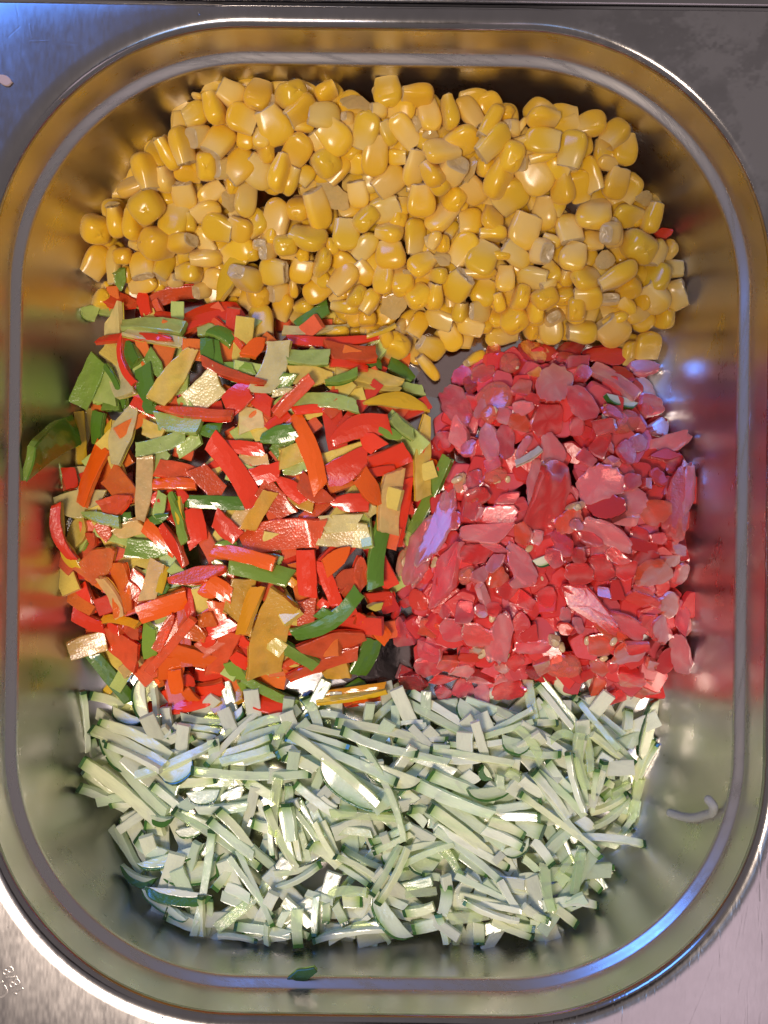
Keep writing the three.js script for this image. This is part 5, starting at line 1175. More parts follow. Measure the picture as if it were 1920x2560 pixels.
C(96.9,-58.9,-64.7,90.7,-.17,-.4,10.1,10.1,5.6,0.25,'f')
T(80,-44.9,-27.2,-64.5,-.02,0.06,5.8,2,4.2,'k')
U(-2.7,-46.2,103.1,-4.2,-0,-.28,25.5,3.9,1.7,0.23,'t')
U(4.1,-40.9,120.3,53.9,-.37,0.3,19.3,3.2,2.4,0.44,'1')
C(-72,-44.2,-102.9,-109.3,0.47,-.15,11.6,10.8,6,0.35,'f')
C(26.5,-45.8,-82.1,-129.3,0.37,-.61,11.3,10.5,5.9,0.2,'f')
T(45.9,-60.6,58.4,-27.9,0.27,-.54,5.3,5.1,3,'k')
C(11.4,-29.5,-132.1,90.7,0.13,0.18,7.7,4.6,2.6,0.2,'h')
T(69.5,-42.4,17.3,-28.1,-.2,-.56,9.1,7.6,3.8,'r')
P(-70.9,-51.5,57.5,-90.5,0.01,-.63,10.7,5.1,2.8,0,'os')
U(84.9,-51.6,112.1,-2.9,-.25,0.61,24.5,3.8,1.8,-.47,'2')
P(18.6,-56.4,-9.3,-118.7,0.48,0.02,30.6,4.4,2.6,0,'gf')
P(3,-46.8,-21.5,13.2,-.54,-.35,16.2,7.9,2.1,0,'rs')
T(43.3,-46,-37.2,-33,0.31,0.57,7.3,4.4,3.7,'k')
P(-33.5,-45.6,5.7,7.9,0.03,-.01,28,10.9,2.6,-1.7,'rf')
U(-54.1,-46.7,109.3,-26.5,-.12,0.08,32.5,3.6,2.2,-.62,'3')
C(-8.1,-40.6,-112,-79.3,-.11,-.37,9.2,7.6,4.2,0.75,'f')
U(-85.7,-52.3,77.8,-23.9,0.15,0.41,30.6,4.8,1.7,-1.8,'1')
C(3.3,-44.3,-92.1,-89.3,-.03,-.22,9.7,10.9,6.1,0.15,'f')
C(0.55,-43.1,-107.4,-149.3,-.27,-.51,12,9.6,5.4,0.5,'f')
P(0.16,-44.6,-17.4,4.9,-.43,-.21,11.8,3.5,2.2,0,'rs')
P(-7,-45.5,-31.7,17.3,-.01,0.03,21.4,8.3,2.9,-2.6,'rs')
P(-14.1,-44.7,13.2,-138.9,-.18,0.13,11.4,6.1,2.6,0,'os')
P(-41.4,-43.6,-3,-121.6,-.24,0.12,15.4,5.2,2.8,0,'af')
C(96.9,-51.4,-80.1,-29.3,-.7,0.14,12.7,10.4,6.9,0.55,'e')
T(107.3,-50.5,17.4,-92.7,-.5,-.48,7,4.5,3.8,'R')
P(-94.1,-53.5,44.6,-19.2,0.46,-.37,22.3,9.8,2.3,-1.34,'rf')
P(-24.5,-45.2,18.6,-86.2,0.1,0.02,16.2,6.8,2.6,0,'rs')
U(-51.2,-42.4,123.1,53.8,-.04,0.34,11.9,4.1,2.5,0.05,'1')
P(-3.2,-42.3,-10.8,-50.9,-.57,-.19,13.3,6.9,2.6,0,'os')
P(-59.1,-44.5,-13,-45.7,-.19,-.08,12.6,7,2.6,0,'rf')
C(-22.7,-53.4,-81.8,-149.3,0,-.5,11.1,8.7,4.9,0.2,'f')
P(-70.6,-44.2,9.4,-56.5,0.44,-.32,16.1,4.1,2.9,-1.7,'rs')
P(-36.8,-46.1,40.5,-101.3,-.17,-.36,30.4,12.3,2.7,1.8,'af')
T(80.8,-44.4,-17.1,-6,0.25,-.24,6.9,4,3.4,'o')
C(36.9,-27,-126.1,40.7,0.51,0.32,13,8.6,5.7,0.4,'e')
C(31.1,-45.1,-104.6,5.7,0.19,-.17,8.8,9.2,5.2,0.35,'f')
P(-78,-44.1,21.8,-102,0.06,0.2,13.8,5.9,2.1,0,'wf')
C(-36.4,-43.5,-104.9,80.7,-.12,-.39,12.9,9.6,5.4,0.55,'f')
U(34.6,-46,113.8,-30.6,-.15,0.08,30.5,3.5,2.3,0.07,'2')
C(-54.2,-29.8,-126.1,60.7,-.15,0.1,11.6,9.7,5.4,0.3,'f')
C(-35.4,-57.2,-77.1,60.7,0.35,-.17,10,7.9,4.4,0.35,'f')
P(-62.4,-44.2,19.6,13.1,0.06,0.34,20.3,5.9,3.1,0,'rf')
U(46.4,-45.4,106.3,-27.6,-.08,-.16,13.8,5,1.7,-.67,'2')
C(-46.6,-26.6,-132.3,-199.3,-.15,0.19,10.3,9.5,5.3,0.45,'f')
P(15.9,-54.3,-22.9,-94.1,-.6,0.05,29.6,6.7,2,0,'yf')
T(38.4,-45.7,-37.9,-40.9,0.53,0.25,4.9,5.3,4,'g')
U(3.2,-45,92.3,-60.3,0.36,-.01,39.8,3.3,1.7,-3.9,'1')
U(71.6,-46,83.2,-88,-.61,0.2,19.3,4.6,2.3,1.6,'t')
P(-49.8,-44.5,-16.1,-56.1,-.1,0.07,28.6,7.2,2.1,-1.31,'rs')
U(-5.9,-40.5,119,-29.3,-.21,0.6,17.4,2.7,2.1,-.68,'1')
P(-13.1,-44.1,1.05,4.6,-.15,-.06,12.7,6.1,2.2,0,'pf')
U(-9.3,-39.3,127.2,5.7,0.38,0.34,14.7,4.1,2.3,-1.47,'t')
U(98.6,-61.7,87.9,-117.2,0.46,0.19,17.7,3.4,2.1,0.34,'1')
C(-28.5,-32.3,-124,60.7,0.03,-.92,12.7,9.6,5.4,0.3,'f')
P(-102.9,-53.3,45.8,16.1,-.14,-.13,13.4,7.6,2.2,0,'wf')
T(36.5,-43.4,24.9,-83.3,-.63,-.07,7.7,4.8,3.7,'k')
U(33.7,-46.9,82.2,-11.3,0.08,0.61,29.7,3.7,1.6,-.06,'1')
C(-35.8,-27.9,-130.2,-59.3,-.23,-.37,13,11.5,6.2,0.45,'f')
U(65.5,-56.6,63.8,-50.6,0.24,-.04,21.7,3.1,1.6,0.13,'1')
P(-23,-55.8,-68.4,11.4,-.07,0.61,24.3,3.6,1.9,0,'pf')
U(34.8,-55.6,70.1,-40.8,0.08,0.52,15.6,6.8,1.7,-.06,'s')
U(33.5,-46.4,104.2,-37.2,-.05,0.02,30.1,5.2,2.2,0.11,'1')
U(54.5,-47.6,77.8,-58.9,-.1,0.39,14.8,4.2,2.1,-1.15,'t')
C(-12.2,-44.4,-99,-89.3,0.05,0.15,10.9,10.1,5.6,0.3,'f')
P(-71.2,-60.2,68.4,9.1,0.18,0.37,24.8,4.5,2,1.8,'rs')
U(-47.4,-39.6,135.3,39.1,-.03,0.14,15.9,4.9,1.8,0.12,'t')
U(1.25,-52.8,74.8,-11.8,-.08,0.56,32.1,4.3,2.5,-.66,'1')
P(-100.2,-47,-14.8,-101.4,0.57,0.37,22,6.8,2.1,0,'os')
U(-43.1,-45.3,89,-.79,-.04,0.3,42,4.4,1.9,1.25,'3')
U(-58.1,-40.2,124.9,-98.8,-.07,0.15,35.2,3.6,2,-.84,'1')
C(14,-44.8,-89.6,-139.3,0.23,0.26,10.4,8.4,4.7,0.35,'f')
T(99.5,-48,36.9,23.5,-.6,-.06,8.4,7.7,3.5,'r')
P(-19.2,-53.5,51.7,23.4,-.19,-.66,26.7,5.1,1.9,0,'rf')
C(34.9,-43.5,-91.1,-119.3,0.19,0.04,12,11.2,6.2,0.25,'f')
P(-78.8,-46.5,-63,-11.4,-.04,0.52,20.8,4.2,2.1,0,'pf')
U(-40.7,-40.2,126.6,-65.7,-.22,0.41,27.9,2.7,2.2,-.03,'2')
P(-.09,-49.4,11.8,-97.9,-.48,-.04,23.7,5.7,2.7,1.8,'gs')
U(18.1,-43.1,115.2,22.9,-0,0.19,20.3,3,2.2,-.8,'1')
C(31.9,-53.6,-69.7,160.7,0.02,-.7,9.5,7,4.2,0.5,'f')
P(-71.6,-45.2,44.3,-130.5,0.21,-.28,27.9,3.3,2.5,0,'rf')
C(58.6,-45.6,-83.4,20.7,-.47,-.55,6.1,3.7,4.2,0.95,'f')
U(67.2,-46.8,103.5,-50.1,-.21,0.1,36.6,3,2.1,1.01,'3')
T(50.1,-45.1,35.7,-85.1,-.05,-.07,10.9,5.6,3.4,'r')
T(34.7,-46.3,39.7,-38.3,-.06,-.39,10.9,6.9,3.9,'R')
P(-38.9,-58.3,62.2,-28.2,-.12,-.2,22.5,3.4,3,0.91,'gf')
C(-34.3,-34.1,-116.8,-109.3,0.47,-.06,12.9,9.4,6.3,0.2,'e')
C(18.7,-59.8,-62.9,-29.3,-.33,-.35,12.2,8.8,5,0.3,'f')
C(-78.4,-45.2,-95.7,150.7,0.37,-.5,12.5,10.9,10.1,0.35,'c')
C(39.6,-34.8,-116.1,-119.3,0.6,-.37,14.2,11.2,7.5,0.15,'e')
C(-46.9,-40.9,-109.4,-99.3,-.68,-.31,11.2,8,4.5,0.6,'f')
P(-43.8,-42.3,31.6,-103.7,0.52,0.26,17.4,5.2,2.6,0,'as')
P(4.2,-47.1,-6.6,-90.4,-.65,-.2,22,8.3,2.7,0,'wf')
P(-79.5,-47.5,-67.5,-9.3,0.12,0.66,22.8,5.3,3,-1.32,'lf')
U(-26.3,-44.2,121.6,15.6,-.07,0.46,16.5,2.7,2,0.99,'2')
C(44.5,-40.4,-112.3,50.7,-.09,-.5,12.3,11.5,6.2,0.35,'f')
P(-81.4,-43.6,-10.1,-93.2,-.01,0.04,22.2,5.9,2.7,0,'wf')
U(39.9,-36.1,132.4,-17.5,0.19,-.47,20.1,2.9,1.7,0.19,'1')
T(100.5,-55.7,-34.2,15.3,-.61,0.21,9.9,6.2,4.5,'m')
U(45.9,-50.5,73.6,18,0.09,0.41,20.6,2.9,1.7,0.21,'1')
P(-9.9,-49.2,-58.9,5.2,-.21,0.65,16.8,7.1,2.7,0,'rf')
P(-50.9,-43.1,-50.3,-18.7,-.14,0.42,23.4,3.5,2.6,0.87,'rf')
P(-29.8,-42.5,-42.7,-132.3,-.23,-.42,17.8,4.1,3.1,0,'rf')
C(13.5,-39.2,-109.7,-89.3,-.02,-.69,11.2,10,5.6,0.35,'f')
U(84,-51.9,80.7,-32.6,-.55,0.43,18.9,3.2,2,0.71,'2')
P(-40.7,-44,18,-13.1,-.01,0.17,22,6.7,2.5,0,'ls')
C(-41.1,-26.4,-139.9,-109.3,-.32,0.24,11.8,9.5,5.3,0.25,'f')
U(80.1,-57.5,69.2,-41.5,-.15,0.54,22.7,3.1,2.2,0.05,'1')
U(64.4,-45.7,93.6,-42,-.05,0.11,23.5,3.9,2.3,-.85,'1')
P(-74.6,-44.3,30.5,19.6,-.19,-.34,17.5,7.2,2.6,-.44,'os')
T(37.1,-57.1,-53.6,-5.6,0.3,0.52,7.6,5.4,4.5,'m')
C(73.1,-41.5,-106.5,-99.3,0.17,0.26,12.4,12.4,6.2,0.5,'f')
U(-34.7,-44.1,99.4,-95.6,-.41,0.01,19.7,4.6,1.6,-.01,'t')
P(-75.6,-44.4,-25.9,19.1,-.06,0.03,17.9,5.2,2.1,0.87,'lf')
T(58.3,-44.1,-35.8,2.8,-.23,-.24,10.9,10,3.2,'r')
C(85.3,-44.9,-107.1,160.7,0.02,-.66,11.2,8.8,4.9,0.35,'f')
T(38.7,-61.3,62,-70.9,0.51,0.2,8,5.1,3.5,'k')
U(-17,-42.4,111.3,-58.3,-.02,0.19,14.9,2.7,1.9,0.39,'0')
C(-21.9,-42.2,-106.8,-59.3,-.43,-.27,14.4,9.2,5.2,0.45,'f')
T(98.7,-58.5,58.9,-33.8,-.11,-.69,8.1,5.9,3.3,'o')
U(-53.5,-53.4,76.9,36,-.24,0.39,26.4,3.1,1.9,0.02,'1')
U(85.6,-55.3,103.7,29,-.54,-.31,18.1,3.1,2.4,0.91,'2')
U(-85.7,-51.2,81.7,-17.5,0.16,0.44,23.7,2.9,1.6,-.23,'1')
C(-47.5,-49.2,-84.9,-109.3,0.69,-.39,12.7,11.1,8.6,0.45,'t')
P(-63.9,-42.7,-36.6,-6.8,-.02,0.51,26.6,3.9,2.9,0,'rf')
P(-16.6,-45.6,34.1,34.4,-.13,-.21,27.5,5.7,2,3.1,'gs')
U(-47.7,-44,108.3,-47.9,-.28,0.24,20.6,4.2,2.4,-.77,'1')
T(86.2,-42.9,-1.26,13.5,0.26,-.6,9,3.6,3.9,'k')
C(83.6,-54.9,-68.7,-44.3,-.03,-.59,12.4,12.4,6.2,0.5,'f')
U(69.2,-43.3,89.5,-73.4,0.55,-.1,21.4,2.9,2.2,1.07,'1')
C(-13,-47.9,-85.1,45.7,0.46,-.29,12.2,8.9,5,0.55,'f')
C(2.8,-38,-116.2,40.7,-.06,-.44,11.8,9.5,5.3,0.5,'f')
P(-8.9,-58.6,63.8,8.8,-.12,-.65,25.6,1.8,3.1,-.45,'ys')
T(96.3,-43.9,17.1,2.6,-.33,-.43,12.1,7.6,4.8,'o')
C(7.2,-28.8,-129.8,120.7,0.23,-.58,12.7,7.7,4.3,0.5,'f')
U(98.3,-59,74.7,-103.1,-.43,-.11,23,5.2,1.8,0.04,'s')
U(-54.7,-44.8,111.3,-33.1,-.29,0.48,36.6,3.5,2,-.38,'3')
C(-79.4,-34.6,-117.4,95.7,0.73,-.33,12.5,10.6,7.1,0.35,'e')
U(-45.8,-49.8,80.4,22.8,0.1,0.62,20.2,3.7,1.7,0.48,'2')
U(1.12,-47.5,78.6,-17.5,-.06,0.4,28.4,4.4,1.8,1.7,'3')
U(-87.4,-50.5,80.6,-30,0.11,0.76,32.4,4.8,2.3,-.86,'1')
T(79,-42.6,-6.2,0.7,0.55,0.06,12.5,6.8,3.5,'r')
C(47.4,-53.1,-72.7,-59.3,0.18,-.66,11.8,10.3,7.8,0.1,'c')
P(-71.2,-43.1,-49.4,-123.3,-.16,0.09,22.5,7.8,3,0,'yf')
U(-11.9,-47.4,83.4,-24.7,0.03,0.57,43.2,4.3,1.7,-.79,'3')
P(92.1,-60.8,62.5,58.9,0.48,-.39,5.2,3.2,2,0,'Pf')
C(49.2,-43,-100.5,-109.3,-.22,-.22,12,11.2,6.2,0.5,'f')
U(6.8,-39,121.8,53.8,-.57,-.08,21.1,3.2,1.8,-.22,'1')
T(49.6,-43.9,14.5,-65,-.27,0.34,13.7,7.6,3.6,'k')
P(-46.3,-43.1,12.9,-12.5,0.11,0.25,22.7,5,3.1,-.43,'os')
C(-2.4,-32.5,-122.5,-89.3,-.2,-.52,13.6,9.3,5.2,0.25,'f')
C(11,-35.6,-119.5,-89.3,-.27,-.46,12.8,7.7,4.3,0.75,'f')
P(-89.5,-46.2,-28.9,-104.8,0.21,0.17,21.4,8.8,2.4,1.8,'pf')
U(-9.1,-39.8,140.2,15.7,0.07,0.06,23.2,2.7,2.3,-.91,'1')
U(33,-44.3,116,-38.5,-.29,0.45,29.3,3.5,2,-.89,'2')
U(63.7,-54.7,65.6,-53.2,-.05,0.32,20.2,3.1,2.1,0.21,'1')
U(97.6,-60.6,85.2,-113.3,0.46,0.32,16.8,3.4,2,0.44,'1')
C(66.4,-42.9,-92.1,-109.3,0.32,0.3,10.4,10,5.6,0.65,'f')
P(100.3,-51.8,-103,10.2,0.44,0.14,6.2,3.9,2.4,0,'Rs')
C(-92.5,-46.4,-103.2,-89.3,0.35,-.5,10.9,9.7,6.5,0.1,'e')
U(-69.8,-44.5,118.2,18.5,0.12,0.46,24.3,4.1,2.5,-.32,'s')
C(0.83,-46.1,-84.5,-89.3,0.36,-.2,11.3,8.1,4.5,0.45,'f')
C(1.6,-27.5,-141.6,-89.3,-.11,0.42,10.3,9.9,5.6,0.4,'f')
C(19.3,-28.7,-123.2,-159.3,-.27,0.38,12.4,9.7,5.4,0.5,'f')
P(-24.4,-44.4,-23.7,-68.3,-.02,0.14,28,6.5,2,-1.7,'os')
C(79.9,-38.5,-116.1,-99.3,-.22,-.54,10.7,9.5,5.3,0.3,'f')
U(-69.3,-47,84.7,25.2,0.21,0.64,30.2,4,2.5,0.41,'2')
U(57.7,-45.9,13.1,20.1,-.05,-.03,7.3,3.4,2.2,0,'s')
U(24.7,-57.4,69.1,-35.8,0.15,0.53,31.2,4.1,1.8,-.14,'1')
C(96.2,-49.8,-87,-19.3,-.41,-.17,12.7,11,6.5,0.1,'c')
U(45.2,-44.6,109.8,-21,0.22,-.25,15.2,5,1.7,-.45,'2')
U(30.5,-44.5,107.8,-36.8,-.26,0.14,29,5.2,1.8,-.61,'1')
C(-9,-27.4,-137.6,0.7,-.19,0.68,12.2,8.4,2.6,0.3,'h')
C(56.3,-43.2,-107,-89.3,0.19,-.59,11.6,9.2,5.2,0.5,'f')
P(6.3,-51.9,-41.9,2.7,-.51,0.24,25.8,5.8,2.5,-2.2,'ys')
C(-15.5,-29.3,-127.3,-44.3,-.16,-.2,11.9,10.4,5.8,0.35,'f')
C(-57.1,-44.5,-101.3,-199.3,0.07,-.54,11.3,10.1,5.6,0.1,'f')
C(-38.1,-47.8,-87,-179.3,0.08,-.75,10.6,10.2,5.7,0.4,'f')
C(89.8,-47,-97.3,-109.3,-.44,-.04,14,12.1,10.9,0.35,'c')
C(4.2,-51.7,-76.8,40.7,-.04,-.51,11.6,10.3,2.6,0.5,'h')
T(97.1,-56.4,-42.3,-22.5,-.46,0.1,9.5,7.5,4.5,'r')
U(-42.1,-39.7,126.3,-54.3,-.37,0.37,25.4,2.7,2.3,-.01,'2')
T(60.2,-44.9,-25.2,-109.9,-.03,-.01,10.3,8.9,4.3,'k')
U(64.1,-45.8,104.2,-34.4,-.24,0.1,35.7,3,1.8,0.02,'3')
T(107.7,-50.6,46.1,-80.9,0.56,-.47,14.1,5.3,4.4,'k')
U(61.2,-45.1,94.6,-46.8,-.55,0.17,22.3,3.9,2.3,-.26,'1')
P(51.8,-43.4,-22.8,31.9,0.28,0.51,10.1,2.5,2,0,'Pf')
U(-25.5,-42.3,123.5,23.8,-.35,-.36,17,2.7,2,0.49,'2')
U(78.8,-52.3,71.5,-52.9,0.37,0.57,23.1,3.1,2.3,0.25,'1')
U(-51.3,-51.3,78.2,51.2,-.25,0.58,25.8,3.1,1.8,-.33,'1')
U(-49.7,-41.9,110.1,-38.9,-.27,0.39,19.9,4.2,1.6,0.15,'1')
T(24,-47.5,18,-104.5,0.68,0.15,29.4,6.5,4.5,'m')
T(38.7,-46.2,-28,-82.8,0.54,0.31,14.2,6.9,4.7,'k')
T(76.6,-43.5,-14.4,17.7,0.27,-.02,15.1,10.4,3.9,'k')
U(-45,-47.5,82.9,18.1,0.09,0.6,19,3.7,2.1,0.53,'2')
U(-84.3,-46.3,83.4,-11.7,0.45,-.19,24,2.9,2.2,-.14,'1')
U(84.8,-48.9,-42.9,-3.8,-.45,0.38,13.1,3.5,2.1,-.81,'s')
T(15.6,-55.1,9.2,-104,0.51,0.11,24.4,8.3,3.8,'k')
T(83.5,-51.4,-50.7,-44.3,-.17,0.44,16.8,7.4,4.5,'k')
U(-14.3,-45.8,85.7,-33.8,0.24,0.07,40.4,4.3,2.5,-1.43,'3')
T(86.7,-44,34.8,-29.7,0.15,-.1,13.5,5.6,4.1,'r')
T(105.1,-48,-8,-104.5,-.44,0.04,24.8,8.1,4.2,'R')
T(36.9,-49.5,-41.5,-104.2,0.3,0.58,12.7,3.3,3.5,'k')
U(-8.3,-37.5,140.6,11.4,0.01,-.23,25.4,2.7,1.9,-1.6,'1')
U(21.4,-55.9,70.7,-34.2,0.06,0.64,30.7,4.1,1.7,-.37,'1')
T(43.4,-46,39.6,-101.8,0.21,-.47,18.6,6.9,4.3,'k')
P(-53.8,-50.7,-84.8,-130.6,0.58,-.19,18,6.5,2.7,0,'ys')
T(54.5,-44.1,-12.1,-94.6,0.14,-.06,17.4,4.8,4.3,'k')
T(78.8,-43.5,3.7,-31.9,0.24,-.4,17.1,6.4,4.4,'k')
T(38.3,-44.4,4.2,6.9,0.05,0.24,18.6,6,3,'k')
T(21.1,-50.7,3.5,-109.2,0.39,0.45,25.3,7,3.5,'k')
T(102.6,-52.2,-28.9,12,0.16,0.12,14.7,6.2,3.5,'k')
T(58.5,-43.4,-7.1,-103.3,-.25,-.22,26.5,11.6,4,'r')
T(73.2,-44.1,28.5,-39.1,0.13,-.25,22,8.4,3,'r')
T(60.7,-47.2,-48,-115.9,-.24,0.76,15.4,10.1,4.6,'k')
D(41,-52.8,-47.5,134.5)
D(44.4,-49.5,-43.7,107.2)
D(49.6,-45.6,-39.2,122.5)
D(42.1,-55.2,-52.2,170.7)
D(55.9,-51,-49.6,157.9)
D(38.8,-50.5,-39.6,14.3)
D(78.7,-46,-37.2,100.1)
D(85.3,-46.4,-34.1,122.7)
D(92.4,-51.9,-33.8,109.9)
D(29.8,-50.4,-15.5,73)
D(44.9,-46.2,-14.7,74.6)
D(31.5,-45.9,17.8,35.7)
D(57.8,-45.9,19.1,99.2)
D(52.9,-46.2,9.1,37.8)
D(65,-48.5,43.5,84.5)
D(62.2,-46.2,40.8,154.6)
D(40.1,-45.1,33.3,82.1)
D(35.6,-51.7,44.3,139.3)
D(46.3,-51.4,47.4,178.1)
D(73.6,-46.5,41.1,87.9)
D(82.2,-43.8,40.9,56.2)
D(81.7,-48.1,44.1,118.8)
D(80.3,-50.6,47.9,25.5)
D(65,-47.6,43.8,106.6)

// ---------------------------------------------------------------- what lies under them and shows only in gaps
const under = { corn: [], pep: [], tom: [], cuc: [] }, F = {};
for (const k of Object.keys(under)) F[k] = (...a) => under[k].push(a);
F.corn(93.8,-58.2,-74,323,-.05,-.18)
F.corn(-54.8,-51.3,-96.5,108.1,-.2,0.01)
F.corn(-24,-49.2,-104.8,286.9,-.12,0.1)
F.corn(-61.5,-60.4,-83.8,100.2,0.02,-.19)
F.corn(-2.2,-49.2,-106.2,199.3,-.27,-.09)
F.corn(61.5,-49.2,-104.8,224,-.26,-.37)
F.corn(-34.5,-58.4,-82.2,220.5,0.05,0.03)
F.corn(-40.5,-33.1,-128.8,185.4,-.5,-.11)
F.corn(-21.8,-55.8,-83.8,185.1,-.31,-.1)
F.corn(19.5,-49.2,-96.5,69.3,-.16,0.21)
F.corn(-4.5,-49.3,-90.5,1.34,0.18,-.12)
F.corn(54,-44.5,-113.8,96.3,0.02,0.01)
F.corn(1.5,-58.8,-74,230.3,0.27,-.31)
F.corn(2.2,-53.1,-82.2,194.8,0.02,-.13)
F.corn(-94.5,-57.5,-113.8,215.3,-.24,0.01)
F.corn(90,-53.7,-98.8,54.1,0.14,-.01)
F.corn(-8.2,-42.2,-116.8,352.3,0.29,-.14)
F.corn(28.5,-48.4,-108.5,243.5,0.03,-.24)
F.corn(-32.2,-49.5,-95.8,86.2,-.04,0.18)
F.corn(-78.8,-46.7,-110.8,77.4,-.16,0.13)
F.corn(44.2,-61.2,-71,314.7,-.09,-.02)
F.corn(79.5,-49.5,-106.2,325.4,-.07,-.05)
F.corn(75,-49.2,-101,334,-.06,0.07)
F.corn(26.2,-34.8,-126.5,318.3,-.04,-.22)
F.corn(52.5,-32.2,-137.8,147.9,0.23,0.13)
F.corn(-20.2,-45,-113,315.4,0.13,-.07)
F.corn(-19.5,-49.2,-106.2,270.5,0.12,-.26)
F.corn(-24,-42.2,-116.8,10.9,-.34,-.41)
F.corn(9.8,-32.2,-133.2,154.2,0.03,0.45)
F.corn(-95.2,-57.1,-94.2,123.9,-.12,0.04)
F.corn(-4.5,-43.9,-114.5,186.9,-.04,0.14)
F.corn(91.5,-62.7,-65,336,-.02,0.01)
F.corn(-22.5,-52.6,-89,49.2,-.17,0.19)
F.corn(-50.2,-58.7,-84.5,5.1,0.02,-.12)
F.corn(-12.8,-62.8,-72.5,261.3,-.23,0.07)
F.corn(7.5,-49.2,-104,130.7,0.17,-.35)
F.corn(-48.8,-41.6,-117.5,206.4,0.16,0.03)
F.corn(30.8,-58.2,-73.2,342.7,0.25,0.29)
F.corn(-78.8,-49.1,-128.8,187.6,-.03,-.2)
F.corn(52.5,-49.2,-104,209,-.11,-.01)
F.corn(-54,-45,-113,332.2,-.26,0.25)
F.corn(20.2,-46.7,-110.8,187,0.19,0)
F.corn(-70.5,-59.1,-86,243.5,-.11,0)
F.corn(75,-50.1,-85.2,119.8,-.06,-.28)
F.corn(-52.5,-33.7,-128,76.6,-.13,-.21)
F.corn(15,-32.2,-138.5,40.5,-.15,0.28)
F.corn(24,-49.2,-98.8,237.3,-.13,-.35)
F.corn(-16.5,-52.4,-88.2,226.1,0.01,-.15)
F.corn(39,-49.2,-89.8,148.1,-.03,-.22)
F.corn(-68.2,-39.8,-137,262.8,0.27,-.1)
F.corn(-70.5,-54.9,-92,316,-.09,-.1)
F.corn(-93,-55.3,-118.2,10.9,-.03,0)
F.corn(-57.8,-32.2,-138.5,89.5,0.14,0.08)
F.corn(65.2,-37.7,-122.8,212.5,0.19,0.19)
F.corn(-44.2,-32.2,-134.8,111.8,0.16,0.17)
F.corn(1.5,-32.2,-141.5,292.2,-.09,0.3)
F.corn(-60.8,-37.7,-122.8,206.8,0.1,0.17)
F.corn(4.5,-34.8,-126.5,345.6,0.3,-.23)
F.corn(80.2,-42.8,-116,114.5,-.2,-0)
F.corn(-79.5,-60.2,-85.2,112.9,-.42,0.05)
F.corn(48,-41.1,-118.2,276.1,0.01,-.17)
F.corn(60.8,-32.2,-131.8,206.5,-.03,-.19)
F.corn(61.5,-51,-86,238,-.01,0.08)
F.corn(-53.2,-32.2,-134,289.3,-.13,-.2)
F.corn(27.8,-41.6,-117.5,321.5,-.16,0.07)
F.corn(38.2,-49.2,-105.5,77.3,-.28,0.18)
F.corn(-11.2,-49.2,-95,136.6,-0,-.29)
F.corn(24,-62.5,-67.2,36.4,-.02,0.02)
F.corn(-104.2,-58.9,-94.2,238.5,0.23,-0)
F.corn(66,-41.1,-118.2,194.2,-.39,-.65)
F.corn(93.8,-53.1,-113.8,164.7,0.27,0.01)
F.corn(96.8,-55.9,-87.5,107.9,0.23,0.03)
F.corn(-48.8,-49.2,-99.5,47.2,-.01,0.01)
F.corn(14.2,-49.2,-95.8,326.3,0.04,-.21)
F.corn(-15,-32.2,-135.5,299.8,-.14,0.22)
F.corn(-24.8,-32.2,-141.5,318.2,-0,-.26)
F.corn(35.2,-47.9,-109.2,34.9,0.29,-.09)
F.corn(-32.2,-49.2,-102.5,242.7,-.52,0.05)
F.corn(20.2,-50.8,-83.8,186.8,0.02,-.22)
F.corn(-18.8,-39.9,-119.8,193,0.24,0.07)
F.corn(-86.2,-51.9,-120.5,45.3,0.31,-.11)
F.corn(-86.2,-49,-107.8,259.6,0.31,0.19)
F.corn(85.5,-50.5,-95.8,303.5,0.13,0.02)
F.corn(54.8,-34.3,-127.2,273.4,0.01,0.3)
F.corn(-84.8,-56.9,-125,136.1,-.12,-.13)
F.corn(12,-48.4,-108.5,304,0.1,0.01)
F.corn(80.2,-58.8,-71,259.8,-.01,0.17)
F.corn(15.8,-49.2,-101.8,331,-.05,-.04)
F.corn(30.8,-32.2,-140.8,357.5,-.05,-.17)
F.corn(79.5,-49.2,-88.2,297.1,-.15,0.12)
F.corn(71.2,-49.2,-93.5,42,0.12,-.12)
F.corn(8.2,-62.7,-68,160.7,-0,-.2)
F.corn(74.2,-55.3,-77,78.2,-.05,-.04)
F.corn(-34.5,-38.8,-121.2,11.7,-.25,-.22)
F.corn(55.5,-48.4,-108.5,163.8,0.22,0.3)
F.corn(-29.2,-40.5,-119,329.9,0.39,-.04)
F.corn(58.5,-55.5,-79.2,81.8,-.27,0.01)
F.corn(-89.2,-62.8,-82.2,63.5,-.19,-.17)
F.corn(41.2,-34.3,-127.2,241.2,-.04,0.04)
F.corn(-11.2,-54.3,-83.8,226.3,0.04,-.02)
F.corn(7.5,-50.1,-86,314.4,0.12,0.01)
F.corn(-65.2,-32.2,-132.5,352.7,-.39,-.28)
F.corn(61.5,-49.2,-93.5,74.8,-.03,-.34)
F.corn(83.2,-54.3,-77,14.6,0.13,0.45)
F.corn(30,-61.7,-68.8,85.2,-.23,-.01)
F.corn(14.2,-32.2,-134,298.4,0.02,-.23)
F.corn(90,-51.9,-88.2,305.9,0.21,0.22)
F.corn(85.5,-42.8,-116,60.4,-.03,-.08)
F.corn(24.8,-55.6,-76.2,214.8,-.29,0.16)
F.corn(36,-32.6,-129.5,185.2,0.2,-.35)
F.corn(-95.2,-52.9,-108.5,101.5,-.08,0.21)
F.corn(32.2,-50.4,-85.2,231.7,-.24,-.19)
F.corn(-76.5,-37.1,-123.5,249.2,-.38,0.27)
F.corn(82.5,-46.7,-110.8,241.1,0.27,-.08)
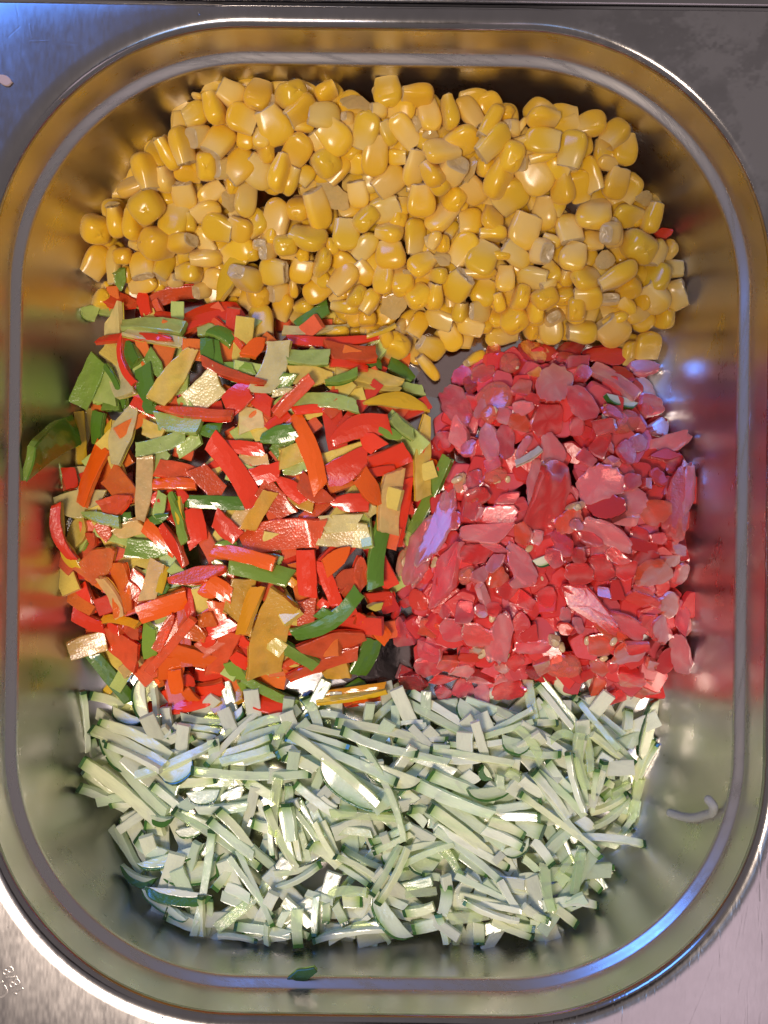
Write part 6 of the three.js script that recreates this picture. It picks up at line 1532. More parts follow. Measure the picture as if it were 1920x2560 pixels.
F.corn(-60,-49.2,-102.5,23.5,0.51,-.04)
F.corn(-54,-49.2,-106.2,259.4,-.08,0.2)
F.corn(-25.5,-46.7,-110.8,30.5,0.21,0.07)
F.corn(30.8,-49.2,-96.5,163,-.01,-.11)
F.corn(-48,-32.2,-139.2,26.7,-.06,-.21)
F.corn(-54.8,-32.2,-142.2,316.3,0.18,-.31)
F.corn(81.8,-34.8,-126.5,270.1,-.13,-.2)
F.corn(15,-32.6,-129.5,223.3,-.16,0.08)
F.corn(36.8,-49.2,-95.8,146.2,0.12,-.03)
F.corn(-30,-32.2,-136.2,181.3,0.19,-.18)
F.corn(-8.2,-51.1,-88.2,137.1,-.34,0.13)
F.corn(57,-61.3,-71.8,256.6,-.01,0.22)
F.corn(-40.5,-49.2,-99.5,200.8,-.15,-.23)
F.corn(-5.2,-38.2,-122,151.4,-.14,0.12)
F.corn(-60,-52,-95.8,155.1,-.19,-.24)
F.corn(20.2,-40.5,-119,133.8,0.37,-.06)
F.corn(65.2,-54.8,-79.2,135.8,0.03,0.01)
F.corn(-37.5,-41.6,-117.5,246.8,-.31,-.2)
F.corn(74.2,-49.2,-105.5,71.3,0.15,0.16)
F.corn(52.5,-52.8,-83.8,170.5,-.07,0.28)
F.corn(-72.8,-45,-113,196.5,-.22,0.21)
F.corn(-55.5,-54.7,-91.2,277.4,-.3,-.2)
F.corn(18,-49.2,-105.5,22.5,-.17,-.38)
F.corn(-66,-44.5,-113.8,135.6,-.02,-.02)
F.corn(-9.8,-34.8,-126.5,227.2,0.26,0.37)
F.corn(26.2,-52.3,-81.5,92.3,-.12,-.15)
F.corn(86.2,-50.3,-85.2,49.3,0.05,-.04)
F.corn(9.8,-45,-113,332.3,-.05,-.11)
F.corn(14.2,-50.2,-85.2,270.1,-.27,0.01)
F.corn(-7.5,-57.7,-77.8,176.1,-.06,-.42)
F.corn(30,-37.1,-123.5,48.9,-.03,-.08)
F.corn(0.75,-49.2,-95.8,102,-.2,-.05)
F.corn(-18,-32.2,-142.2,59.4,-.24,0.05)
F.corn(48.8,-49,-107.8,58.7,-.03,-.09)
F.corn(-66,-49.2,-104,222.2,0.09,0.05)
F.corn(48,-34.3,-127.2,294.1,0.08,-.13)
F.corn(94.5,-55.7,-94.2,17.8,0.04,-.3)
F.corn(39,-43.9,-114.5,77,0.2,0.05)
F.corn(1.5,-32.2,-130.2,113.5,-.03,-.51)
F.corn(99,-58.7,-93.5,356.3,-.26,-.13)
F.corn(66.8,-49.2,-93.5,205.3,0.05,0.35)
F.corn(75,-45,-113,6.7,-.25,-.14)
F.corn(101.2,-60.3,-98.8,306.5,0.02,0.2)
F.corn(-10.5,-47.3,-110,27.9,-.01,0.15)
F.corn(0.75,-39.4,-120.5,161.1,0.08,-.06)
F.corn(24.8,-49.2,-90.5,307.3,0.12,-.01)
F.corn(103.5,-60,-93.5,283.3,-.34,-.07)
F.corn(-42.8,-57.3,-85.2,247.1,-.45,-.07)
F.corn(-44.2,-39.4,-120.5,252.9,-0,0.15)
F.corn(41.2,-32.2,-135.5,98.7,0.06,0.16)
F.corn(-12,-59.1,-77,226.4,0.18,0.39)
F.corn(-65.2,-55.6,-90.5,228.8,0.27,-.01)
F.corn(-10.5,-49.2,-105.5,251.4,-.04,-.04)
F.corn(66.8,-60,-71.8,256.9,-.3,-.18)
F.corn(82.5,-51.6,-81.5,309.6,0.21,0.1)
F.corn(43.5,-49.2,-107,110,-.1,0.21)
F.corn(66,-34.3,-127.2,22.7,-.17,0.04)
F.corn(19.5,-33.7,-128,266,0.14,0.05)
F.corn(60,-32.2,-136.2,182.4,-.07,0.18)
F.corn(36.8,-49.2,-100.2,289.7,-.09,0.24)
F.corn(-36,-32.2,-142.2,187.8,0.31,-.02)
F.corn(-45.8,-32.2,-143,26.4,0.02,0.09)
F.corn(-69,-47.9,-109.2,163.1,-.29,0.13)
F.corn(-10.5,-32.2,-139.2,141.2,0.04,0.12)
F.corn(12,-58.7,-72.5,208.6,-.07,-.2)
F.corn(-72.8,-50.7,-98.8,289,-.04,0.14)
F.corn(22.5,-49.2,-105.5,59.7,0.51,0.19)
F.corn(15.8,-49.2,-89.8,145.1,-.07,0.24)
F.corn(-98.2,-55.5,-101.8,247.2,-.1,0.38)
F.corn(-30,-62.8,-75.5,36.5,-.41,0.13)
F.corn(36,-32.2,-139.2,119.7,-.07,-.34)
F.corn(-48,-49.2,-105.5,188.7,-.46,0.24)
F.corn(-27.8,-51.3,-92,127.3,0.4,0)
F.corn(39.8,-51.4,-84.5,291,-.24,-.1)
F.corn(-8.2,-32.2,-132.5,4.6,-.4,0.07)
F.corn(4.5,-49,-107.8,238.2,-.02,-.06)
F.corn(-39.8,-49.2,-104.8,102.4,-.12,-.34)
F.corn(78,-32.2,-131,46.8,0.37,0.4)
F.corn(75.8,-36,-125,271.8,-.09,-.02)
F.corn(26.2,-45.6,-112.2,264.9,-.01,-.05)
F.corn(90,-47.9,-109.2,216.9,-.22,-.04)
F.corn(-60.8,-47.3,-110,171.2,0.02,0.31)
F.corn(49.5,-49.2,-91.2,250.5,0.02,-.1)
F.corn(60.8,-62.8,-69.5,33.4,-.13,-.11)
F.corn(69.8,-32.2,-134,11.9,0.12,0.28)
F.corn(42.8,-54,-80.8,204.7,-.06,-.13)
F.pep(-53.2,-52.1,-64.2,265.4,-.18,-.42)
F.pep(-34.5,-48.2,3.2,292.6,-.13,0.07)
F.pep(-18,-49.3,-51.5,321,0.32,-.04)
F.pep(-75.8,-48.2,-43.2,339.4,-.18,-.24)
F.pep(-43.5,-48.2,-14.8,338.5,-.13,-.4)
F.pep(-108.8,-57.3,-19.2,139,0.07,0.02)
F.pep(-9.8,-48.2,-15.5,22,0.01,0.25)
F.pep(-111.8,-51.3,-12.5,288.8,0.08,-.29)
F.pep(-90.8,-48.2,12.2,100,-.05,0.04)
F.pep(0,-54.3,13.8,116.3,0.02,-.24)
F.pep(-96.8,-53.2,-23.8,38.3,-.06,-.02)
F.pep(-90.8,-50.5,-32,229,-.13,0.11)
F.pep(-34.5,-48.2,-33.5,208.1,-.01,0.2)
F.pep(-48.8,-48.2,36.2,212.4,-.09,-.17)
F.pep(-12.8,-48.2,4,28.8,-.23,-.1)
F.pep(-90.8,-48.2,19,72.1,-.19,-.1)
F.pep(-36,-48.2,-38.8,217.9,-.29,-.08)
F.pep(-72,-48.2,27.2,187.6,-.35,-.09)
F.pep(-17.2,-62.8,-68.8,120.9,0.11,-.02)
F.pep(-12.8,-48.2,-23,198,-.12,-.23)
F.pep(-79.5,-55.4,-69.5,120,0.29,0.04)
F.pep(-49.5,-48.2,-42.5,156.7,0.19,-.12)
F.pep(-20.2,-54.4,46,3.4,0.5,0.15)
F.pep(-103.5,-51.3,10,228.9,0.07,0.24)
F.pep(-3.8,-57.8,41.5,10.1,-.35,-.06)
F.pep(-4.5,-57.7,-58.2,228,0.26,0.06)
F.pep(-90.8,-53.1,-55.2,325,-.22,0.17)
F.pep(-83.2,-48.2,-47.8,286.5,0.05,0.03)
F.pep(-85.5,-48.2,12.2,36.1,-.02,0.09)
F.pep(-89.2,-48.2,5.5,342.8,-.09,0.06)
F.pep(-97.5,-48.2,4,5.4,-.03,-.23)
F.pep(15,-62.5,-7.2,46.5,0.18,-.19)
F.pep(-45.8,-55.9,51.2,162.9,-.21,0.04)
F.pep(-35.2,-48.2,26.5,306.5,0.23,0.46)
F.pep(-47.2,-51.2,45.2,144.9,0.15,0.02)
F.pep(-8.2,-52.8,37,2.9,0.31,-.26)
F.pep(-97.5,-57.4,-41.8,180.9,0.28,0.04)
F.pep(-111.8,-51.3,17.5,114,0.06,0.15)
F.pep(-60.8,-48.2,-16.2,34.7,-.1,-.43)
F.pep(-33,-48.2,-8.8,208.5,0.14,0.03)
F.pep(-9,-55.8,-57.5,156.7,-.09,-.14)
F.pep(-6.8,-48.2,-40.2,54.6,-.04,0.24)
F.pep(-102,-62.8,41.5,262.7,-.13,-.22)
F.pep(-93.8,-48.2,6.2,294.4,-.02,-.26)
F.pep(-41.2,-61.6,57.2,169.6,0.24,-.09)
F.pep(-79.5,-48.2,-38.8,154.4,-.13,0.07)
F.pep(-72,-52.5,-65.8,91,-.11,-.1)
F.pep(-106.5,-54.8,19.8,181.3,-.11,-.09)
F.pep(-76.5,-48.2,-23,62.3,0.04,0.18)
F.pep(-1.5,-48.9,-10.2,167.5,0.45,-.17)
F.pep(-4.5,-49,0.25,103.4,0.37,0.34)
F.pep(-51.8,-48.2,28.8,216.9,-.19,0.13)
F.pep(-66,-48.2,-36.5,195.1,-.01,0.09)
F.pep(-83.2,-48.2,29.5,25,-.02,0.21)
F.pep(-46.5,-53.1,-64.2,241,-.21,0.19)
F.pep(-36,-51.5,-59.8,320.1,-.18,0.07)
F.pep(-12.8,-49.6,-50,73,-.31,-.01)
F.pep(-80.2,-56.7,53.5,223.9,-.03,0.2)
F.pep(-42.8,-56,-67.2,104.6,0,-.02)
F.pep(-100.5,-51.2,-6.5,288.4,0.21,-.07)
F.pep(-96,-59.5,-74,94.9,0.02,-.18)
F.pep(-90,-51.9,37,152,0.09,-.17)
F.pep(-52.5,-48.2,1,239.3,0.08,-.08)
F.pep(-96.8,-62.2,49,325.6,0.36,0.19)
F.pep(-90,-48.2,-13.2,111.4,-.08,0.09)
F.pep(-63.8,-48.2,23.5,315.8,-.06,-.36)
F.pep(-9,-48.2,-8.8,49.3,-.44,0.07)
F.pep(-78.8,-48.2,16,345.2,-.04,0.05)
F.pep(-68.2,-48.2,-32.8,76.8,-.35,-.21)
F.pep(-69.8,-48.2,-2.8,114.6,0.32,-.21)
F.pep(9.8,-60.3,1.8,289.6,-.27,0.06)
F.pep(-21,-48.2,-4.2,226.6,0.11,0.35)
F.pep(-99.8,-52.9,-12.5,183.9,-.19,0.12)
F.pep(-30.8,-48.2,-22.2,275.9,0.17,-.01)
F.pep(-25.5,-48.2,29.5,259.2,-.06,0.18)
F.pep(-73.5,-59.9,58,280.6,-.16,-.05)
F.pep(-102,-51.4,18.2,185.9,0.49,0.23)
F.pep(-75,-48.2,-47.8,102.5,-.08,0.2)
F.pep(-110.2,-54.7,28,147.4,0.18,0.17)
F.pep(-60,-48.2,-59,358,-.31,-.14)
F.pep(-27.8,-62.4,-71,178.9,0.15,-.13)
F.pep(-52.5,-48.2,24.2,132.5,0.23,-.23)
F.pep(-.75,-53.6,-47.8,296.1,0.23,-.15)
F.pep(-35.2,-48.2,14.5,2.1,-.32,0.29)
F.pep(-81.8,-48.2,-.5,42.8,-.22,-.05)
F.pep(-15.8,-48.2,-33.5,280.1,0.05,-.04)
F.pep(-85.5,-48.2,-33.5,29.8,-.43,-0)
F.pep(-107.2,-53.6,1.8,53.1,0.04,-.18)
F.pep(10.5,-55.9,-15.5,197.8,0.16,0.07)
F.pep(-29.2,-57.2,-65.8,213.2,0.46,-.29)
F.pep(-66,-54.7,-68.8,35,0.16,0.04)
F.pep(-25.5,-48.2,24.2,283.4,-.11,-.04)
F.pep(-75.8,-48.3,-59.8,70.9,-.08,-.09)
F.pep(-48.8,-48.2,17.5,212.9,-.01,-.18)
F.pep(-46.5,-62.1,-74.8,69.6,0.07,0.1)
F.pep(-110.2,-54.7,-2.8,184.3,-.03,-.06)
F.pep(4.5,-60.1,24.2,31.4,0.27,0.01)
F.pep(-41.2,-48.2,-34.2,215.3,-.1,-.14)
F.pep(-96,-51.6,-17.8,209.7,0.23,-.16)
F.pep(3.8,-53.2,-7.2,146.9,-.4,-.01)
F.pep(-67.5,-48.2,-28.2,254.2,0.13,-.27)
F.pep(3.8,-62.8,-59,346.9,0.06,0)
F.pep(-29.2,-48.2,-28.2,219.4,0.03,0.07)
F.pep(-59.2,-48.2,34.8,283.1,-.12,-.21)
F.pep(-78,-48.2,27.2,109.1,-.01,0.02)
F.pep(-15,-48.2,12.2,45,-.3,-.17)
F.pep(-56.2,-48.2,-20,230.5,0.09,0.21)
F.pep(-42.8,-48.2,-50.8,171.8,-.33,-.19)
F.pep(-27.8,-58.5,52.8,183.9,-.2,-.07)
F.pep(-15,-48.2,32.5,200.1,-.12,-.05)
F.pep(8.2,-54.7,-38,30.5,-.23,0.32)
F.pep(-81,-48.2,-52.2,105.5,0.04,-.07)
F.pep(-93,-55.4,40.8,92.2,-0,-.02)
F.pep(-67.5,-48.2,40.8,274.9,-.17,-.11)
F.pep(-55.5,-55.9,52,330.1,0.13,0.18)
F.pep(-61.5,-48.2,5.5,303,0.23,0.23)
F.pep(-71.2,-48.2,37,261.9,-.03,-.03)
F.pep(-88.5,-48.2,28,201.5,0.04,-.11)
F.pep(-49.5,-62.6,58.8,102.3,-.35,-.18)
F.pep(-96,-49.9,22.8,329.6,0.2,-.02)
F.pep(-54,-48.2,40.8,215.3,0.08,-.05)
F.pep(-36,-54.7,49,179.9,-.04,-.01)
F.pep(-48.8,-50.1,-60.5,265.1,-.17,-.29)
F.pep(-75.8,-48.2,-3.5,323.1,-.3,0.13)
F.pep(-15.8,-48.2,-41,18,-.07,-.14)
F.pep(-89.2,-48.2,-5.8,196.8,0.13,0.24)
F.pep(-104.2,-57.5,-16.2,125.1,0.27,0.13)
F.pep(-82.5,-58.6,-73.2,278.9,-.08,0.18)
F.pep(11.2,-55.2,-20,247.5,0.04,0.19)
F.pep(-59.2,-60.2,57.2,168,0.07,-.49)
F.pep(7.5,-55.1,-10.2,101.2,-.2,0.04)
F.pep(-98.2,-56.3,-33.5,301.3,0.41,-.09)
F.pep(-41.2,-48.2,40,324.8,0.09,-.14)
F.pep(3,-54.5,1,234.1,-.18,0.04)
F.pep(-89.2,-60.1,52.8,239.7,0.07,-.02)
F.pep(-48.8,-48.2,-23.8,117.4,0.28,-.01)
F.pep(-30,-48.2,37.8,183.1,0.14,0.18)
F.pep(-72,-48.2,16,284.7,-.12,-.11)
F.pep(-78.8,-52,-65,115.7,0.12,0.28)
F.pep(-74.2,-48.2,-35.8,207.4,0.3,0.03)
F.pep(-37.5,-48.2,10.8,81.1,-.24,-.29)
F.pep(-40.5,-48.2,21.2,131.1,0.25,0.12)
F.pep(-85.5,-48.2,19,331.8,-.02,-.04)
F.pep(-12.8,-61.6,-65.8,94.1,-.11,-.01)
F.pep(20.2,-62.7,-23.8,191,-.18,0.04)
F.pep(9,-53.2,-31.2,138.3,0.15,-.32)
F.pep(0,-52.8,4.8,165.4,0.12,0.04)
F.pep(-99,-56.6,34,138.9,0.31,0.06)
F.pep(3,-53.5,-43.2,321.7,-.28,0.29)
F.pep(-46.5,-48.2,-31.2,45.7,-.04,-.32)
F.tom(78,-48.2,16.8,130.3,0.54,0.14)
F.tom(92.2,-53.1,-29,99.1,-.2,0.27)
F.tom(73.5,-48.2,-15.5,130.6,-.04,0.06)
F.tom(102.8,-56.3,-18.5,155.8,0.08,-.15)
F.tom(23.2,-52.4,13,268.7,0.01,-.14)
F.tom(32.2,-59.8,-43.2,357.3,-.1,-.37)
F.tom(109.5,-56.1,37,354.3,-.33,0.04)
F.tom(98.2,-57.4,-28.2,133.4,-.3,-.14)
F.tom(54.8,-48.2,-26.8,108.7,-.04,-.07)
F.tom(48,-48.2,-32,159.7,-.23,-.26)
F.tom(20.2,-53.6,25,237.5,0.06,-.27)
F.tom(66,-48.2,-10.2,145,0.12,-.13)
F.tom(105.8,-53.7,12.2,166.6,-.36,-.06)
F.tom(77.2,-50.5,-44.8,294.2,-.11,-.43)
F.tom(36.8,-56,-42.5,67.3,0.32,-.44)
F.tom(46.5,-48.2,19.8,268.9,-.23,0.19)
F.tom(74.2,-48.2,6.2,242.1,0.03,-.23)
F.tom(60.8,-48.2,-17.8,117.7,-.14,-.5)
F.tom(62.2,-48.2,34.8,151.7,0.36,-.18)
F.tom(17.2,-62.8,-9.5,244.9,0.32,0.31)
F.tom(39.8,-52.1,-37.2,33.3,-.04,-.44)
F.tom(20.2,-56.2,5.5,30.9,0.02,-.2)
F.tom(59.2,-48.2,25.8,287.1,0.39,0.26)
F.tom(34.5,-48.2,5.5,182.1,0.24,-.16)
F.tom(100.5,-61.8,-35.8,355.8,-.25,-.06)
F.tom(33,-57,47.5,49.9,0.33,-.15)
F.tom(22.5,-61.6,50.5,232.9,-.18,-.23)
F.tom(25.5,-53.7,-1.25,37.3,0.47,0.1)
F.tom(92.2,-56.7,-42.5,332.5,0.14,-.07)
F.tom(39,-55.5,46.8,57.4,0.06,0.12)
F.tom(59.2,-48.2,10,121.6,-.08,-.34)
F.tom(42,-48.2,28.8,166,-.03,-.19)
F.tom(9.8,-62.8,20.5,92.4,0.09,-.28)
F.tom(35.2,-52.6,42.2,164.6,0.15,0.34)
F.tom(108.8,-55.6,7.8,287.2,-.07,0.29)
F.tom(48,-48.2,-4.2,36.9,-.13,-.56)
F.tom(66.8,-48.2,-25.2,345.5,0.32,-.21)
F.tom(69,-53.8,-50,113.6,0.02,-.3)
F.tom(49.5,-48.2,25,105.6,0.09,0.04)
F.tom(82.5,-52.5,-47,99.6,0.47,-.14)
F.tom(24.8,-50.1,19.8,261,-.25,0.27)
F.tom(63.8,-48.2,-14,101.4,-.01,-.21)
F.tom(30,-53.3,-16.2,245.9,-.1,-.1)
F.tom(80.2,-48.2,35.5,332.8,-.12,-.18)
F.tom(44.2,-51.4,42.2,228,0.21,0.53)
F.tom(111.8,-51.3,-11.8,68.7,-.01,-.03)
F.tom(108,-55.9,16,224.9,0.3,-.18)
F.tom(52.5,-49.5,40.8,131.8,-.08,-.09)
F.tom(89.2,-56.7,-48.5,144.5,-.04,-.24)
F.tom(60.8,-48.2,5.5,67.7,0.36,0.16)
F.tom(104.2,-53.9,26.5,192.5,0.14,0.54)
F.tom(38.2,-58,-48.5,68.7,0.34,0.08)
F.tom(83.2,-48.2,5.5,130.5,-.13,0.08)
F.tom(21,-60.3,-14.8,37.2,-.14,-.13)
F.tom(90,-48.2,1.8,96.2,0.09,-.29)
F.tom(37.5,-48.2,-2,309,0.24,0.15)
F.tom(81.8,-48.2,40.8,319.6,0.11,0.08)
F.tom(51,-58.1,-55.2,308.9,0.15,0.6)
F.tom(18,-56.8,36.2,303.2,0.08,-.02)
F.tom(54.8,-48.2,3.2,173.1,-.24,0.03)
F.tom(88.5,-48.2,28.8,50.8,-.09,0.02)
F.tom(77.2,-48.2,10.8,339,0.18,-.26)
F.tom(74.2,-56.7,52,243.8,-.02,-.53)
F.tom(52.5,-62.4,-59.8,299.9,-.09,0.32)
F.tom(90,-48.2,-7.2,116.3,0.3,0.02)
F.tom(41.2,-48.2,-20,322.7,-.18,-.01)
F.tom(33.8,-48.2,10.8,80.1,0,0.01)
F.tom(30.8,-57.2,-34.2,77.7,0,-.23)
F.tom(48,-48.2,32.5,161.5,0.13,-.03)
F.tom(66,-48.2,-5.8,119.7,0,-.34)
F.tom(70.5,-48.2,4,71.1,-.1,0.08)
F.tom(102.8,-50.6,2.5,256.8,0,0.44)
F.tom(17.2,-60.1,0.25,292,-.07,0.15)
F.tom(54.8,-48.2,-35,251.7,0.02,-.03)
F.tom(69.8,-48.2,-40.2,142.9,-.06,-.09)
F.tom(65.2,-48.2,4,279.2,-.01,0.02)
F.tom(23.2,-51.6,30.2,301.8,0.13,-.25)
F.tom(95.2,-60.8,57.2,166.3,-.14,-.11)
F.tom(96.8,-53.7,-21.5,123.8,-.08,-.06)
F.tom(82.5,-57.5,53.5,88.7,-.45,-.17)
F.tom(78.8,-48.2,23.5,259.9,-.22,-.18)
F.tom(104.2,-53.2,18.2,98,-.18,0.03)
F.tom(82.5,-48.2,12.2,186.4,-.15,0.03)
F.tom(52.5,-48.2,8.5,281.1,-.13,-.01)
F.tom(40.5,-48.2,-10.2,72.5,0.06,0.18)
F.tom(41.2,-48.2,17.5,193.5,0.23,-.1)
F.tom(57.8,-53,46,336.8,-.17,-.1)
F.tom(111.8,-51.3,28,238.2,-.11,-.03)
F.tom(81.8,-48.9,-40.2,82.7,0.04,0.29)
F.tom(64.5,-59.1,-56.8,139.1,0.12,-.29)
F.tom(37.5,-62.8,-55.2,96.7,-.05,-.43)
F.tom(50.2,-55.1,48.2,17,-.09,-.05)
F.tom(72.8,-48.2,-30.5,302.3,-.25,-.19)
F.tom(81.8,-48.2,-35.8,58.3,0.03,-.08)
F.tom(96,-48.2,28,301.9,-.01,0.24)
F.tom(91.5,-48.7,-17,172.6,-.09,0.16)
F.tom(94.5,-48.2,4,178.9,-.35,-.26)
F.tom(63,-54,-50.8,57.9,-.1,0.02)
F.tom(57,-48.2,-5.8,89.3,0.1,-.28)
F.tom(87,-48.2,7.8,189.5,-.23,-.27)
F.tom(85.5,-48.6,-29,134.4,-0,0.12)
F.tom(68.2,-48.2,24.2,306.9,-.16,-.18)
F.tom(60.8,-59.6,54.2,149.7,-.41,0.25)
F.tom(96.8,-49.8,-11.8,73.8,0.07,0.21)
F.tom(51,-52.2,-47.8,100.3,0.21,0.03)
F.tom(21,-56.4,43.8,32.8,-.02,0.29)
F.tom(48.8,-48.2,14.5,141.9,0.02,-.18)
F.tom(101.2,-54.7,46,297.9,-.26,0.13)
F.tom(48.8,-48.2,-21.5,2.9,0.13,-.15)
F.tom(50.2,-58.9,52.8,4.9,-.48,0.13)
F.tom(24.8,-60.4,-29.8,247.5,-.37,0.14)
F.tom(95.2,-48.2,34.8,117.5,-.19,-.12)
F.tom(88.5,-52.9,-38.8,126.6,-.14,-.06)
F.tom(72.8,-48.2,16.8,125,0.24,0.35)
F.tom(84.8,-48.2,21.2,83.5,0.23,0.22)
F.tom(58.5,-48.2,-42.5,70.7,-.03,-.28)
F.tom(53.2,-62.8,57.2,78.6,-.13,0.46)
F.tom(69.8,-61.8,-59,106.2,0.16,0.36)
F.tom(47.2,-61.3,-58.2,51.5,0.28,-.1)
F.tom(28.5,-53.4,-11,138.3,-.22,-.08)
F.tom(108,-55.8,-7.2,325.6,0.02,0.23)
F.tom(78,-48.2,-32.8,249.6,-.31,0.08)
F.tom(34.5,-49.3,-11.8,347.5,0.21,-.11)
F.tom(37.5,-48.7,37,107.1,-.21,-.43)
F.tom(97.5,-54.9,50.5,264,-.14,-.06)
F.tom(100.5,-58.7,54.2,255.9,-.23,-.07)
F.tom(12,-62.8,7,77.1,0.15,-.24)
F.tom(65.2,-48.2,19.8,280.2,-.01,-.31)
F.tom(34.5,-48.2,27.2,89,-.17,0.05)
F.tom(12,-61,15.2,265.1,-.09,0.2)
F.tom(62.2,-52.2,45.2,300.5,0.22,-.15)
F.tom(52.5,-48.2,-2,168.7,0.06,0.02)
F.tom(90.8,-48.2,33.2,270,-.05,0.45)
F.tom(25.5,-51.7,8.5,39.9,0.23,0.24)
F.tom(58.5,-55.6,-53,339.9,0.04,0)
F.tom(23.2,-53.2,37.8,155.9,-.41,-.09)
F.tom(42.8,-48.2,8.5,17.9,0.06,-.25)
F.tom(90,-52,46.8,97.2,-.13,-.27)
F.tom(23.2,-56.2,-5,120.2,0.01,0.21)
F.tom(77.2,-48.2,-8.8,275.6,-.22,0.2)
F.tom(51,-48.2,-41.8,102.5,0.22,0)
F.tom(87.8,-48.2,12.2,214.7,0.14,0.1)
F.tom(80.2,-48.2,1,323,0.05,0.05)
F.tom(92.2,-48.2,23.5,31.2,0.35,-.02)
F.tom(16.5,-56.3,18.2,329.8,0.41,-.06)
F.tom(52.5,-48.2,29.5,330.1,-.06,0.43)
F.tom(99.8,-50.4,-8,205.8,-.2,0.07)
F.tom(71.2,-61.8,57.2,265.4,-.14,0.12)
F.tom(14.2,-60.6,38.5,277.1,-.2,-0)
F.tom(37.5,-48.4,-17.8,168.2,0.12,0.11)
F.tom(54.8,-48.2,20.5,175.8,0.3,0.05)
F.tom(57.8,-48.2,37.8,88,-.1,0.16)
F.tom(48.8,-48.2,-36.5,316.8,-.02,-0)
F.tom(34.5,-48.2,20.5,268.4,0.02,-.03)
F.tom(108.8,-57.3,32.5,323.1,-.18,-.1)
F.tom(40.5,-48.2,23.5,275.1,-.12,0.4)
F.tom(54.8,-48.2,-39.5,266.9,0.06,-.02)
F.tom(63,-48.2,-41,328.4,0.28,-0)
F.tom(105,-61.7,-26,58.3,-.01,0.18)
F.tom(12,-60.6,25,234.5,-.28,0.03)
F.tom(60.8,-48.2,18.2,323.1,-.14,-.08)
F.tom(90,-52.8,-34.2,189.6,0.3,-.39)
F.tom(43.5,-48.2,-3.5,112.4,-.19,-.03)
F.tom(35.2,-51,-24.5,63.8,0.02,-.03)
F.tom(42,-59.3,-55.2,107.5,-.31,0.12)
F.tom(108.8,-57.3,-16.2,138,0.2,0.24)
F.tom(76.5,-48.2,32.5,44,-.16,0.31)
F.tom(107.2,-58.5,46,339.2,-.24,-.13)
F.tom(96.8,-48.2,-2.8,225.5,-.26,-.24)
F.tom(57.8,-48.2,-11,228.4,0.13,0.16)
F.tom(100.5,-51.6,33.2,324.3,0.01,-.17)
F.tom(21,-62.8,-26,197,-.22,0)
F.tom(16.5,-56.5,22.8,56.7,0.37,0.27)
F.tom(28.5,-60.6,-38,172.7,0.05,0.03)
F.tom(82.5,-62.5,58.8,112.7,0.02,-.25)
F.tom(80.2,-57,-53,301.4,0.16,-.11)
F.tom(85.5,-48.2,-11,84.2,-.16,0.13)
F.tom(31.5,-54.3,-27.5,1.17,0.14,-.08)
F.tom(86.2,-60.9,-56.8,25,0.26,0.22)
F.tom(71.2,-48.2,-35,310.1,-.21,0.2)
F.tom(63.8,-48.2,-35,64.6,-.04,0)
F.tom(30,-48.2,28.8,218.4,0.26,-.23)
F.tom(69.8,-48.2,-1.25,41.2,0.16,0.03)
F.tom(73.5,-50.5,43.8,133.4,0.03,-.15)
F.tom(62.2,-48.2,-23,336.1,0.08,-.11)
F.tom(29.2,-48.3,13,356.6,0.33,0.17)
F.tom(98.2,-49,19.8,104,0.29,-0)
F.tom(27,-53.2,41.5,172.8,-.05,-.28)
F.tom(41.2,-48.2,33.2,16.6,0.29,-.13)
F.tom(44.2,-49.3,-37.2,189.1,-.15,-.24)
F.tom(42.8,-62.3,55,228.8,0,-.13)
F.tom(99,-48.9,12.2,207.4,-.07,-.23)
F.tom(45.8,-48.2,-14,178.8,-.19,-.06)
F.tom(43.5,-51.8,-42.5,167.5,-.44,-.03)
F.tom(55.5,-48.2,-22.2,250.6,0.1,-.06)
F.tom(102,-62.8,58.8,271.2,-.18,0.24)
F.tom(72.8,-48.2,-22.2,265.1,0.23,0.19)
F.tom(90.8,-60,56.5,322.5,0.09,0.15)
F.tom(17.2,-56.2,28.8,44.9,-.16,-.11)
F.tom(55.5,-48.2,12.2,274.6,-.08,0.23)
F.tom(87,-56,52,31.6,0.01,-.05)
F.tom(97.5,-61.8,-44,326.7,0.13,0.26)
F.tom(17.2,-60.9,48.2,55.8,0.23,0.14)
F.tom(91.5,-60.7,-53.8,302.5,-.09,-.01)
F.tom(24,-62.8,-34.2,278,0.09,0.3)
F.tom(62.2,-48.2,29.5,206.4,0.11,0.36)
F.tom(59.2,-48.2,-35.8,278.7,-.06,-.19)
F.tom(72.8,-48.2,34.8,105.8,0.1,-.29)
F.tom(44.2,-55.4,-50.8,306.1,0.05,-.05)
F.tom(108,-54.1,-1.25,61.4,-.23,-.11)
F.tom(72.8,-48.2,25.8,22.8,-.05,-.18)
F.tom(87,-48.2,40,106.9,-.15,0.01)
F.tom(81.8,-48.2,-23.8,343.1,0.02,0.28)
F.tom(85.5,-48.2,34,145.7,-.16,0.17)
F.tom(33,-49.2,-5,264.4,-.28,0.09)
F.tom(24.8,-57.8,-18.5,353.7,-.38,0.08)
F.tom(45.8,-48.2,1,68.3,0.03,0.18)
F.tom(57.8,-48.2,-30.5,306.1,-.41,0.3)
F.tom(90,-48.2,16.8,247.3,0.2,-.28)
F.tom(81.8,-48.2,29.5,269.3,-.12,0.19)
F.tom(89.2,-49.9,-24.5,192,-.14,0.38)
F.tom(57.8,-60.3,-58.2,122.7,-.21,-.16)
F.tom(67.5,-48.2,33.2,201.6,-.09,0.21)
F.tom(51,-48.2,-17.8,354.4,-.21,0.24)
F.tom(54,-54.8,-51.5,80.5,-.32,-.19)
F.tom(66,-48.2,11.5,295.6,0.02,-.06)
F.tom(24.8,-50.4,25.8,168.2,0.08,-.05)
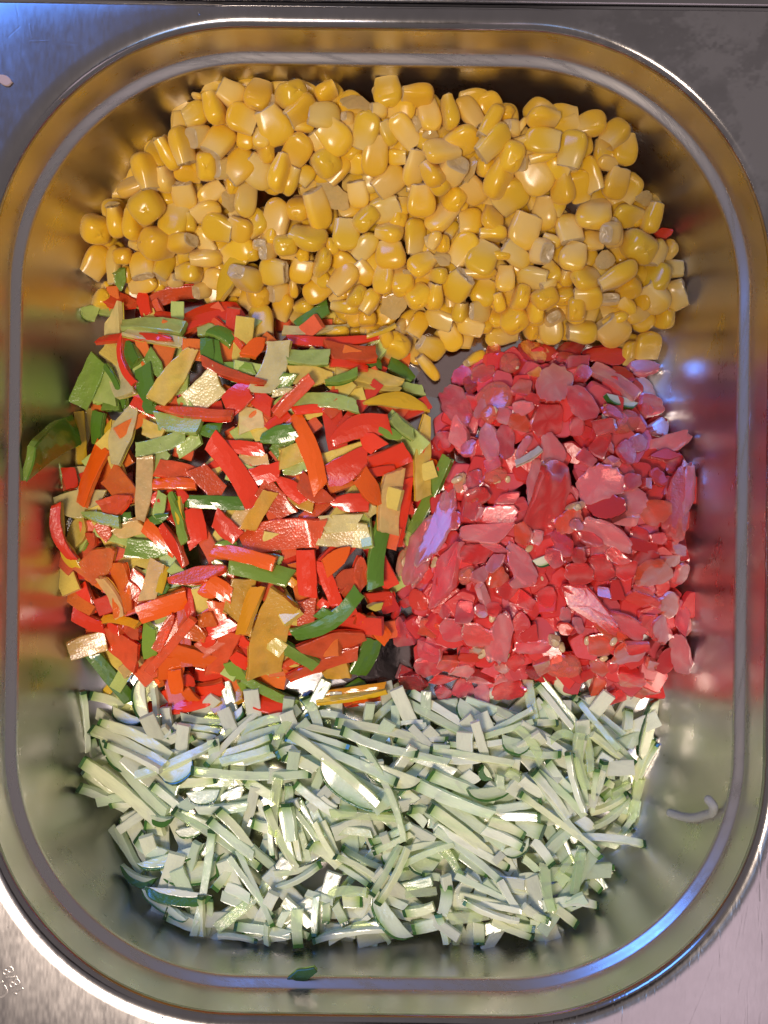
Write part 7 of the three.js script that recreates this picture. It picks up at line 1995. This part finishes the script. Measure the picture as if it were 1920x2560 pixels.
F.tom(81.8,-48.2,-5,49.1,-.03,-.13)
F.tom(66.8,-60.6,55.8,342.3,0.26,-.34)
F.tom(37.5,-48.2,31,333.8,-.07,-.15)
F.cuc(48,-49.2,114.2,96.4,0.04,0.01)
F.cuc(-30,-43.9,129.2,314.5,-.1,0.05)
F.cuc(74.2,-52.5,79.8,273.7,-.38,0.05)
F.cuc(23.2,-49.2,110.5,274.6,-.08,-.04)
F.cuc(-60,-42.2,140.5,96.9,-.11,-.12)
F.cuc(0.75,-42.2,139,254.5,-0,0.19)
F.cuc(-51,-60.1,73,106.4,0.01,-.03)
F.cuc(37.5,-54.1,76.8,309.7,0.05,-.13)
F.cuc(31.5,-49.2,88,269.2,0.33,-.06)
F.cuc(-16.5,-42.2,140.5,355.1,0.22,0.11)
F.cuc(15.8,-42.2,133.8,336,0.47,0.08)
F.cuc(61.5,-42.2,139,140.4,-.28,-.27)
F.cuc(-36.8,-49.2,114.2,100.3,0.08,-.05)
F.cuc(30,-42.2,142,302.6,-.07,-.29)
F.cuc(17.2,-49.2,117.2,214.6,0.23,0.57)
F.cuc(-87.8,-54.8,82,214.1,-.17,-.69)
F.cuc(7.5,-55.9,77.5,94.4,0.19,0.12)
F.cuc(-34.5,-49.2,96.2,306.5,0.04,0.13)
F.cuc(-32.2,-47,124,313.4,-.09,-.28)
F.cuc(24,-50.2,84.2,314.8,0.01,0.26)
F.cuc(69.8,-49.2,90.2,79.7,0.03,-.05)
F.cuc(-9,-49.2,107.5,93.6,-.04,0.1)
F.cuc(-24.8,-60,71.5,62.9,0.05,-.06)
F.cuc(-6.8,-47,124,49.7,-.09,0.16)
F.cuc(-3,-42.5,131.5,321.3,-.08,-.3)
F.cuc(60,-49.2,106,300,-.21,0.14)
F.cuc(81.8,-56.5,75.2,169.9,-.19,-.1)
F.cuc(-28.5,-54,79,290.1,-.24,0.15)
F.cuc(25.5,-49.2,106.8,146,-.15,-.01)
F.cuc(-47.2,-43.4,130,290.8,0.01,-.09)
F.cuc(-45,-47.9,122.5,320.7,-.05,-.15)
F.cuc(34.5,-49.2,118,172.5,-.06,0.07)
F.cuc(27,-42.2,135.2,281.5,-.51,0.02)
F.cuc(26.2,-49.2,98.5,218.5,-.05,-.16)
F.cuc(-.75,-53,81.2,239.9,0.03,-.11)
F.cuc(-3,-49.2,88.8,336.8,-.05,0.16)
F.cuc(-16.5,-42.2,132.2,254.3,0.14,0.05)
F.cuc(38.2,-46.6,124.8,176.3,0.33,0.22)
F.cuc(-60.8,-49.2,92.5,182.8,0.05,0.04)
F.cuc(-66.8,-61.2,73,228.3,-.16,-.42)
F.cuc(-62.2,-49.2,118.8,221,0.01,0)
F.cuc(75.8,-57.2,124,340.6,0.17,0.02)
F.cuc(-21,-53.6,79.8,309.5,-.24,0.21)
F.cuc(-36,-42.2,139.8,213.9,0.08,0.19)
F.cuc(90,-62.1,70,241.4,-.17,-.15)
F.cuc(0.75,-49.2,98.5,94.5,-.29,-.21)
F.cuc(36,-42.5,131.5,356.4,-.01,-.01)
F.cuc(20.2,-49.2,97,7.4,-.38,-.16)
F.cuc(-12,-49.2,90.2,226.2,-.12,0.19)
F.cuc(52.5,-42.2,137.5,321,0,0)
F.cuc(-72.8,-49.2,97.8,253.8,0.22,0.09)
F.cuc(-15,-49.7,85.8,0.76,0.1,0.2)
F.cuc(90,-59.1,76,26.8,0.18,0.02)
F.cuc(-81,-54.2,82.8,211.1,-.01,-.42)
F.cuc(11.2,-43,130.8,318.3,-.23,-.04)
F.cuc(-32.2,-59.5,72.2,82.4,0.1,-.31)
F.cuc(-93.8,-60.5,94.8,151.5,0.38,-.21)
F.cuc(55.5,-62.8,64,227.1,-.07,-.08)
F.cuc(-35.2,-49.2,120.2,275.3,0.33,-.38)
F.cuc(54.8,-43.4,130,201.4,-.11,0.47)
F.cuc(78,-51.7,87.2,184.7,0.22,0.11)
F.cuc(8.2,-48.8,121,291.7,-.1,-.36)
F.cuc(-41.2,-42.2,136,309.8,-.07,-.12)
F.cuc(71.2,-48.1,122.5,177.1,-.27,-.1)
F.cuc(-33,-42.2,143.5,136.5,0.22,-.09)
F.cuc(-79.5,-52.2,103,33.7,-.22,0.05)
F.cuc(-48.8,-53.5,81.2,116.7,0.21,0.09)
F.cuc(-.75,-49.2,112,291.8,0.02,-.15)
F.cuc(-78,-49.2,93.2,138.3,-.16,0.19)
F.cuc(-6,-42.2,138.2,66.6,0.23,-.06)
F.cuc(-18,-49.2,118,183,-.15,-.09)
F.cuc(-21.8,-49.2,96.2,348.6,-.05,0.31)
F.cuc(-92.2,-57.5,84.2,186.6,0.32,-.01)
F.cuc(53.2,-49.2,106.8,15.8,0.06,0.48)
F.cuc(6,-60.9,71.5,281.3,-.24,0.26)
F.cuc(87,-60.9,95.5,6.9,-.6,0.2)
F.cuc(-66.8,-49.2,113.5,119.1,0.16,0.2)
F.cuc(-87,-58.2,77.5,0.87,0.19,-.15)
F.cuc(66.8,-49.2,84.2,161,0.08,-.27)
F.cuc(-84,-54.1,98.5,11.8,-.04,-.16)
F.cuc(-3.8,-56.2,76.8,264.3,-.31,-.22)
F.cuc(84.8,-62.1,69.2,119.7,-.3,0.04)
F.cuc(58.5,-49.2,113.5,118.2,-.25,-.06)
F.cuc(48.8,-42.2,134.5,317.4,0.16,-.13)
F.cuc(75,-54.2,118.8,304.2,0.22,0.07)
F.cuc(-75.8,-51.8,111.2,95.9,0.02,0.17)
F.cuc(68.2,-49.2,95.5,165.3,0.02,-.03)
F.cuc(-63,-42.2,132.2,293.8,0.01,-.08)
F.cuc(6,-42.2,142,189,-.28,-.01)
F.cuc(-62.2,-54.3,81.2,327.7,0.22,-.24)
F.cuc(-48,-42.2,142,186.8,0.09,0.42)
F.cuc(-79.5,-58.7,76.8,43.9,-.17,0.16)
F.cuc(57,-55.4,73,40,0.07,0.14)
F.cuc(-67.5,-49.2,118.8,259.3,0.06,0.24)
F.cuc(-27.8,-48.8,121,29.4,0.29,0.29)
F.cuc(-39.8,-53,81.2,191.1,0.03,-.14)
F.cuc(-36,-44.3,128.5,237.8,0.1,0.08)
F.cuc(75,-57.5,73,236.5,0.15,-.23)
F.cuc(-65.2,-45.7,126.2,249.3,0.44,-.1)
F.cuc(39,-42.2,140.5,198.1,0.19,0.12)
F.cuc(-19.5,-49.2,100.8,218,-.16,0.11)
F.cuc(-101.2,-62.8,72.2,337,0.63,0.16)
F.cuc(22.5,-49.2,118.8,148.1,-.18,-.13)
F.cuc(79.5,-59.9,70.8,99.8,-.22,-.13)
F.cuc(5.2,-49.2,91,58.2,-.2,-.28)
F.cuc(42.8,-55.3,74.5,19.7,0.01,0.21)
F.cuc(-40.5,-42.2,141.2,244.9,0.13,-.29)
F.cuc(18,-58.8,73,88.7,0.24,-.04)
F.cuc(77.2,-55.8,100,204.4,-.37,-.16)
F.cuc(28.5,-43,130.8,235.7,0.02,-.1)
F.cuc(17.2,-54.3,79,166.8,0.06,-.1)
F.cuc(67.5,-44.3,128.5,230.7,-.2,0.38)
F.cuc(-45,-42.2,138.2,177,-.22,0.12)
F.cuc(-82.5,-53.3,116.5,116,-.27,0.03)
F.cuc(6,-49.2,105.2,337.7,0.24,-.16)
F.cuc(79.5,-62.8,121.8,239.7,0.12,-.36)
F.cuc(-51.8,-49.2,101.5,20.5,-.09,-.2)
F.cuc(28.5,-49.2,92.5,293.5,0.11,-.07)
F.cuc(51,-49.2,110.5,224.1,-.11,0.31)
F.cuc(48.8,-45.2,127,330.8,0.27,0.09)
F.cuc(63.8,-62.6,65.5,54.2,-.31,-.23)
F.cuc(54.8,-49.2,90.2,185.4,0.07,0.11)
F.cuc(-43.5,-58.9,73.8,96.7,0.04,-.2)
F.cuc(27,-55.6,76,199.5,-.19,-.13)
F.cuc(-89.2,-58.5,100.8,343,-.22,-.02)
F.cuc(75,-52.2,94,237.8,0.1,-.04)
F.cuc(36.8,-49.2,98.5,227.3,0.38,-.13)
F.cuc(-69,-52.5,84.2,81,0.3,-.16)
F.cuc(63.8,-50.6,118,186.7,0.12,0.01)
F.cuc(-74.2,-57.2,78.2,276.6,0.26,-.14)
F.cuc(61.5,-49.2,95.5,209.5,0.14,0.22)
F.cuc(81.8,-62.5,111.2,340.8,0.22,0.1)
F.cuc(48,-58.3,70,162.6,0.04,-.06)
F.cuc(-72.8,-44,131.5,73.3,-.09,-.14)
F.cuc(72,-56.3,133.8,310.2,-.16,-.01)
F.cuc(39,-49.5,83.5,288.7,-.13,-.15)
F.cuc(48.8,-49.7,82,219.9,-.23,-.52)
F.cuc(12.8,-52,82.8,224.3,-.2,-.03)
F.cuc(17.2,-49.2,90.2,228.1,-.14,0.03)
F.cuc(39.8,-49.2,106.8,110.8,-.01,-.13)
F.cuc(-20.2,-49.2,91.8,70,-.17,-.2)
F.cuc(-73.5,-62.5,72.2,310.8,-.15,-.15)
F.cuc(-77.2,-48.8,121,105.5,-.16,-.27)
F.cuc(8.2,-42.2,135.2,164.2,-.01,-.04)
F.cuc(5.2,-44.3,128.5,196.7,0.21,0.05)
F.cuc(-80.2,-54.6,130,245.1,0.15,0.28)
F.cuc(13.5,-58,74.5,294.1,-.07,-.13)
F.cuc(-56.2,-62.7,70.8,143.2,-.05,-.07)
F.cuc(-59.2,-49.2,97,31.4,-.17,0.34)
F.cuc(85.5,-62.8,102.2,352.4,0.2,-.02)
F.cuc(63.8,-42.2,133.8,212.1,-.13,-.45)
F.cuc(-11.2,-49.2,115.8,167.4,-.38,0.14)
F.cuc(64.5,-56.8,72.2,132.9,-.04,0.05)
F.cuc(42,-52.2,79,293.1,0.07,0.18)
F.cuc(-14.2,-49.2,106.8,148.5,-.09,-.02)
F.cuc(21,-62.6,68.5,187.3,0.08,-.1)
F.cuc(-2.2,-49.2,105.2,15.8,-.34,-.12)
F.cuc(68.2,-55.6,74.5,265.9,-.14,0.14)
F.cuc(-27.8,-49.2,91,356.9,-.52,0.29)
F.cuc(-84,-57.6,123.2,134.5,0.59,-.04)
F.cuc(-40.5,-49.2,104.5,24,0.16,-.22)
F.cuc(87,-56.7,79.8,16.7,-.22,-.07)
F.cuc(-58.5,-45.2,127,3,-.27,0.23)
F.cuc(49.5,-49.2,104.5,32.1,-.01,-.16)
F.cuc(40.5,-49.2,115,235.3,-.14,0.19)
F.cuc(-14.2,-61,70.8,91.5,0.17,-.11)
F.cuc(42.8,-49.2,98.5,40.1,0.12,0.19)
F.cuc(-62.2,-51.2,85.8,176.3,0.05,-.04)
F.cuc(3,-49.2,118,191.8,-.01,0.29)
F.cuc(66,-50.8,111.2,293.1,0.27,0.06)
F.cuc(65.2,-52.1,79,331.9,-.06,-.09)
F.cuc(-53.2,-42.2,139,214.3,-.24,-.11)
F.cuc(22.5,-49.2,93.2,86.8,-.01,0)
F.cuc(43.5,-42.2,140.5,229.6,-.3,0.06)
F.cuc(50.2,-53.1,76.8,315.9,0.41,0.11)
F.cuc(11.2,-49.2,109.8,140.4,-.04,0.19)
F.cuc(-50.2,-49.2,118,99.5,0.19,0.09)
F.cuc(-1.5,-49.2,118.8,178,0.05,-.28)
F.cuc(57.8,-49.2,98.5,142.9,-.07,-.37)
F.cuc(35.2,-42.2,136.8,258.6,0.05,-.01)
F.cuc(-23.2,-49.2,107.5,242.2,-.42,-.06)
F.cuc(-55.5,-49.2,91.8,98.1,-.29,-.1)
F.cuc(35.2,-61.7,67.8,218.6,-.21,-.34)
F.cuc(-30,-49.2,95.5,82,0.09,-.22)
F.cuc(-51,-49.2,111.2,248.9,-.12,-.02)
F.cuc(-79.5,-53.7,109,287,-0,0.19)
F.cuc(-75.8,-53.9,82.8,113.4,-.28,-.31)
F.cuc(54.8,-51.2,79,176.7,-.06,-.02)
F.cuc(35.2,-49.2,106.8,152.8,0.28,-.51)
F.cuc(-48.8,-49.2,91.8,84.2,0,-0)
F.cuc(46.5,-49.2,119.5,298.1,0.37,-.24)
F.cuc(58.5,-42.2,134.5,111.5,0.03,0.13)
F.cuc(74.2,-62.8,66.2,19.4,-.13,-.03)
F.cuc(-40.5,-48.8,121,249,0.31,-.03)
F.cuc(48.8,-49.2,94,263.7,0.22,-.15)
F.cuc(40.5,-62.8,65.5,213.6,0.03,-.12)
F.cuc(-27,-42.2,136.8,36.8,0.01,0.09)
F.cuc(11.2,-49.2,91.8,220,-.07,0.42)
F.cuc(43.5,-43.4,130,181.5,0.1,0.13)
F.cuc(-9.8,-42.2,135.2,183.1,0.04,0.27)
F.cuc(-56.2,-49.2,120.2,217.2,-.13,0.07)
F.cuc(21.8,-55,77.5,5.9,-.19,-.05)
F.cuc(57.8,-49.2,85,132.7,-.02,0.64)
F.cuc(72.8,-54.7,111.2,152.7,-.1,-.56)
F.cuc(16.5,-49.2,112,315,0.1,0.04)
F.cuc(60,-49.2,90.2,131.8,-.05,0.14)
F.cuc(36,-49.2,112,319.2,-.07,0.14)
F.cuc(-96,-61.7,90.2,358.9,0.14,0.12)
F.cuc(-45,-49.2,108.2,78.1,-0,-.27)
F.cuc(-87,-59.2,112,74.2,0.14,0.02)
function below(name, geo, mat, list, size, tint, label) {
  const m = new THREE.InstancedMesh(geo, mat, list.length), d = new THREE.Object3D(); m.name = name;
  list.forEach((a, i) => { lay(d, ...a); d.scale.set(...size()); d.updateMatrix(); m.setMatrixAt(i, d.matrix); m.setColorAt(i, lin(...tint())); });
  m.userData = { label, kind: 'stuff', category: 'chopped vegetables' }; m.castShadow = m.receiveShadow = true; scene.add(m);
}
const jit = (a, b) => () => { const c = pick(a), t = rr(...b); return c.map((v) => v * t); };
below('buried_corn', kernelGeo(1, 0)[0], hullMats[0], under.corn, () => [0.0105, 0.0062, 0.009], jit([[1, 1, 1]], [0.85, 1]), 'corn kernels lying under the top ones at the back');
below('buried_pepper', bar(22, () => [-3.4, 3.4], () => [-1.4, 1.4], { bevel: 0.4 }), wet(lin(1, 1, 1), 0.2, { bump: cellBump, map: mottle }), under.pep, () => [rr(0.6, 1.1), 1, rr(0.6, 1.2)], jit([PEPPERS.r[0], PEPPERS.r[1], PEPPERS.o[0], PEPPERS.l[0], PEPPERS.y[0], PEPPERS.r[0]], [0.8, 1]), 'pepper strips lying under the top ones on the left');
below('buried_tomato', slab(polygon(12, 9, 5, 0.2), [[0.04, -2], [0.8, -2], [1, -1.7], [1, 1.6], [0.94, 2], [0.5, 2], [0.04, 2]], (X, Z, Y) => Y), moist(lin(1, 1, 1), 0.3, { rough: 0.2 }), under.tom, () => [rr(0.8, 1.2), 1, rr(0.8, 1.2)], jit([TOMATOES.r, TOMATOES.m, TOMATOES.r], [0.8, 1]), 'diced tomato lying under the top pieces on the right');
below('buried_cucumber', bar(28, () => [-1.9, 1.9], () => [-1, 1], { bevel: 0.3 }), wet(lin(1, 1, 1), 0.4, { map: fibre }), under.cuc, () => [rr(0.6, 1.2), 1, rr(0.7, 1.6)], jit([WHITE, WHITE, GLASS], [0.8, 1]), 'cucumber sticks lying under the top ones at the front');

// ---------------------------------------------------------------- strays on the steel
function stray(o, label, category) { o.userData = {}; return tag(o, label, category); }
{
  const bits = [];
  // dark green strip leaning on the left wall
  const lean = (name, A, B, inward) => { const g = thing(name), u = new THREE.Vector3().subVectors(B, A), m = A.clone().add(B).multiplyScalar(0.5 * MM); u.normalize(); const q = inward.clone().addScaledVector(u, -u.dot(inward)).normalize(); g.quaternion.setFromRotationMatrix(new THREE.Matrix4().makeBasis(u, q, new THREE.Vector3().crossVectors(u, q))); g.position.copy(m); return g; };
  const a = lean('pepper_strip', new THREE.Vector3(-113.4, -20.5, -18.5), new THREE.Vector3(-107.5, -49, -31.5), new THREE.Vector3(1, 0.25, 0)); pepperParts(a, 32, 10.5, 3.4, -2.2, 'g', 's', pepperMats.g[1]); tag(a, 'dark green bent pepper strip leaning alone on the left pan wall', 'pepper strip');
  // green chip and two glassy shreds on the front wall
  const b = lay(thing('cucumber_peel'), -22.5, -18.2, 145.8, 38, 0.1, -0.5);
  part('flesh', bar(11, (s) => [-2.7 + Math.abs(s) * 3.4, 2.7 - Math.abs(s) * 3.4], () => [-0.9, 0], { n: 8, color: () => LIME }), cucFlesh[0], b); part('peel', bar(11.2, (s) => [-2.75 + Math.abs(s) * 3.4, 2.75 - Math.abs(s) * 3.4], () => [0.02, 0.6], { n: 8 }), cucPeel[0], b);
  tag(b, 'small dark green cucumber peel chip stuck on the front ledge of the pan', 'cucumber peel');
  // curled shred on the right wall
  const curve = new THREE.CatmullRomCurve3([[104.5, -50, 102], [107, -44, 101.4], [109, -37, 99.6], [110.5, -31, 96.8], [111.2, -26, 94.4], [110.6, -23.5, 91.4], [109.6, -25, 90]].map((p) => new THREE.Vector3(...p).multiplyScalar(MM)));
  const c = thing('cucumber_shred'); part('flesh', new THREE.TubeGeometry(curve, 40, 1.5 * MM, 10), new THREE.MeshPhysicalMaterial({ color: lin(0.78, 0.8, 0.72), roughness: 0.12, transmission: 0.55, thickness: 0.002, ior: 1.36, bumpMap: softBump, bumpScale: 0.0002 }), c);
  for (const s of [0, 1]) { const e = part('cut_end', new THREE.SphereGeometry(1.5 * MM, 10, 8), c.children[0].material, c); e.position.copy(curve.getPoint(s)); }
  tag(c, 'whitish glassy cucumber shred curled alone on the right pan wall', 'cucumber shred');
  // scrap on the flange
  const n = wave(), out = Array.from({ length: 16 }, (_, j) => { const q = j / 16 * 6.283, r = 0.5 * (0.85 + 0.25 * n(q, 1)); return [Math.cos(q) * r * 6.5, Math.sin(q) * r * 3.4]; });
  const s = thing('onion_scrap'); part('flesh', slab(out, [[0.05, 0], [0.9, 0], [1, 0.2], [0.9, 0.7], [0.05, 0.9]], (X, Z, Y) => Y), wet(lin(0.55, 0.42, 0.40), 0.3), s);
  s.position.set(-114.3 * MM, 0.0001, -132.3 * MM); s.rotation.y = -0.5; tag(s, 'small pinkish scrap lying on the flange at the left picture edge', 'food scrap');
  const water = new THREE.MeshPhysicalMaterial({ color: 0xffffff, roughness: 0.02, transmission: 1, thickness: 0.001, ior: 1.33 });
  const juice = new THREE.MeshPhysicalMaterial({ color: lin(1, 0.9, 0.86), roughness: 0.03, transmission: 1, thickness: 0.001, ior: 1.34, attenuationColor: lin(0.9, 0.45, 0.35), attenuationDistance: 0.003, bumpMap: softBump, bumpScale: 0.00006 });
  for (const [x, z, a, b, y, what] of [[1, 51, 17, 12, -65, 'thin clear juice puddle on the pan floor between peppers, tomato and cucumber'], [27, -55, 15, 13, -65, 'thin clear juice puddle on the pan floor between corn and tomato'], [4, 6, 13, 40, -65, 'narrow clear juice puddle on the pan floor between peppers and tomato']]) {
    const w = wave(), o = Array.from({ length: 48 }, (_, k) => { const q = k / 48 * 6.2832, r = 0.85 + 0.22 * w(Math.cos(q) * 1.6, Math.sin(q) * 1.6); return [Math.cos(q) * r * a, Math.sin(q) * r * b]; }), p = thing('juice_puddle');
    part('liquid', slab(o, [[0.05, 0.03], [0.95, 0.03], [1, 0.06], [0.99, 0.3], [0.95, 0.55], [0.85, 0.7], [0.05, 0.75]], (X, Z, Y) => Y, null, 1.5), juice, p); p.position.set(x * MM, y * MM, z * MM); tag(p, what, 'juice');
  }
  const wallX = (y) => HW - 3.3 - 25 * (1 - Math.pow(1 - Math.pow((-20.8 - y) / 44.2, 2.6), 1 / 2.6));
  for (let k = 0; k < 16; k++) { const y = rr(-50, -24), side = k % 3 ? 1 : -1, d = new THREE.Mesh(new THREE.SphereGeometry(rr(0.35, 0.8) * MM, 14, 8, 0, 6.2832, 0, 1.57), water); d.scale.y = 0.5; d.rotation.z = side * 1.4; d.name = numbered('water_drop'); d.position.set(side * wallX(y) * MM, y * MM, rr(-60, 68) * MM); d.castShadow = true; scene.add(d); tag(d, at(d, 'tiny clear drop clinging to the pan wall'), 'water drop', 'tiny clear drops on the pan walls'); }
  const drops = [[-96.5, -126.5, 0.55], [-103.4, -116, 0.5], [-56, -153.2, 0.35], [75.3, -137, 0.45], [-63, 150.8, 0.5]];
  drops.forEach(([x, z, r], i) => { const d = new THREE.Mesh(new THREE.SphereGeometry(r * MM, 14, 8, 0, 6.2832, 0, 1.57), water); d.scale.y = 0.6; d.name = numbered('water_drop'); d.position.set(x * MM, 0, z * MM); d.castShadow = true; scene.add(d); tag(d, at(d, 'tiny water drop on the steel flange'), 'water drop', 'tiny water drops on the flange'); });
}

// ---------------------------------------------------------------- lamps and the phone above the pan
for (const [name, label, p, to, w, h, c, power] of LAMPS) {
  const g = thing(name); g.position.set(...p); const aim = new THREE.Vector3(...to); g.lookAt(aim);
  part('housing', new RoundedBoxGeometry(w + 0.03, h + 0.03, 0.04, 3, 0.008).translate(0, 0, -0.024), new THREE.MeshStandardMaterial({ color: 0xdddddd, roughness: 0.5 }), g);
  part('diffuser', new THREE.PlaneGeometry(w, h), new THREE.MeshStandardMaterial({ color: 0x888888, roughness: 0.6, emissive: lin(...c), emissiveIntensity: 0.5 }), g);
  const l = new THREE.RectAreaLight(lin(...c), power, w, h); l.position.set(...p).addScaledVector(aim.clone().sub(g.position).normalize(), 0.004); l.lookAt(aim); l.name = name + '_glow'; scene.add(l);
  tag(g, label, 'lamp');
}
{
  const g = thing('phone'); part('body', new RoundedBoxGeometry(0.076, 0.008, 0.156, 4, 0.0038), new THREE.MeshStandardMaterial({ color: lin(0.03, 0.03, 0.035), roughness: 0.4 }), g);
  part('lens', new THREE.CylinderGeometry(0.006, 0.006, 0.002, 24).translate(-0.02, -0.0042, -0.055), new THREE.MeshStandardMaterial({ color: 0x050505, roughness: 0.1 }), g);
  g.position.set(0.022, 0.312, 0.05); tag(g, 'dark phone held level above the middle of the pan', 'phone');
}
renderer.render(scene, camera);
